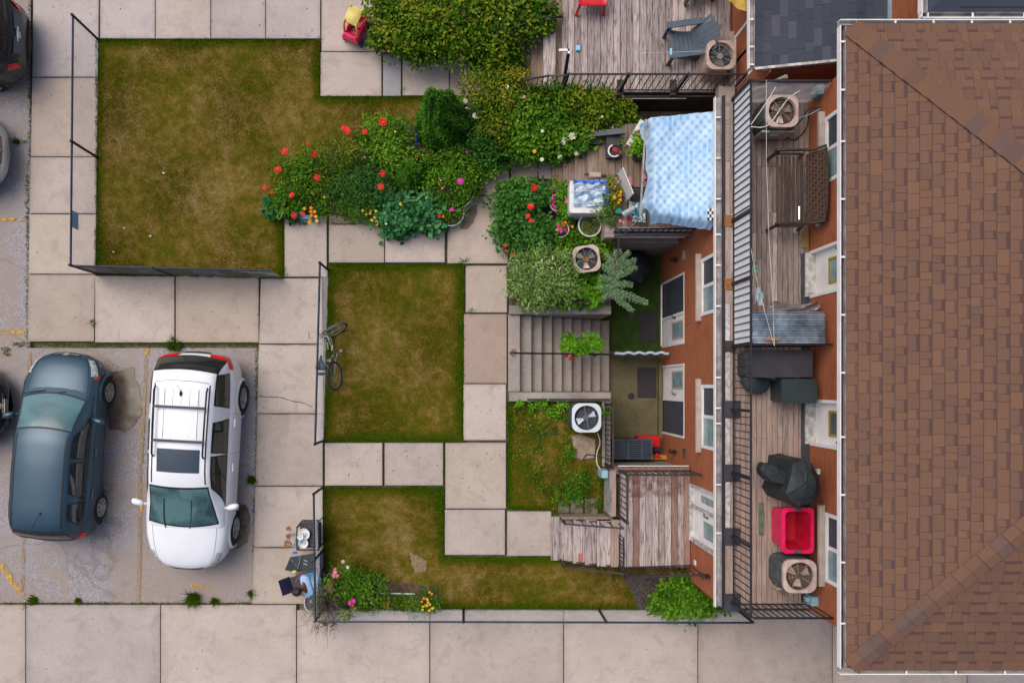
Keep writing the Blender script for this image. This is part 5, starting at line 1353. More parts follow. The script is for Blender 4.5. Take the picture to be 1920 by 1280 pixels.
for x0, x1 in ((-.15, .35), (.45, .70)):
    m = MB(); m.tube([(x0*0.9, 1.42, 1.10), (x0-.05, 1.15, 1.24), (x0-.12, .72, 1.46)], .011, 5); m.obj('wiper', M_TRIM, sc_, world=False)
m = MB(); m.box(-.10,.10,.44,.58,1.622,1.63); m.xf(Matrix.Translation((0,0,-.02)) @ Matrix.Rotation(0,4,'X')); mir_ = m

# cars cut by the left edge of the photograph
p = W(42, 70, .7)
suv2 = Car({**suv.P, 'paint': P_BLACK, 'sgm': M_SIDEG, 'rwt': .46, 'extra': [('b',-2.40,-2.28,.50,.60,'tail_lamp',M_TAIL,True),('b',-2.41,-2.36,.05,.30,'rear_trim',M_CHAIRG,True)]})
c2 = suv2.build('black car with red tail lamps and a plate, backed in at the top left corner', (p.x-2.48, p.y, -0.05), math.radians(90+0), cat='car')
m = MB(); m.bbox(-.16,.16,-2.475,-2.455,.80,.93,.004); m.xf(Matrix.Translation((0,0,0))); m.obj('number_plate', M_PLATE, c2, world=False)
p = W(1, 280, .6)
h2 = Car({**hatch.P, 'paint': P_SILV})
h2.build('pale silver car cut by the left edge, below the black car', (p.x-2.16, p.y, -0.05), math.radians(-90), cat='car')
p = W(6, 765, .6)
h3 = Car({**hatch.P, 'paint': P_BLACK})
c3 = h3.build('dark car cut by the left edge beside the sky-tinted dark hatchback', (p.x-2.16, p.y+0.05, -0.05), math.radians(-90), cat='car')
m = MB(); m.box(-.16,.16,2.185,2.20,.52,.66); m.obj('number_plate', M_SILL, c3, world=False)
# rotation: model rear is -Y; black car shows its rear to +X, so turn it by +90
c2.rotation_euler = (0, 0, math.radians(90))
# ---------------------------------------------------------------- plants
def leafmat(name, stops, rough=0.55, trans=0.12):
    k = N(name); t = k.attr('tint')
    t = k.math('ADD', t, k.math('MULTIPLY', k.math('SUBTRACT', k.noise(2.2, 3), 0.5), 0.5))
    col = k.ramp(t, stops)
    return k.done(col, 0.7, 0, 0.12)
G_MID = leafmat('mid_green_leaves', [(0.1, (0.023, 0.078, 0.0035)), (0.5, (0.058, 0.163, 0.0070)), (0.9, (0.124, 0.260, 0.0129))])
G_DEEP = leafmat('deep_green_leaves', [(0.1, (0.013, 0.055, 0.0059)), (0.5, (0.029, 0.111, 0.0129)), (0.9, (0.058, 0.182, 0.0293))])
G_YEL = leafmat('yellow_green_leaves', [(0.05, (0.032, 0.085, 0.003)), (0.45, (0.095, 0.155, 0.006)), (0.72, (0.175, 0.195, 0.010)), (1.0, (0.30, 0.23, 0.018))])
G_UP = leafmat('shrub_leaves', [(0.05, (0.018, 0.060, 0.003)), (0.42, (0.055, 0.135, 0.005)), (0.70, (0.115, 0.19, 0.008)), (1.0, (0.24, 0.22, 0.014))])
G_CON = leafmat('conifer_sprays', [(0.1, (0.020, 0.080, 0.0054)), (0.5, (0.044, 0.150, 0.0090)), (0.9, (0.090, 0.230, 0.0162))])
G_VAR = leafmat('variegated_leaves', [(0.1, (0.06, 0.12, 0.025)), (0.45, (0.125, 0.215, 0.045)), (0.78, (0.22, 0.33, 0.085)), (1.0, (0.42, 0.50, 0.25))])
G_BLUE = leafmat('blue_green_needles', [(0.1, (0.07, 0.14, 0.06)), (0.5, (0.15, 0.25, 0.125)), (0.9, (0.27, 0.40, 0.22))])
G_VEG = leafmat('blue_green_leaves', [(0.1, (0.013, 0.072, 0.0187)), (0.5, (0.031, 0.137, 0.0364)), (0.9, (0.078, 0.247, 0.0884))])
G_HOSTA = leafmat('bright_broad_leaves', [(0.1, (0.039, 0.143, 0.0047)), (0.5, (0.078, 0.234, 0.0088)), (0.9, (0.156, 0.351, 0.0176))])
G_DRY = leafmat('sparse_dry_leaves', [(0.1, (0.065, 0.117, 0.0088)), (0.5, (0.111, 0.182, 0.0117)), (0.9, (0.221, 0.221, 0.0293))])
F_RED = simple('red_petals', (0.72, 0.022, 0.008), (0.58, 0.012, 0.006), 0.6, scale=30)
F_ORA = simple('orange_petals', (0.75, 0.28, 0.012), (0.65, 0.18, 0.01), 0.6, scale=30)
F_YEL = simple('yellow_petals', (0.75, 0.50, 0.03), (0.62, 0.36, 0.02), 0.6, scale=30)
F_MAG = simple('magenta_petals', (0.68, 0.01, 0.42), (0.55, 0.01, 0.3), 0.6, scale=30)
F_PNK = simple('pink_petals', (0.72, 0.22, 0.30), (0.62, 0.12, 0.22), 0.6, scale=30)
F_WHT = simple('white_petals', (0.66, 0.72, 0.55), (0.5, 0.58, 0.36), 0.6, scale=30)
F_CRM = simple('crimson_petals', (0.55, 0.01, 0.08), (0.42, 0.008, 0.05), 0.6, scale=30)

def unit(v): return v/np.maximum(np.linalg.norm(v, axis=1, keepdims=True), 1e-9)
def leaf_cloud(P, Nrm, size, aspect, tint, curl=0.25, up=0.35, rs=None):
    """leaf blades at points P facing Nrm; returns verts, quads, tints"""
    n = len(P); g = nr
    r = unit(g.normal(size=(n, 3)))
    D = unit(Nrm*0.75 + r*0.9); D[:, 2] *= 0.6; D = unit(D)           # growing direction
    Nn = unit(np.array([[0, 0, 1.0]])*up + Nrm*0.5 + g.normal(size=(n, 3))*0.38)
    Sd = unit(np.cross(D, Nn)); Nn = np.cross(Sd, D)
    L = (size*g.uniform(0.6, 1.25, n))[:, None]; Wd = L*aspect
    b = P; c = curl*g.uniform(0.2, 1, n)[:, None]
    l1 = P + D*L*0.32 + Sd*Wd*0.46 + Nn*L*0.06; l2 = P + D*L*0.72 + Sd*Wd*0.36 - Nn*L*c*0.25
    r1 = P + D*L*0.32 - Sd*Wd*0.46 + Nn*L*0.06; r2 = P + D*L*0.72 - Sd*Wd*0.36 - Nn*L*c*0.25
    tp = P + D*L - Nn*L*c*0.6
    V = np.stack([b, l1, l2, tp, r2, r1], 1).reshape(-1, 3)
    i = np.arange(n)*6
    F = np.concatenate([np.stack([i, i+1, i+2, i+3], 1), np.stack([i, i+3, i+4, i+5], 1)])
    return V, F, np.repeat(tint, 6)
def foliage(par, blobs, dens, size, aspect, mat, name='foliage', clus=0.16, flat=0.0, up=0.35, curl=0.3, jitter=0.25, tb=0.0):
    """blobs: (x, y, z, rx, ry, rz). Leaves sit in clusters spread over and inside the blobs"""
    Vs, Fs, Ts, off = [], [], [], 0
    for (x, y, z, rx, ry, rz) in blobs:
        area = PI*rx*ry; nl = int(area*dens*1.5); nc = max(3, int(nl/22))
        d = unit(nr.normal(size=(nc, 3))); d[:, 2] = np.abs(d[:, 2])*1.1-0.15; d = unit(d)
        q = nr.uniform(0.45, 1.0, nc)**0.5*np.where(nr.uniform(0, 1, nc) < 0.14, 1.22, 1.0)
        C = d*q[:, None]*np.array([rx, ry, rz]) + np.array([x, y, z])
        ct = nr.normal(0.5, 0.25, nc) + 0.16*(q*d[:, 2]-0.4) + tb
        idx = nr.integers(0, nc, nl); P = C[idx] + nr.normal(size=(nl, 3))*clus*np.array([1, 1, 0.6])*min(rx, ry, 0.5)*1.6
        P[:, 2] = np.maximum(P[:, 2], 0.03)
        Nr = unit((P-np.array([x, y, z-rz*0.4]))/np.array([rx, ry, rz]) + 1e-6)
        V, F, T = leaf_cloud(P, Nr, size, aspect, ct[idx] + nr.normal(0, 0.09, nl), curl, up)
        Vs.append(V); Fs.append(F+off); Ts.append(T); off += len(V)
    return np_obj(name, np.concatenate(Vs), np.concatenate(Fs), mat, par, attrs={'tint': np.concatenate(Ts)})
def stems(par, x, y, z0, tips, r=0.010, mat=None, name='stem'):
    m = MB()
    for t in tips:
        t = Vector(t); b = Vector((x+rnd.uniform(-.04,.04), y+rnd.uniform(-.04,.04), z0)); c = b.lerp(t, 0.5) + Vector((rnd.uniform(-.05,.05), rnd.uniform(-.05,.05), 0.05))
        m.tube([b, c, t], r, 4, r*0.5)
    return m.obj(name, mat or M_STEM, par)
FL = {}
def flower_me(mat, petals=9, double=True):
    key = (mat.name, petals)
    if key in FL: return FL[key]
    m = MB()
    for ring, (r0, z, n) in enumerate(((1.0, 0.0, petals), (0.62, 0.14, petals-2)) if double else ((1.0, 0.0, petals),)):
        for i in range(n):
            a = 2*PI*i/n+ring*0.3; c, s = math.cos(a), math.sin(a); w = 0.36*r0
            m.add([(0,0,z),(c*r0*.6-s*w, s*r0*.6+c*w, z+.12),(c*r0, s*r0, z+.02),(c*r0*.6+s*w, s*r0*.6-c*w, z+.12)], [(0,3,2,1)])
    m.mi = 1; m.lathe([(.11,.1),(.09,.22),(.001,.24)], 6)
    FL[key] = m.mesh('flower', [mat, F_YEL]); return FL[key]
def flower(par, px, py, z, r, mat, petals=9):
    p = W(px, py, z); o = inst('flower', flower_me(mat, petals), par, p, sc=(r, r, r), rot=(rnd.uniform(-.35,.35), rnd.uniform(-.35,.35), rnd.uniform(0, 6)))
    return o
def plant(label, cat, blobs_px, mat, dens=900, size=0.07, aspect=0.5, name='leafy_plant', group=None, flowers=(), z0=0.0, petals=9, st=6, fk=True, **kw):
    """blobs_px: (px, py, z centre, radius px x, radius px y, height radius)"""
    B = []
    for (px, py, z, rx, ry, rz) in blobs_px:
        p = W(px, py, z+rz*0.4); s = (CAM_H-z)/FPX; B.append((p.x, p.y, z, rx*s, ry*s, rz))
    cx = sum(b[0] for b in B)/len(B); cy = sum(b[1] for b in B)/len(B)
    t = thing(name, label, cat, (cx, cy, z0), group=group)
    foliage(t, B, dens, size, aspect, mat, **kw)
    tips = []
    for b in B:
        for _ in range(st): tips.append((b[0]+rnd.uniform(-.7,.7)*b[3], b[1]+rnd.uniform(-.7,.7)*b[4], b[2]+b[5]*rnd.uniform(0,.5)))
    stems(t, cx, cy, z0, tips)
    for f in flowers:
        px, py, r, m_ = f[:4]; zz = f[4] if len(f) > 4 else max(b[2]+b[5] for b in B)*0.95
        flower(t, px, py, zz, r, m_, petals)
    return t

# upper shrubs above the path
SH = 'shrubs beside the upper deck'
plant('yellow-green leafy shrub hanging over the terracotta pot near the toy car', 'shrub', [(722,20,.8,30,36,.45),(750,60,.7,45,40,.5),(800,30,.9,50,50,.5),(790,85,.6,45,28,.4),(715,60,.5,22,25,.3)], G_UP, 1250, .09, .6, 'shrub', SH, flowers=((826,7,.035,F_PNK),(870,28,.035,F_PNK),(815,97,.02,F_YEL)))
plant('large green shrub at the top edge, middle of the three by the steps', 'shrub', [(860,40,.9,50,55,.55),(845,85,.6,40,30,.4),(900,10,.9,45,45,.5)], G_UP, 1250, .09, .6, 'shrub', SH)
plant('dense green shrub at the top edge against the wooden steps', 'shrub', [(930,60,.8,40,55,.5),(960,20,.9,50,45,.5),(1010,22,.9,30,40,.5),(930,110,.5,45,28,.4),(895,85,.7,30,28,.4)], G_UP, 1250, .09, .6, 'shrub', SH, flowers=((990,10,.03,F_ORA),(938,36,.025,F_WHT)))
VB = 'bushes between the two upper decks'
plant('yellow-green bush reaching over the end of the upper path', 'bush', [(905,165,.7,34,32,.5),(935,190,.7,34,40,.5),(925,240,.6,30,30,.4),(960,150,.6,30,28,.4)], G_YEL, 1500, .065, .62, 'bush', VB, flowers=((951,163,.05,F_WHT),(983,182,.04,F_PNK)))
plant('dark green bush with white flower heads beside the tall conifer', 'bush', [(905,215,.5,28,30,.35),(905,270,.5,30,30,.35),(930,290,.4,40,22,.3)], G_DEEP, 1500, .07, .62, 'bush', VB, flowers=((872,190,.07,F_WHT,.8),(891,217,.075,F_WHT,.8),(875,203,.03,F_WHT,.8)))
plant('deep green leafy bush in the middle of the mass below the railing', 'bush', [(985,215,.6,40,40,.45),(1000,265,.5,45,32,.4),(1040,220,.6,35,35,.45),(975,275,.4,40,22,.3)], G_MID, 1500, .08, .68, 'bush', VB, flowers=((1017,246,.045,F_WHT),(1016,299,.05,F_WHT),(1002,284,.05,F_YEL)))
plant('green bush touching the black railing of the upper deck', 'bush', [(1075,190,.8,36,28,.5),(1120,200,.8,40,34,.5),(1030,185,.7,30,26,.4),(1160,215,.6,28,25,.4)], G_UP, 1500, .08, .64, 'bush', VB, flowers=((1093,167,.03,F_YEL),(1129,219,.03,F_WHT)))
plant('broad-leaved bush with pale green blooms at the edge of the wooden steps', 'bush', [(1060,255,.5,40,28,.35),(1100,245,.6,35,28,.35),(1040,280,.3,35,18,.25)], G_MID, 1500, .10, .72, 'bush', VB, flowers=((1057,264,.10,F_WHT,.85),(1073,255,.11,F_WHT,.9),(1093,279,.085,F_WHT,.75),(1081,287,.07,F_WHT,.7),(1050,294,.06,F_WHT,.6),(1042,261,.05,F_YEL,.8)))
plant('low green plants with small white and crimson flowers behind the planter trough', 'bush', [(1140,230,.5,40,20,.3),(1180,235,.5,26,18,.3)], G_MID, 1300, .06, .6, 'bush', VB, flowers=((1139,221,.03,F_CRM,.9),(1136,231,.03,F_WHT,.9),(1149,239,.03,F_WHT,.9)))

# tall conifer and small conifer in the flowerbed
def conifer(label, px, py, zt, rpx, tip_px, lobes):
    p = W(px, py, 0.0); t = thing('conifer', label, 'tree', (p.x, p.y, 0.0))
    m = MB(); m.tube([(p.x,p.y,0),(p.x,p.y,zt*0.8)], 0.05, 6, 0.02); m.obj('trunk', M_BARK, t)
    n = 6800 if rpx > 45 else 3000; R = rpx*0.012
    Vs, Fs, Ts, off = [], [], [], 0
    for (lx, ly, lz, lr, lh, nn) in lobes:
        h = nr.uniform(0, 1, nn); a = nr.uniform(0, 2*PI, nn)
        rad = lr*np.clip(1.0-h, 0.02, 1)**0.62*(1+0.10*np.sin(a*6+h*9))*nr.uniform(0.80, 1.03, nn)
        P = np.stack([p.x+lx+rad*np.cos(a), p.y+ly+rad*np.sin(a), lz+h*lh], 1)
        Nr = unit(np.stack([np.cos(a), np.sin(a), 0.6+h*1.4], 1))
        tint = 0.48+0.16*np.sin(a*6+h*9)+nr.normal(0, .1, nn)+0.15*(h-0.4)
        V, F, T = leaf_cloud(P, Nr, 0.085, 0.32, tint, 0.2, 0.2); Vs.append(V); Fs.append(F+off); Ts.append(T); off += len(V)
    np_obj('crown', np.concatenate(Vs), np.concatenate(Fs), G_CON, t, attrs={'tint': np.concatenate(Ts)})
conifer('tall dark green conifer standing at the upper edge of the flowerbed', 832, 245, 2.2, 55, None, [(0,0,.1,.66,1.9,9000),(.02,-.02,.1,.62,1.4,4000),(-.20,.05,.9,.26,1.35,2600),(.14,.14,.9,.26,1.0,2000),(-.02,.0,1.1,.28,1.15,2600)])
conifer('small dark green conifer in the middle of the flowerbed', 772, 340, 1.0, 38, None, [(0,0,.1,.42,.9,4200),(-.1,.1,.3,.26,.65,1800)])

# flowerbed plants
FB = 'plants in the large flowerbed'
plant('green zinnia clump with red blooms at the left tip of the flowerbed', 'flowering plant', [(548,340,.3,34,40,.3),(530,375,.3,26,26,.25),(575,320,.35,34,34,.3)], G_MID, 1300, .075, .42, 'flowering_plant', FB,
      flowers=((534,284,.09,F_RED,.75),(589,289,.08,F_RED,.75),(521,318,.09,F_RED,.7),(594,333,.08,F_RED,.7),(547,366,.075,F_RED,.6),(551,404,.08,F_RED,.5),(496,352,.06,F_RED,.6),(509,361,.05,F_RED,.6),(576,269,.04,F_RED,.8),(568,401,.06,F_RED,.5)), up=.2)
plant('feathery green clump with scarlet blooms along the upper edge of the flowerbed', 'flowering plant', [(620,300,.35,40,34,.35),(655,280,.4,36,34,.35),(600,340,.3,36,30,.3)], G_UP, 1300, .07, .36, 'flowering_plant', FB,
      flowers=((645,240,.08,F_RED,.75),(652,246,.09,F_RED,.8),(684,247,.07,F_RED,.8)), up=.2)
plant('bright green bush with one red bloom left of the tall conifer', 'bush', [(725,245,.5,38,26,.4),(735,285,.5,36,30,.4),(700,270,.4,24,24,.3)], G_MID, 1600, .07, .62, 'bush', FB, flowers=((718,229,.10,F_RED,.95),(741,247,.03,F_YEL,.9)), tb=.2)
plant('dark feathery clump in the centre of the flowerbed with two red blooms', 'flowering plant', [(650,345,.3,42,34,.3),(700,335,.35,40,34,.3),(690,375,.25,40,28,.25)], G_DEEP, 1500, .075, .3, 'flowering_plant', FB,
      flowers=((717,325,.08,F_RED,.8),(714,350,.085,F_RED,.75),(608,370,.03,F_YEL,.5)), up=.15, tb=.15)
plant('marigold plant with small orange flowers by the blue edging, left one', 'flowering plant', [(596,392,.15,26,18,.2),(620,385,.2,30,22,.22)], G_MID, 1500, .05, .35, 'flowering_plant', FB,
      flowers=tuple((x, y, .045, c, .42) for x, y, c in ((583,390,F_ORA),(590,397,F_ORA),(584,404,F_ORA),(592,406,F_YEL),(581,414,F_ORA),(594,414,F_YEL),(571,391,F_YEL),(583,397,F_ORA),(580,417,F_YEL))))
plant('marigold plant with small yellow flowers beside the slabs, right one', 'flowering plant', [(690,400,.15,30,20,.2),(660,395,.15,26,18,.2)], G_MID, 1500, .05, .35, 'flowering_plant', FB,
      flowers=tuple((x, y, .036, c, .42) for x, y, c in ((680,395,F_YEL),(687,402,F_YEL),(694,400,F_YEL),(697,413,F_YEL),(706,416,F_ORA),(707,421,F_YEL),(695,396,F_ORA),(705,396,F_YEL),(724,419,F_WHT),(702,408,F_YEL))))
plant('blue-green broad-leaved clump spilling onto the slabs', 'leafy plant', [(745,400,.2,34,34,.25),(790,395,.25,44,32,.25),(745,425,.1,22,15,.12),(810,415,.12,26,16,.15)], G_VEG, 1000, .12, .8, 'leafy_plant', FB, up=.9, flowers=((752,383,.05,F_YEL,.5),))
plant('leafy clump with a magenta bloom filling the white-rimmed tub', 'flowering plant', [(840,345,.4,46,34,.3),(868,325,.4,30,26,.28),(880,355,.35,26,22,.25)], G_MID, 1500, .06, .6, 'flowering_plant', FB,
      flowers=((863,340,.085,F_MAG,.85),(827,338,.025,F_PNK,.8),(829,353,.03,F_ORA,.8)))
plant('small clump with pink and orange flowers in the pot nearest the slabs', 'flowering plant', [(845,395,.3,28,22,.2)], G_MID, 1500, .05, .6, 'flowering_plant', FB,
      flowers=((847,393,.05,F_MAG,.55),(824,405,.05,F_RED,.5),(831,406,.04,F_ORA,.5)))
plant('green fill of mixed leaves under the conifer and beside the path', 'leafy plant', [(880,300,.3,36,26,.3),(915,310,.3,26,20,.25),(800,310,.3,40,24,.28),(860,290,.4,26,20,.3)], G_MID, 1500, .07, .6, 'leafy_plant', FB)
plant('bluish cabbage-like plant at the lower left corner of the flowerbed', 'leafy plant', [(515,385,.2,20,16,.2),(535,400,.15,20,12,.15)], G_VEG, 900, .12, .7, 'leafy_plant', FB, up=.8)
m = MB(); a = W(556,405,.1); b = W(585,408,.1); m.bbox(a.x,b.x,b.y-.03,a.y+.02,-.02,.12); one('edging_board', m, M_BLUEP, 'light blue edging board at the lower left of the flowerbed', 'edging')

# right flowerbed
RB = 'plants in the bed beside the concrete stairs'
plant('dark green geranium clump with scarlet blooms at the left of the right bed', 'flowering plant', [(965,385,.3,36,34,.3),(990,370,.4,34,28,.32),(965,430,.25,34,34,.28),(1005,440,.3,30,34,.28)], G_DEEP, 1300, .09, .72, 'flowering_plant', RB,
      flowers=((1002,352,.09,F_RED,.8),(995,387,.09,F_RED,.75),(990,405,.06,F_RED,.6),(996,414,.06,F_RED,.6),(947,367,.04,F_RED,.5),(960,438,.04,F_RED,.5),(948,460,.05,F_RED,.4),(962,477,.045,F_RED,.4),(950,471,.04,F_RED,.4)), up=.8, tb=.12)
plant('yellowish green leaves at the upper left corner of the right bed', 'leafy plant', [(945,355,.2,20,12,.2),(975,350,.3,26,14,.25),(1040,355,.3,22,18,.25)], G_MID, 1400, .06, .6, 'leafy_plant', RB)
plant('low green ground plants between the tubs and the tan air conditioner', 'leafy plant', [(1045,460,.15,50,30,.2),(1120,480,.2,26,34,.25),(1100,450,.2,46,20,.2),(1000,480,.2,36,24,.2),(985,540,.15,24,30,.2)], G_MID, 1400, .075, .65, 'leafy_plant', RB)
plant('large pale variegated shrub spilling over the low railing', 'shrub', [(1005,500,.8,42,36,.5),(1035,530,.9,46,40,.5),(990,540,.6,32,30,.4),(1055,495,.7,26,24,.4),(1010,562,.6,40,14,.3)], G_VAR, 1300, .10, .24, 'shrub', RB, up=.3)
plant('bright green broad-leaved hosta below the tan air conditioner', 'leafy plant', [(1095,540,.2,36,26,.25),(1120,555,.2,26,16,.2),(1065,558,.2,26,14,.2)], G_HOSTA, 620, .15, .75, 'leafy_plant', RB, up=.9)
# conifer branch hanging over the sunken entrance
t = thing('conifer_branch_shrub', 'pale blue-green conifer with spreading arms leaning over the sunken entrance', 'shrub', tuple(W(1150,560,0)))
Zb = 0.9; mb_ = MB(); main = [W(1143,566,.2), W(1150,550,.8), W(1152,520,Zb), W(1153,490,Zb+.05), W(1148,475,Zb+.05)]
mb_.tube(main, .022, 6, .012); Vs, Fs, Ts, off = [], [], [], 0
arms = [((1152,500),(1178,474)),((1152,508),(1188,488)),((1152,520),(1190,502)),((1152,532),(1182,533)),((1152,545),(1210,566)),((1151,552),(1182,580)),((1152,538),(1126,540)),((1152,526),(1128,520)),((1152,512),(1132,500)),((1152,498),(1136,478)),((1152,548),(1132,558)),((1150,486),(1160,470))]
for (a, b) in arms:
    A = W(*a, Zb); B = W(*b, Zb-.05); mb_.tube([A, A.lerp(B,.5)+Vector((0,0,.04)), B], .010, 4, .005)
    d = np.array(B-A); L_ = np.linalg.norm(d); nn = int(L_*2000)+60; f = nr.uniform(0, 1.03, nn)
    P = np.array(A)+d*f[:, None]+nr.normal(size=(nn, 3))*np.array([.030,.030,.022])*(1.15-0.5*f[:, None])
    Nr = unit(d/L_*0.5+nr.normal(size=(nn, 3))*.5+np.array([0,0,.6])); V, F, T = leaf_cloud(P, Nr, .05, .34, nr.normal(.55,.16,nn), .2, .4); Vs.append(V); Fs.append(F+off); Ts.append(T); off += len(V)
mb_.obj('branch', M_BARK, t); np_obj('foliage', np.concatenate(Vs), np.concatenate(Fs), G_BLUE, t, attrs={'tint': np.concatenate(Ts)})
# potted geranium on the stairs
p = W(1078,650,-.5)
t = plant('potted geranium with red flowers standing on the concrete stairs', 'potted plant', [(1064,645,-.6,22,14,.16),(1095,647,-.7,24,13,.16),(1080,650,-.6,18,12,.2)], G_HOSTA, 1300, .085, .75, 'potted_plant', None, z0=-.9, up=.8,
      flowers=((1062,667,.05,F_RED,-.35),(1072,670,.05,F_RED,-.35),(1079,666,.04,F_RED,-.35),(1069,673,.04,F_RED,-.4),(1082,660,.035,F_MAG,-.35),(1088,652,.03,F_MAG,-.35)))
m = MB(); p = W(1078,652,-.9); m.lathe([(.09,-1.03+.9-.9),(.13,-.80)], 14, (p.x,p.y,0)); m.obj('pot', M_DKPL, t)
# bush at the house corner
plant('bright green bush at the lower corner of the house by the fence', 'bush', [(1265,1105,.5,40,22,.35),(1310,1110,.6,40,26,.4),(1290,1138,.5,50,24,.35),(1250,1130,.4,30,22,.3),(1345,1130,.5,36,22,.35)], G_MID, 1400, .09, .6, 'bush', None, tb=.12)
# lower lawn flower strip
LB = 'plants along the lower fence'
plant('leafy clump with pale pink lily blooms at the corner of the fences', 'flowering plant', [(645,1082,.3,26,22,.35),(665,1100,.3,30,24,.35),(640,1115,.3,26,18,.3)], G_MID, 1400, .08, .3, 'flowering_plant', LB,
      flowers=((628,1072,.055,F_PNK,.85),(625,1079,.05,F_PNK,.85),(632,1079,.045,F_PNK,.85),(643,1052,.045,F_WHT,.8),(652,1063,.04,F_WHT,.8),(628,1066,.04,F_PNK,.85)), up=.2)
plant('green clump with a hot pink bloom next to the dry branches', 'flowering plant', [(680,1125,.25,34,18,.3),(700,1105,.25,34,24,.3)], G_MID, 1300, .06, .5, 'flowering_plant', LB,
      flowers=((656,1130,.055,F_MAG,.7),(663,1126,.055,F_MAG,.7),(661,1134,.045,F_CRM,.7)))
plant('small plants with tiny white and red flowers in front of the white tube', 'flowering plant', [(700,1135,.1,34,14,.18),(735,1128,.1,30,16,.18),(765,1132,.1,30,14,.18)], G_UP, 1200, .05, .45, 'flowering_plant', LB,
      flowers=((693,1123,.025,F_WHT,.35),(696,1129,.02,F_WHT,.35),(706,1128,.025,F_ORA,.35),(714,1123,.028,F_ORA,.35),(729,1127,.04,F_CRM,.35)))
plant('marigold clump with yellow and orange flowers at the right end of the strip', 'flowering plant', [(795,1125,.2,26,24,.22),(812,1130,.2,22,22,.22),(775,1140,.15,20,14,.18)], G_MID, 1300, .05, .35, 'flowering_plant', LB,
      flowers=tuple((rnd.uniform(783,820), rnd.uniform(1108,1145), .032, rnd.choice((F_YEL, F_ORA, F_YEL)), .48) for _ in range(16)))
t = thing('dry_shrub', 'half bare greyish shrub with dry twigs spilling over the fence corner', 'shrub', tuple(W(615,1130,0)), group=LB)
m = MB()
for i in range(150):
    a = rnd.uniform(0, 2*PI); r_ = rnd.uniform(.2, 1)*.75; b = W(618,1122,.1); h = rnd.uniform(.5, 1.15)
    q = b + Vector((math.cos(a)*r_*.7, math.sin(a)*r_*.9-.15, h)); c = b.lerp(q,.5)+Vector((rnd.uniform(-.1,.1),rnd.uniform(-.1,.1),.15)); m.tube([b, c, q], .006, 3, .0025)
    for _ in range(2): e = q+Vector((rnd.uniform(-.16,.16),rnd.uniform(-.16,.16),rnd.uniform(-.08,.1))); m.tube([c.lerp(q,.6), e], .003, 3, .0015)
m.obj('twigs', M_TWIG, t)
foliage(t, [(*W(612,1112,.8)[:2],.7,.34,.36,.3),(*W(640,1140,.8)[:2],.7,.3,.24,.3),(*W(600,1165,.8)[:2],.7,.3,.2,.2)], 330, .055, .8, G_DRY)
plant('thick patch of low leafy weeds left of the white air conditioner', 'weeds', [(1020,790,.04,40,22,.08),(1045,815,.04,36,24,.08),(975,800,.03,18,34,.06),(1000,850,.03,34,20,.06)], G_UP, 330, .05, .5, 'weed_patch', 'weeds in the small garden', st=3)
plant('thick patch of low leafy weeds above the wooden steps of the small garden', 'weeds', [(1030,895,.04,50,26,.09),(1090,900,.05,30,24,.10),(1115,930,.05,14,24,.10),(1060,925,.04,30,14,.08)], G_UP, 420, .05, .5, 'weed_patch', 'weeds in the small garden', st=3, tb=-.1)
# small weeds under the railing wall
for i, (x, y, r_) in enumerate(((972,763,9),(1000,762,11),(1025,765,12),(1060,770,12),(1130,768,12))):
    plant(('tiny weed in a round pot at the corner of the small garden','leafy weed second along the wall of the small garden','leafy weed third along the wall of the small garden','leafy weed left of the white air conditioner','leafy weed right of the white air conditioner')[i], 'weed', [(x,y,.08,r_,r_,.14)], G_HOSTA, 1500, .07, .5, 'weed', 'weeds in the small garden', st=3)
for i, (x, y, r_, lb) in enumerate(((1052,935,14,'pale grassy weed beside the mossy stones'),(1075,935,12,'green weed beside the mossy stones'),(1085,905,22,'low leafy weed patch above the mossy stones'),(1065,850,14,'weed growing left of the stone slab'))):
    plant(lb, 'weed', [(x,y,.05,r_,r_,.12)], G_MID, 1300, .07, .35, 'weed', 'weeds in the small garden', st=3)
# ---------------------------------------------------------------- air conditioners
def rrect(hx, hy, r, n=5):
    pts = []
    for cx, cy, a0 in ((hx-r, hy-r, 0), (-hx+r, hy-r, PI/2), (-hx+r, -hy+r, PI), (hx-r, -hy+r, 3*PI/2)):
        for i in range(n+1):
            a = a0+PI/2*i/n; pts.append((cx+r*math.cos(a), cy+r*math.sin(a)))
    return pts
def ring_plate(m, outer, rh, z0, z1):
    """plate with a round hole: outer outline (ccw), hole radius"""
    O2 = []
    for i in range(len(outer)):
        a, b = outer[i], outer[(i+1) % len(outer)]; L = math.hypot(b[0]-a[0], b[1]-a[1]); kq = max(1, int(L/0.06))
        O2 += [(a[0]+(b[0]-a[0])*q/kq, a[1]+(b[1]-a[1])*q/kq) for q in range(kq)]
    outer = O2; n = len(outer); inn = []
    for p in outer:
        a = math.atan2(p[1], p[0]); inn.append((rh*math.cos(a), rh*math.sin(a)))
    V = [(p[0],p[1],z0) for p in outer]+[(p[0],p[1],z1) for p in outer]+[(p[0],p[1],z1+0.004) for p in inn]+[(p[0],p[1],z0) for p in inn]
    F = []
    for i in range(n):
        j = (i+1) % n; F += [(i,j,n+j,n+i),(n+i,n+j,2*n+j,2*n+i),(2*n+i,2*n+j,3*n+j,3*n+i),(3*n+i,3*n+j,j,i)]
    m.add(V, F)
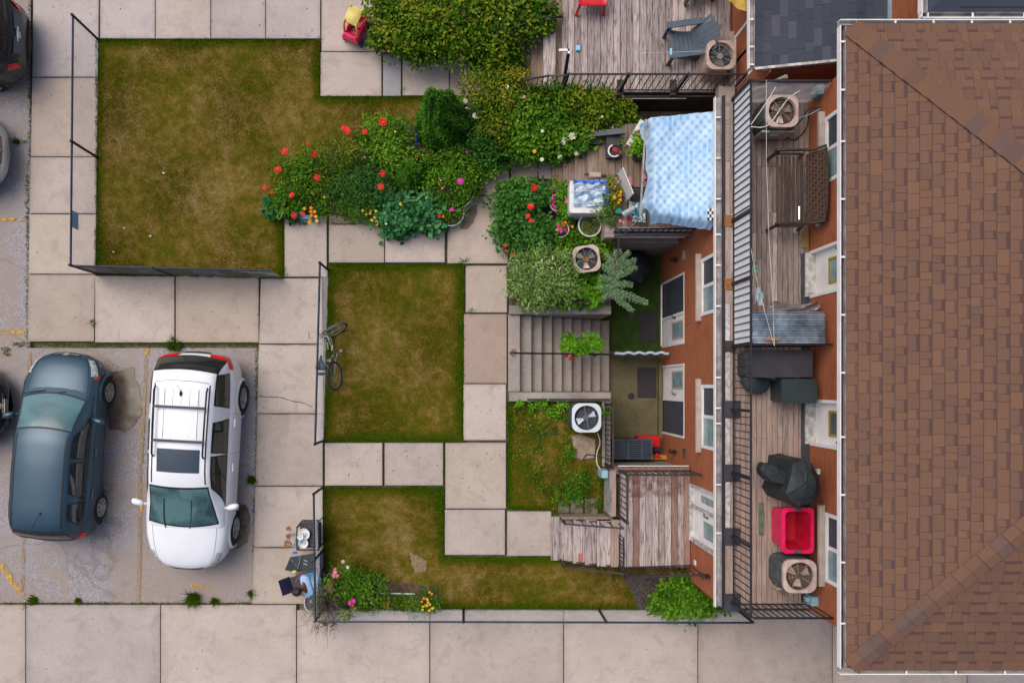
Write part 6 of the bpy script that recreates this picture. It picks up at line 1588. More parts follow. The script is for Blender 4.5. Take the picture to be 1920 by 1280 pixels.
def ac_unit(label, p, s, h, top, side, inner, hub, blade, rz=0.0, blades_n=3, guard=6, ribs=True, grp='air conditioners', ring=M_GUTG):
    t = thing('air_conditioner', label, 'air conditioner', p, rz, grp)
    o = rrect(s/2, s/2, s*0.26)
    m = MB(); m.prism([(x*0.96, y*0.96) for x, y in o], 0.0, 0.03); m.prism([(x*0.90, y*0.90) for x, y in o], 0.03, h-0.16); m.obj('cabinet', side, t, world=False)
    if ribs:
        n_ = int((h-0.12)/0.055)
        for i in range(n_):
            q = MB(); ring_plate(q, [(x*0.975, y*0.975) for x, y in o], s*0.43, 0, 0.018); q.v = [(a, b, c+0.05+i*0.055) for a, b, c in q.v]; q.obj('louvre', side, t, world=False)
        for q_ in range(0, len(o), 3):
            x, y = o[q_]; m = MB(); m.box(x*0.98-.008, x*0.98+.008, y*0.98-.008, y*0.98+.008, 0.03, h-0.05); m.obj('corner_rib', side, t, world=False)
    m = MB(); ring_plate(m, o, s*0.425, h-0.075, h); m.obj('top_panel', top, t, world=False, smooth=False)
    m = MB(); m.lathe([(s*.425, h-0.16), (s*.425, h-0.155), (0.001, h-0.150)], 24); m.obj('fan_well', inner, t, world=False)
    m = MB()
    for i in range(blades_n):
        a0 = 2*PI*i/blades_n+0.5; vs = []
        for (r_, da, z) in ((.10,-.35,0),(.35,-.42,-.01),(.36,.25,.03),(.10,.35,.03)):
            vs.append((s*r_*math.cos(a0+da), s*r_*math.sin(a0+da), h-0.10+z))
        m.add(vs, [(0,1,2,3)]); 
    m.obj('fan_blades', blade, t, world=False)
    m = MB(); m.lathe([(s*.11, h-.10), (s*.10, h-.05), (.001, h-.048)], 16); m.obj('fan_hub', hub, t, world=False)
    m = MB()
    for i in range(guard):
        a = 2*PI*i/guard+0.2; m.tube([(s*.08*math.cos(a), s*.08*math.sin(a), h-.035), (s*.395*math.cos(a), s*.395*math.sin(a), h-.004)], .0045, 4)
    for r_ in (.14,.22,.30): m.tube([(s*r_*math.cos(2*PI*i/24), s*r_*math.sin(2*PI*i/24), h-.022) for i in range(25)], .0022, 3)
    m.obj('fan_guard', ring, t, world=False)
    return t
z = DZ; p = W(1352, 103, DZ+.75)
a1 = ac_unit('brown air conditioner with a dark round fan on the upper grey deck', (p.x, p.y, DZ), .62, .75, M_TAN, M_TAN, M_ACIN2, M_GUTG, M_LOUV, ribs=False, guard=8)
p = W(1467, 208, ZT+.72)
a2 = ac_unit('tan air conditioner wrapped in cords at the upper end of the terrace', (p.x, p.y, ZT), .60, .72, M_TANP, M_LOUV, M_ACIN, M_ACIN, M_BLADEM, guard=6)
p = W(1500, 1080, ZT+.72)
a3 = ac_unit('tan air conditioner beside the crimson bin at the lower end of the terrace', (p.x, p.y, ZT), .62, .72, M_TANP, M_LOUV, M_ACIN, M_ACIN, M_TAN, guard=8)
p = W(1100, 485, .75)
a4 = ac_unit('tan air conditioner with a rusty orange hub standing in the flowerbed', (p.x, p.y, 0), .60, .75, M_TANP, M_DKPL, M_ACIN2, M_RUSTY, M_BLADEM, rz=math.radians(8), guard=8)
p = W(1100, 783, .8)
a5 = ac_unit('white air conditioner with a dark fan in the small garden', (p.x, p.y, 0), .65, .8, M_ACW, M_DKGRN, M_ACIN2, M_CHAIRG, M_ACW, blades_n=2, guard=4)
m = MB(); m.bbox(-.30,.30,.18+.12,.33,.10,.42,.01); m.xf(Matrix.Rotation(PI,4,'Z')); m.obj('front_panel', M_TAN, a3, world=False)
m = MB(); m.bbox(-.30,.30,-.33,-.29,.10,.52,.01); m.obj('front_panel', M_TAN, a2, world=False)
m = MB(); m.box(-.08,.08,-.335,-.331,.30,.42); m.obj('sticker', M_WHITEP, a2, world=False)
# cords round the terrace air conditioner
def cord(name, label, pts, r, mat, cat='cord', group=None):
    m = MB(); P = [Vector(p) for p in pts]; Q = []
    for i in range(len(P)-1):
        for q in range(6):
            t = q/6; p0, p1, p2, p3 = P[max(i-1,0)], P[i], P[i+1], P[min(i+2,len(P)-1)]
            Q.append(0.5*((2*p1)+(p2-p0)*t+(2*p0-5*p1+4*p2-p3)*t*t+(3*p1-p0-3*p2+p3)*t**3))
    Q.append(P[-1]); m.tube(Q, r, 5); return one(name, m, mat, label, cat, group, smooth=True)
cord('cord', 'tan cord from the terrace railing across the air conditioner fan', [W(1408,238,4.0), W(1440,235,4.0), W(1474,190,4.0), W(1500,170,3.95)], .010, M_ROPE)
cord('cord', 'tan cord running diagonally up to the end railing of the terrace', [W(1408,234,4.0), W(1432,200,4.0), W(1455,163,3.98)], .009, M_ROPE)
cord('cable', 'black cable looping down beside the terrace air conditioner', [W(1541,202,3.5), W(1516,206,3.5), W(1500,228,3.3), W(1475,252,3.05), W(1490,262,3.05), W(1512,240,3.05), W(1516,215,3.3)], .011, M_BLACK, 'cable')
cord('cable', 'white and blue cable from the wall to the terrace air conditioner', [W(1540,203,3.5), W(1520,214,3.5), W(1497,222,3.5)], .010, M_BLUEBOX, 'cable')
m = MB(); p = W(1543,172,3.5); m.bbox(XU-.12, XU-.002, p.y-.09, p.y+.10, 3.35, 3.62, .01); one('electrical_box', m, M_BLUEBOX, 'pale blue electrical box on the wall above the terrace air conditioner', 'electrical box')
p = W(1528,1122,3.2); m = MB(); m.bbox(XU-.13, XU-.002, p.y-.09, p.y+.09, 3.12, 3.40, .01); m.box(XU-.2, XU-.13, p.y-.03, p.y+.06, 3.2, 3.3); one('electrical_box', m, M_BLUEBOX, 'pale blue electrical box on the wall at the lower end of the terrace', 'electrical box')
cord('cable', 'grey cable curling from the lower terrace air conditioner to the wall box', [W(1462,1083,3.4), W(1455,1100,3.2), W(1475,1120,3.05), W(1500,1134,3.05), W(1520,1130,3.2), W(1527,1122,3.25)], .012, M_GUTG, 'cable')
m = MB(); p = W(1133,888,.5); m.bbox(p.x-.07,p.x+.07,p.y-.09,p.y+.09,.1,.6,.01); one('electrical_box', m, M_BLUEBOX, 'pale blue electrical box at the corner of the small garden', 'electrical box')
cord('conduit', 'pale flexible conduit from the white air conditioner down to the garden box', [W(1121,812,.4), W(1125,830,.2), W(1119,850,.1), W(1120,870,.15), W(1130,884,.5)], .012, M_WHITEP, 'conduit')
cord('hose', 'black hose lying across the stone slab in the small garden', [W(1092,864,.08), W(1100,852,.1), W(1122,855,.1), W(1150,862,.15)], .010, M_BLACK, 'hose')

# ---------------------------------------------------------------- terrace things
# bench
bz = ZT; b = thing('bench', 'dark bronze garden bench with brown slats and a woven back on the terrace', 'bench', (6.25, 3.72, bz))
ya, yb = 3.05, 4.42; xa, xb2 = 5.90, 6.48
for i in range(7):
    m = MB(); x = xa+.05+i*.076; m.bbox(x, x+.040, ya+.05, yb-.05, bz+.42, bz+.44, .004); m.obj('seat_slat', M_SEATSL, b)
for y in (ya, yb):
    m = MB(); m.tube([(xb2+.18,y,bz+.92),(xb2+.05,y,bz+.68),(xb2-.15,y,bz+.66),(xa+.05,y,bz+.66),(xa-.06,y,bz+.62)], .028, 6); m.obj('arm_rest', M_BRZ, b, smooth=True)
    m = MB(); m.bar((xa+.03,y,bz),(xa+.03,y,bz+.64),.045,.045); m.obj('leg', M_BRZ, b)
    m = MB(); m.bar((xb2+.05,y,bz),(xb2-.02,y,bz+.42),.045,.045); m.obj('leg', M_BRZ, b)
    m = MB(); m.bar((xa+.02,y,bz+.41),(xb2,y,bz+.41),.04,.04); m.obj('seat_rail', M_BRZ, b)
k = N('woven_brown'); br = k.n('ShaderNodeTexMagic'); br.turbulence_depth = 3; br.inputs['Scale'].default_value = 9; k.put(br, 'Vector', k.P())
M_WEAVE = k.done(k.ramp(br.outputs['Fac'], [(0.35, (0.025,0.014,0.010)), (0.6, (0.10,0.055,0.038))]), 0.7)
Pg = np.zeros((9, 7, 3))
for i in range(9):
    for j in range(7):
        u, v = i/8, j/6; Pg[i,j] = (xb2+.02+.17*v, ya+.03+(yb-ya-.06)*u, bz+.46+.42*v+.06*math.sin(PI*u)*v)
m = MB(); m.grid(Pg); m.obj('back_panel', M_WEAVE, b)
m = MB(); m.tube([tuple(Pg[i,6]+np.array([.005,0,.015])) for i in range(9)], .022, 6); m.obj('top_rail', M_BRZ, b, smooth=True)
m = MB(); m.bbox(6.60, 6.75, 2.70, 3.05, ZT+.012, ZT+.03); one('mat', m, simple('ochre_mat', (.25,.17,.06),(.18,.12,.04),.9), 'ochre strip lying on the terrace behind the bench', 'mat')
p = W(1498, 400, 3.46); m = MB(); m.tube([(p.x,p.y-.12,3.47),(p.x,p.y+.12,3.47)], .022, 8); one('metal_tube', m, M_CHROME, 'short shiny metal tube lying on the bench slats', 'tube')
# corrugated sheet, foil, clothesline
Pg = np.zeros((60, 12, 3)); a = W(1410, 584, 3.95); c = W(1549, 646, 3.95)
for i in range(60):
    for j in range(12):
        f, u = i/59, j/11
        Pg[i,j] = (a.x+(c.x-a.x)*u+.015*f*u, a.y+(c.y-a.y)*f, 3.92+.022*math.sin(f*2*PI*13)+.06*math.sin(PI*u)*0.5-.03*u)
m = MB(); m.grid(Pg)
k = N('corrugated_translucent'); cc = k.ramp(k.noise(3, 5, .7), [(0.35, (0.17,0.22,0.28)), (0.55, (0.36,0.44,0.52)), (0.7, (0.58,0.64,0.70))])
M_CORR = k.done(cc, .28, .35, .6)
cs = one('corrugated_sheet', m, M_CORR, 'translucent blue grey corrugated sheet lying over the divider of the terrace', 'corrugated sheet')
p = W(1449,636,3.99); m = MB(); m.bbox(p.x-.13,p.x+.13,p.y-.02,p.y+.02,3.96,3.985,.003); one('wood_stick', m, simple('orange_wood',(.45,.16,.03),(.35,.11,.02),.7), 'orange wooden stick lying on the corrugated sheet', 'stick')
Pg = np.zeros((10, 24, 3)); rf = random.Random(4)
for i in range(10):
    for j in range(24):
        f, u = i/9, j/23; q = W(1448+u*92, 562+8*math.sin(u*3)+f*20-u*(f)*6, 3.7)
        Pg[i,j] = (q.x, q.y, 3.62+.05*math.sin(f*7+u*9)+.03*math.sin(u*23+f*11)+rf.uniform(-.01,.01))
m = MB(); m.grid(Pg); k = N('crumpled_foil'); M_FOIL = k.done((.42,.40,.41), .3, .75, .5)
one('foil_sheet', m, M_FOIL, 'crumpled silver grey foil sheet beside the corrugated sheet', 'foil', smooth=True)
cl = thing('clothesline', 'white clothesline strung along the terrace with green pegs', 'clothesline', tuple(W(1438,160,4.0)))
def line(pts, r=.007): 
    m = MB(); m.tube(pts, r*.7, 4); m.obj('line', M_ROPE, cl)
line([W(1437,150,4.05), W(1437,300,3.9), W(1442,450,3.85), W(1449,560,3.9), W(1452,648,4.0)]); line([W(1408,466,4.0), W(1423,545,3.9), W(1452,648,4.0)])
for (x, y, a_) in ((1437,248,0),(1413,488,0),(1415,500,.1),(1417,509,.3),(1427,551,.2)):
    p = W(x, y, 3.93); m = MB(); m.bar(p+Vector((-.045,0,0)), p+Vector((.045,.01,.01)), .022, .022); m.obj('peg', M_PEG, cl)
p = W(1422,556,3.7); m = MB(); Pg = np.zeros((6,10,3))
for i in range(6):
    for j in range(10): q = W(1412+i*2.6+j*.9, 540+j*3.6, 3.8); Pg[i,j] = (q.x, q.y, 3.86-.02*j*0.3+.03*math.sin(i*2+j))
m.grid(Pg); one('bag', m, simple('pale_blue_cloth', (.40,.46,.54),(.28,.33,.40),.7), 'small pale blue cloth bag hanging on the clothesline', 'bag', smooth=True)
# storage boxes, covers
def rbox(x0, x1, y0, y1, z0, z1, r=.05, top=1.0, lid=None):
    m = MB(); cx, cy = (x0+x1)/2, (y0+y1)/2; o = rrect(abs(x1-x0)/2, abs(y1-y0)/2, r, 3)
    rings = [[(cx+x*s_, cy+y*s_, z) for x, y in o] for s_, z in ((top, z0), (1.0, z1-.04), (1.0, z1-.012), (.985, z1))]
    m.loft(rings); return m
t = thing('storage_box', 'long charcoal storage box with a flat lid against the terrace divider', 'storage box', (5.93, .45, ZT))
rbox(5.34, 6.52, .20, .66, ZT, 3.52, .04, .97).obj('box', M_DKPL, t); rbox(5.30, 6.57, .175, .69, 3.525, 3.60, .05).obj('lid', M_DKPL, t)
t = thing('storage_box', 'smaller dark teal plastic box beside the long storage box', 'storage box', (6.3, -.06, ZT))
rbox(5.98, 6.60, -.29, .13, ZT, 3.55, .04, .93).obj('box', M_DKGRN, t); rbox(5.96, 6.63, -.31, .15, 3.555, 3.64, .04).obj('lid', M_DKGRN, t)
p = W(1420,712,3.25); m = MB(); m.lathe([(.24,-.25),(.27,-.02),(.27,.0),(.22,.03),(.17,.035),(.12,.07),(.001,.08)], 24, (p.x,p.y,3.25)); one('fire_pit', m, M_DKGRN, 'round black lidded fire pit half under the railing by the storage box', 'fire pit', smooth=True)
cord('folded_handle', 'dark handle bar lying between the two storage boxes', [W(1436,708,3.55), W(1452,708,3.57), W(1458,704,3.57)], .014, M_LOUV, 'handle')
# covered grill
t = thing('covered_grill', 'barbecue grill under a black fabric cover on the terrace', 'grill', tuple(W(1490,905,ZT)))
def drape(outl, zs, scs, c, nm, seed):
    r = random.Random(seed); n = len(outl); rings = []
    for z_, s_ in zip(zs, scs):
        ring = []
        for i in range(n):
            px = c[0]+(outl[i][0]-c[0])*s_*(1+r.uniform(-.035,.035)); py = c[1]+(outl[i][1]-c[1])*s_*(1+r.uniform(-.035,.035)); q = W(px, py, 3.9); ring.append((q.x, q.y, z_+r.uniform(-.01,.01)))
        rings.append(ring)
    m = MB(); m.loft([x[::-1] for x in rings]); o = m.obj(nm, M_COVER, t, smooth=False)
    for p_ in o.data.polygons: p_.use_smooth = False
    return o
ol = [(1478,862),(1500,858),(1518,864),(1529,886),(1533,908),(1530,932),(1514,944),(1490,948),(1474,940),(1464,925),(1470,905),(1475,885)]
drape(ol, (ZT, 3.35, 3.85, 4.05, 4.12, 4.14), (1.0, .97, 1.0, .92, .6, .1), (1500,902), 'cover', 2)
ol2 = [(1436,868),(1455,872),(1478,882),(1482,908),(1470,912),(1446,904),(1432,892),(1430,880)]
drape(ol2, (ZT+.5, 3.6, 3.8, 3.88, 3.9), (.9, 1.0, 1.0, .8, .1), (1458,890), 'side_cover', 5)
p = W(1488,933,4.02); m = MB(); m.tube([p, p+Vector((.03,.02,.02))], .012, 6); m.obj('cord_lock', M_WHITEP, t)
# crimson bin
t = thing('plastic_bin', 'open crimson plastic storage bin next to the covered grill', 'bin', (6.27, -2.68, ZT))
x0, x1, y0, y1 = 5.97, 6.58, -3.12, -2.26; cx, cy = (x0+x1)/2, (y0+y1)/2
def rr_ring(s_, z_, dx=0): return [(cx+a*s_+0, cy+b_*s_, z_) for a, b_ in rrect((x1-x0)/2-dx, (y1-y0)/2-dx, .09, 5)]
m = MB(); m.loft([rr_ring(.82, ZT), rr_ring(.95, 3.56), rr_ring(1.0, 3.57), rr_ring(1.0, 3.61), rr_ring(1, 3.615, .07)], cap=False); m.obj('tub', M_PINK, t)
m = MB(); m.loft([rr_ring(1, 3.615, .071), rr_ring(.95, 3.4, .09), rr_ring(.80, 3.06, .07)], cap=True); m.f = m.f[:-2]+[m.f[-1]]; m.obj('inside', M_PINKD, t)
for y, s_ in ((y1-.035, 1), (y0+.035, -1)):
    m = MB(); m.bbox(cx-.07, cx+.07, y-.03, y+.03, 3.6, 3.63); m.obj('latch', M_LOUV, t)
m = MB(); m.box(5.77, 5.87, -2.9, -2.25, ZT+.012, ZT+.022); one('green_stain_board', m, simple('greenish_wood', (.12,.17,.11),(.08,.11,.07),.9), 'greenish stained strip on the boards left of the crimson bin', 'strip')
for (x, y, lb) in ((1537,884,'small white socket on the terrace wall by the covered grill'),(1534,379,'small white bracket on the wall behind the bench'),(1534,418,'small grey box on the wall below the bench')):
    p = W(x, y, 3.45); m = MB(); m.bbox(XU-.05, XU-.002, p.y-.05, p.y+.05, 3.36, 3.46, .005); one('wall_socket', m, M_WHITEP, lb, 'wall fitting')
# wall fittings on the lower wall
def fitting(px, py, label, mat, w=.05, hh=.1, d=.06, nm='wall_lamp', lamp=False):
    s_ = (px-CX)/XF; zz = CAM_H-FPX/s_; y = (CY-py)/s_
    m = MB(); m.bbox(XF-d*.5, XF-.002, y-w, y+w, zz-hh, zz+hh, .004)
    if lamp: m.lathe([(.03,-.12),(.05,-.08),(.05,.04),(.02,.09),(.001,.1)], 10, (XF-d, y, zz))
    one(nm, m, mat, label, 'lamp' if lamp else 'wall fitting')
fitting(1271,486,'dark outdoor lamp on the brick wall above the upper basement door', M_BRZ, .03, .1, .12, lamp=True)
fitting(1264,497,'bent copper tap on the brick wall near the upper basement door', M_RUSTY, .10, .02, .05, 'pipe')
fitting(1268,846,'dark outdoor lamp on the brick wall above the lower deck railing', M_BRZ, .03, .1, .12, lamp=True)
fitting(1283,479,'pale meter cover on the brick wall under the awning', M_SILL, .10, .09, .05, 'meter_cover')
fitting(1284,849,'small dark plate on the brick wall below the lower basement window', M_LOUV, .1, .1, .04, 'meter_cover')
fitting(1304,1054,'small white socket on the brick wall beside the lower deck door', M_WHITEP, .05, .07, .04, 'wall_socket')
fitting(1330,1080,'dark outdoor lamp on the brick wall at the lower corner', M_BRZ, .03, .1, .12, lamp=True)

# ---------------------------------------------------------------- upper deck things
def adirondack(label, px, py, rz, mat, grp=None):
    p = W(px, py, DZ+.4); t = thing('deck_chair', label, 'chair', (p.x, p.y, DZ), rz, grp)
    for i in range(5):
        m = MB(); m.bbox(-.30+i*.105, -.30+i*.105+.095, -.26, .26, .34-.02*i, .36-.02*i, .004); m.obj('seat_slat', mat, t, world=False)
    for i in range(7):
        a = (i-3)*.105; c, s_ = math.cos(a), math.sin(a)
        def q(u, v, h): return (u*c-v*s_*1 , u*s_+v*c, h)
        x0_ = .20; L0 = .62-.05*abs(i-3)
        m = MB(); w0, w1 = .036, .05
        A = [(x0_, -w0+(i-3)*.072, .30), (x0_, w0+(i-3)*.072, .30)]; B = [(x0_+L0*.72, -w1+(i-3)*.112, .30+L0*.95), (x0_+L0*.72, w1+(i-3)*.112, .30+L0*.95)]
        vs = A+[B[1], B[0]]; m.add(vs+[(v[0]-.0, v[1], v[2]+.018) for v in vs], [(0,3,2,1),(4,5,6,7),(0,1,5,4),(1,2,6,5),(2,3,7,6),(3,0,4,7)]); m.obj('back_slat', mat, t, world=False)
    for sg in (-1, 1):
        m = MB(); m.bbox(-.38, .40, sg*.33-.07, sg*.33+.07, .55, .575, .006); m.obj('arm_rest', mat, t, world=False)
        m = MB(); m.bar((-.30, sg*.31, 0), (-.30, sg*.31, .55), .09, .03); m.obj('leg', mat, t, world=False)
        m = MB(); m.bar((.42, sg*.27, 0), (-.30, sg*.27, .36), .03, .10); m.obj('leg', mat, t, world=False)
    return t
adirondack('slate grey slatted deck chair next to the brown air conditioner', 1283, 78, math.radians(8), M_CHAIRG)
adirondack('dark slate deck chair cut by the top edge of the photo', 1315, -38, math.radians(100), M_DKPL)
p = W(1112, -15, DZ+.45); t = thing('plastic_chair', 'bright red plastic chair cut by the top edge on the grey deck', 'chair', (p.x, p.y, DZ))
m = MB(); o = rrect(.30, .27, .08, 4); m.loft([[(a, b_, .38) for a, b_ in o], [(a*1.03, b_*1.03, .42) for a, b_ in o], [(a*.8, b_*.8, .40) for a, b_ in o]]); m.obj('seat', M_RED, t, world=False)
m = MB(); m.bar((-.27, .24, .42), (-.27, .36, .9), .05, .02); m.bar((.27, .24, .42), (.27, .36, .9), .05, .02); m.bbox(-.27, .27, .33, .36, .6, .9); m.obj('backrest', M_RED, t, world=False)
for sx in (-1, 1):
    for sy in (-1, 1):
        m = MB(); m.bar((sx*.31, sy*.30, 0), (sx*.26, sy*.22, .38), .05, .05); m.obj('leg', M_RED, t, world=False)
p = W(1084,90,DZ+.05); m = MB(); m.bbox(p.x-.05,p.x+.05,p.y-.06,p.y+.06,DZ+.003,DZ+.06); one('toy', m, M_BLUEP, 'small bright blue object on the upper grey deck', 'toy')
cord('cord', 'thin string stretched over the slate chair to the brown air conditioner', [W(1200,100,1.7), W(1258,98,1.7), W(1330,96,1.7)], .004, M_ROPE)
m = MB(); p = W(1258,97,1.7); m.box(p.x-.02,p.x+.02,p.y-.07,p.y+.07,1.69,1.71); one('peg', m, M_BLUEP, 'blue clip on the string over the slate chair', 'clip')

# toy car
t = thing('toy_car', 'red and yellow ride-on toy car parked on the path by the terracotta pot', 'toy car', tuple(W(671, 62, 0)), math.radians(-24))
def ell(z0, rings): return rings
m = MB(); o = rrect(.205, .34, .15, 5)
m.loft([[(a*.85, b_*.9, .10) for a, b_ in o], [(a, b_, .20) for a, b_ in o], [(a*1.0, b_, .36) for a, b_ in o], [(a*.93, b_*.95, .42) for a, b_ in o], [(a*.70, b_*.80, .43) for a, b_ in o], [(a*.62, b_*.72, .30) for a, b_ in o], [(a*.6, b_*.7, .2) for a, b_ in o]])
m.obj('body', M_PINK, t, world=False, smooth=False)
m = MB(); m.bbox(-.19, .19, -.35, -.20, .26, .43, .05); m.obj('bonnet', M_PINK, t, world=False)
m = MB(); m.bbox(-.12, .12, .00, .17, .2, .30, .02); m.obj('seat', M_PINKD, t, world=False)
Pg = np.zeros((9, 9, 3))
for i in range(9):
    for j in range(9):
        u, v = i/8*2-1, j/8*2-1; w_ = .165*(1-.15*abs(v)**3); Pg[i,j] = (u*w_, .03+v*.20, .86-.035*u*u-.06*v*v)
m = MB(); m.grid(Pg); m.add([(p_[0], p_[1], p_[2]-.03) for p_ in Pg.reshape(-1,3)], [(i*9+j+1, (i+1)*9+j+1, (i+1)*9+j, i*9+j) for i in range(8) for j in range(8)]); m.obj('roof', M_YELP, t, world=False, smooth=True)
for sx in (-1, 1):
    for (ya_, yb_) in ((-.24, -.15), (.27, .20)):
        m = MB(); m.tube([(sx*.17, ya_, .40), (sx*.165, (ya_+yb_)/2, .64), (sx*.14, yb_, .83)], .026, 7); m.obj('roof_pillar', M_YELP, t, world=False, smooth=True)
    for yw in (-.22, .24):
        m = MB(); m.lathe([(.05,-.035),(.095,-.03),(.1,0),(.095,.03),(.05,.035)], 14); m.v = [(sx*.205+p_[2], yw+p_[0], .10+p_[1]) for p_ in m.v]; m.obj('wheel', M_NAVY, t, world=False)
m = MB(); m.tube([(.09*math.cos(a), -.12+.02*math.sin(a), .48+.09*math.sin(a)) for a in [2*PI*i/14 for i in range(15)]], .012, 5); m.obj('steering_wheel', M_DKPL, t, world=False)

# ---------------------------------------------------------------- pots and tubs
def pot(label, px, py, r, h, mat, z0=0.0, rim=.012, fill=None, name='flower_pot', grp=None, cat='pot', n=20):
    p = W(px, py, z0+h); t = thing(name, label, cat, (p.x, p.y, z0), group=grp)
    m = MB(); m.lathe([(r*.72, 0), (r*.96, h-.04), (r, h-.035), (r, h), (r-rim*2, h), (r-rim*2.4, h-.05)], n); m.f = [f for f in m.f if len(f) < 10 or min(f) == 0]; m.obj('pot_wall', mat, t, world=False)
    m = MB(); m.lathe([(r-rim*2.3, h-.08), (r-rim*2.3, h-.05), (.001, h-.045)], n); m.obj('potting_soil', fill or M_SOIL, t, world=False)
    return t
pot('wide terracotta pot with a bare stem below the shrub beside the toy car', 718, 78, .22, .28, M_PINKPOT)
cord('stem', 'bare brown stem standing in the wide terracotta pot', [W(721,80,.3), W(724,74,.6), W(730,62,.9)], .03, M_BARK, 'stem')
pot('pinkish pot with pale dry flowers beside the small conifer', 787, 298, .23, .34, M_PINKPOT)
plant('pale dry flowering plant in the pinkish pot by the small conifer', 'potted plant', [(784,296,.38,17,17,.12)], G_DRY, 1700, .05, .3, 'potted_plant', None, z0=.3, flowers=((780,293,.025,F_YEL,.55),(781,299,.022,F_YEL,.55),(792,291,.022,F_YEL,.55),(766,279,.02,F_WHT,.55),(775,276,.02,F_WHT,.55)))
pot('big round tub with a thin white rim in the flowerbed', 846, 350, .56, .34, M_WHITEP, rim=.010)
pot('small tub with a white rim nearest the slabs', 845, 398, .32, .26, M_WHITEP, rim=.008)
pot('dark red pot at the right edge of the flowerbed', 897, 350, .15, .22, simple('dark_red_glaze', (.16,.02,.015),(.10,.012,.01),.4))
patch_poly('soil_stain', wobble([(878,392),(893,384),(896,400),(888,418),(876,430),(862,428),(868,410)], 3, 1.5, 8), 0.006, simple('spilt_soil', (.22,.165,.12),(.16,.115,.085),.95))
m = MB(); p = W(780,266,.8); m.tube([(p.x,p.y-.1,.2),(p.x+.01,p.y+.12,.95)], .02, 8); one('blue_tube', m, M_TARPB, 'short blue tube standing left of the tall conifer', 'tube')
pot('small terracotta pot beside the conifer with a pink flower', 884, 300, .15, .3, M_PINKPOT); 
cc = thing('flower', 'single magenta flower in the terracotta pot right of the conifer', 'flower', tuple(W(875,286,.5))); flower(cc, 876, 285, .6, .045, F_MAG)
# right bed pots
pot('white rimmed bowl of pink petunias at the left of the tarpaulin box', 1047, 380, .21, .4, M_WHITEP)
t = plant('crimson petunias spilling from the white rimmed bowl', 'potted plant', [(1056,378,.45,14,20,.14),(1060,400,.4,16,18,.14)], G_HOSTA, 1500, .06, .5, 'potted_plant', None, z0=.35)
for (x, y) in ((1037,372),(1039,378),(1036,384),(1040,388),(1038,366),(1041,394),(1037,380)): flower(t, x, y, .62, .032, rnd.choice((F_CRM, F_MAG)))
flower(t, 1063, 378, .65, .045, F_PNK)
pot('pale bowl of mixed bright flowers above the tan air conditioner', 1052, 430, .19, .4, M_WHITEP)
t = plant('pink and orange flowers in the pale bowl', 'potted plant', [(1052,425,.42,17,14,.14)], G_HOSTA, 1500, .06, .5, 'potted_plant', None, z0=.35)
for (x, y, c_) in ((1046,422,F_MAG),(1051,430,F_MAG),(1055,419,F_RED),(1060,417,F_ORA),(1052,434,F_MAG),(1048,428,F_CRM),(1058,423,F_RED),(1060,430,F_CRM),(1045,431,F_PNK),(1073,425,F_ORA)): flower(t, x, y, .62, .038, c_)
pot('small empty terracotta pot beside the bowl of mixed flowers', 1038, 437, .10, .2, M_TERRA)
k = N('algae_water'); k.bump(k.noise(40, 4), .4, .01); M_ALG = k.done(k.ramp(k.noise(16, 5, .7), [(0.4, (.05,.06,.02)), (0.6, (.14,.15,.05)), (.7, (.22,.24,.1))]), .6)
pot('large white planter tub filled with mossy green growth under the blue tarpaulin box', 1106, 422, .27, .5, M_WHITEP, fill=M_ALG, rim=.014)
plant('thin green growth in the large white tub', 'potted plant', [(1110,420,.48,17,17,.08)], G_DRY, 1500, .045, .4, 'potted_plant', None, z0=.45)
plant('variegated yellow-green plant at the corner of the tarpaulin box', 'potted plant', [(1130,398,.9,15,14,.2),(1145,404,.9,14,15,.2)], G_VAR, 1800, .07, .35, 'potted_plant', None, z0=.3, tb=-.1)
plant('yellow flowering plant behind the white board on the flower deck', 'potted plant', [(1155,345,1.1,14,20,.25),(1150,372,1.1,14,18,.25)], G_YEL, 1700, .06, .6, 'potted_plant', None, z0=.8, flowers=((1159,341,.03,F_PNK,1.4),(1163,335,.03,F_PNK,1.4),(1153,350,.03,F_PNK,1.4),(1152,370,.045,F_YEL,1.4),(1162,366,.04,F_ORA,1.4),(1163,375,.04,F_ORA,1.4),(1164,360,.035,F_ORA,1.4),(1160,380,.03,F_ORA,1.4)))
# white box with blue tarpaulin
t = thing('cool_box', 'white plastic box with a crumpled blue and clear tarpaulin tied over it', 'box', tuple(W(1108,372,0)))
zt_ = .95; a = W(1068,338,zt_); c = W(1142,400,zt_); cx, cy = (a.x+c.x)/2, (a.y+c.y)/2; hx, hy = (c.x-a.x)/2, (a.y-c.y)/2
o = rrect(hx, hy, .06, 4); m = MB(); m.loft([[(cx+x*.93, cy+y*.93, .1) for x, y in o], [(cx+x, cy+y, zt_-.02) for x, y in o], [(cx+x*.97, cy+y*.97, zt_) for x, y in o]]); m.obj('box', M_WHITEP, t)
Pg = np.zeros((26, 26, 3)); rt = np.random.default_rng(3)
for i in range(26):
    for j in range(26):
        u, v = i/25, j/25; Pg[i,j] = (cx-hx*.80+u*hx*1.62, cy-hy*.62+v*hy*1.55, zt_+.03+.018*math.sin(u*14+v*5)+.016*math.sin(v*17-u*9)+rt.uniform(-.007,.007)-(.05 if v > .93 else 0))
k = N('clear_blue_film'); M_FILM = k.done(k.ramp(k.noise(7, 5, .7, dist=1.2), [(0.35, (.10,.20,.34)), (0.5, (.30,.42,.56)), (0.68, (.62,.70,.78))]), .22, 0, .6)
m = MB(); m.grid(Pg); m.obj('film', M_FILM, t, smooth=True)
Pg2 = np.zeros((26, 5, 3))
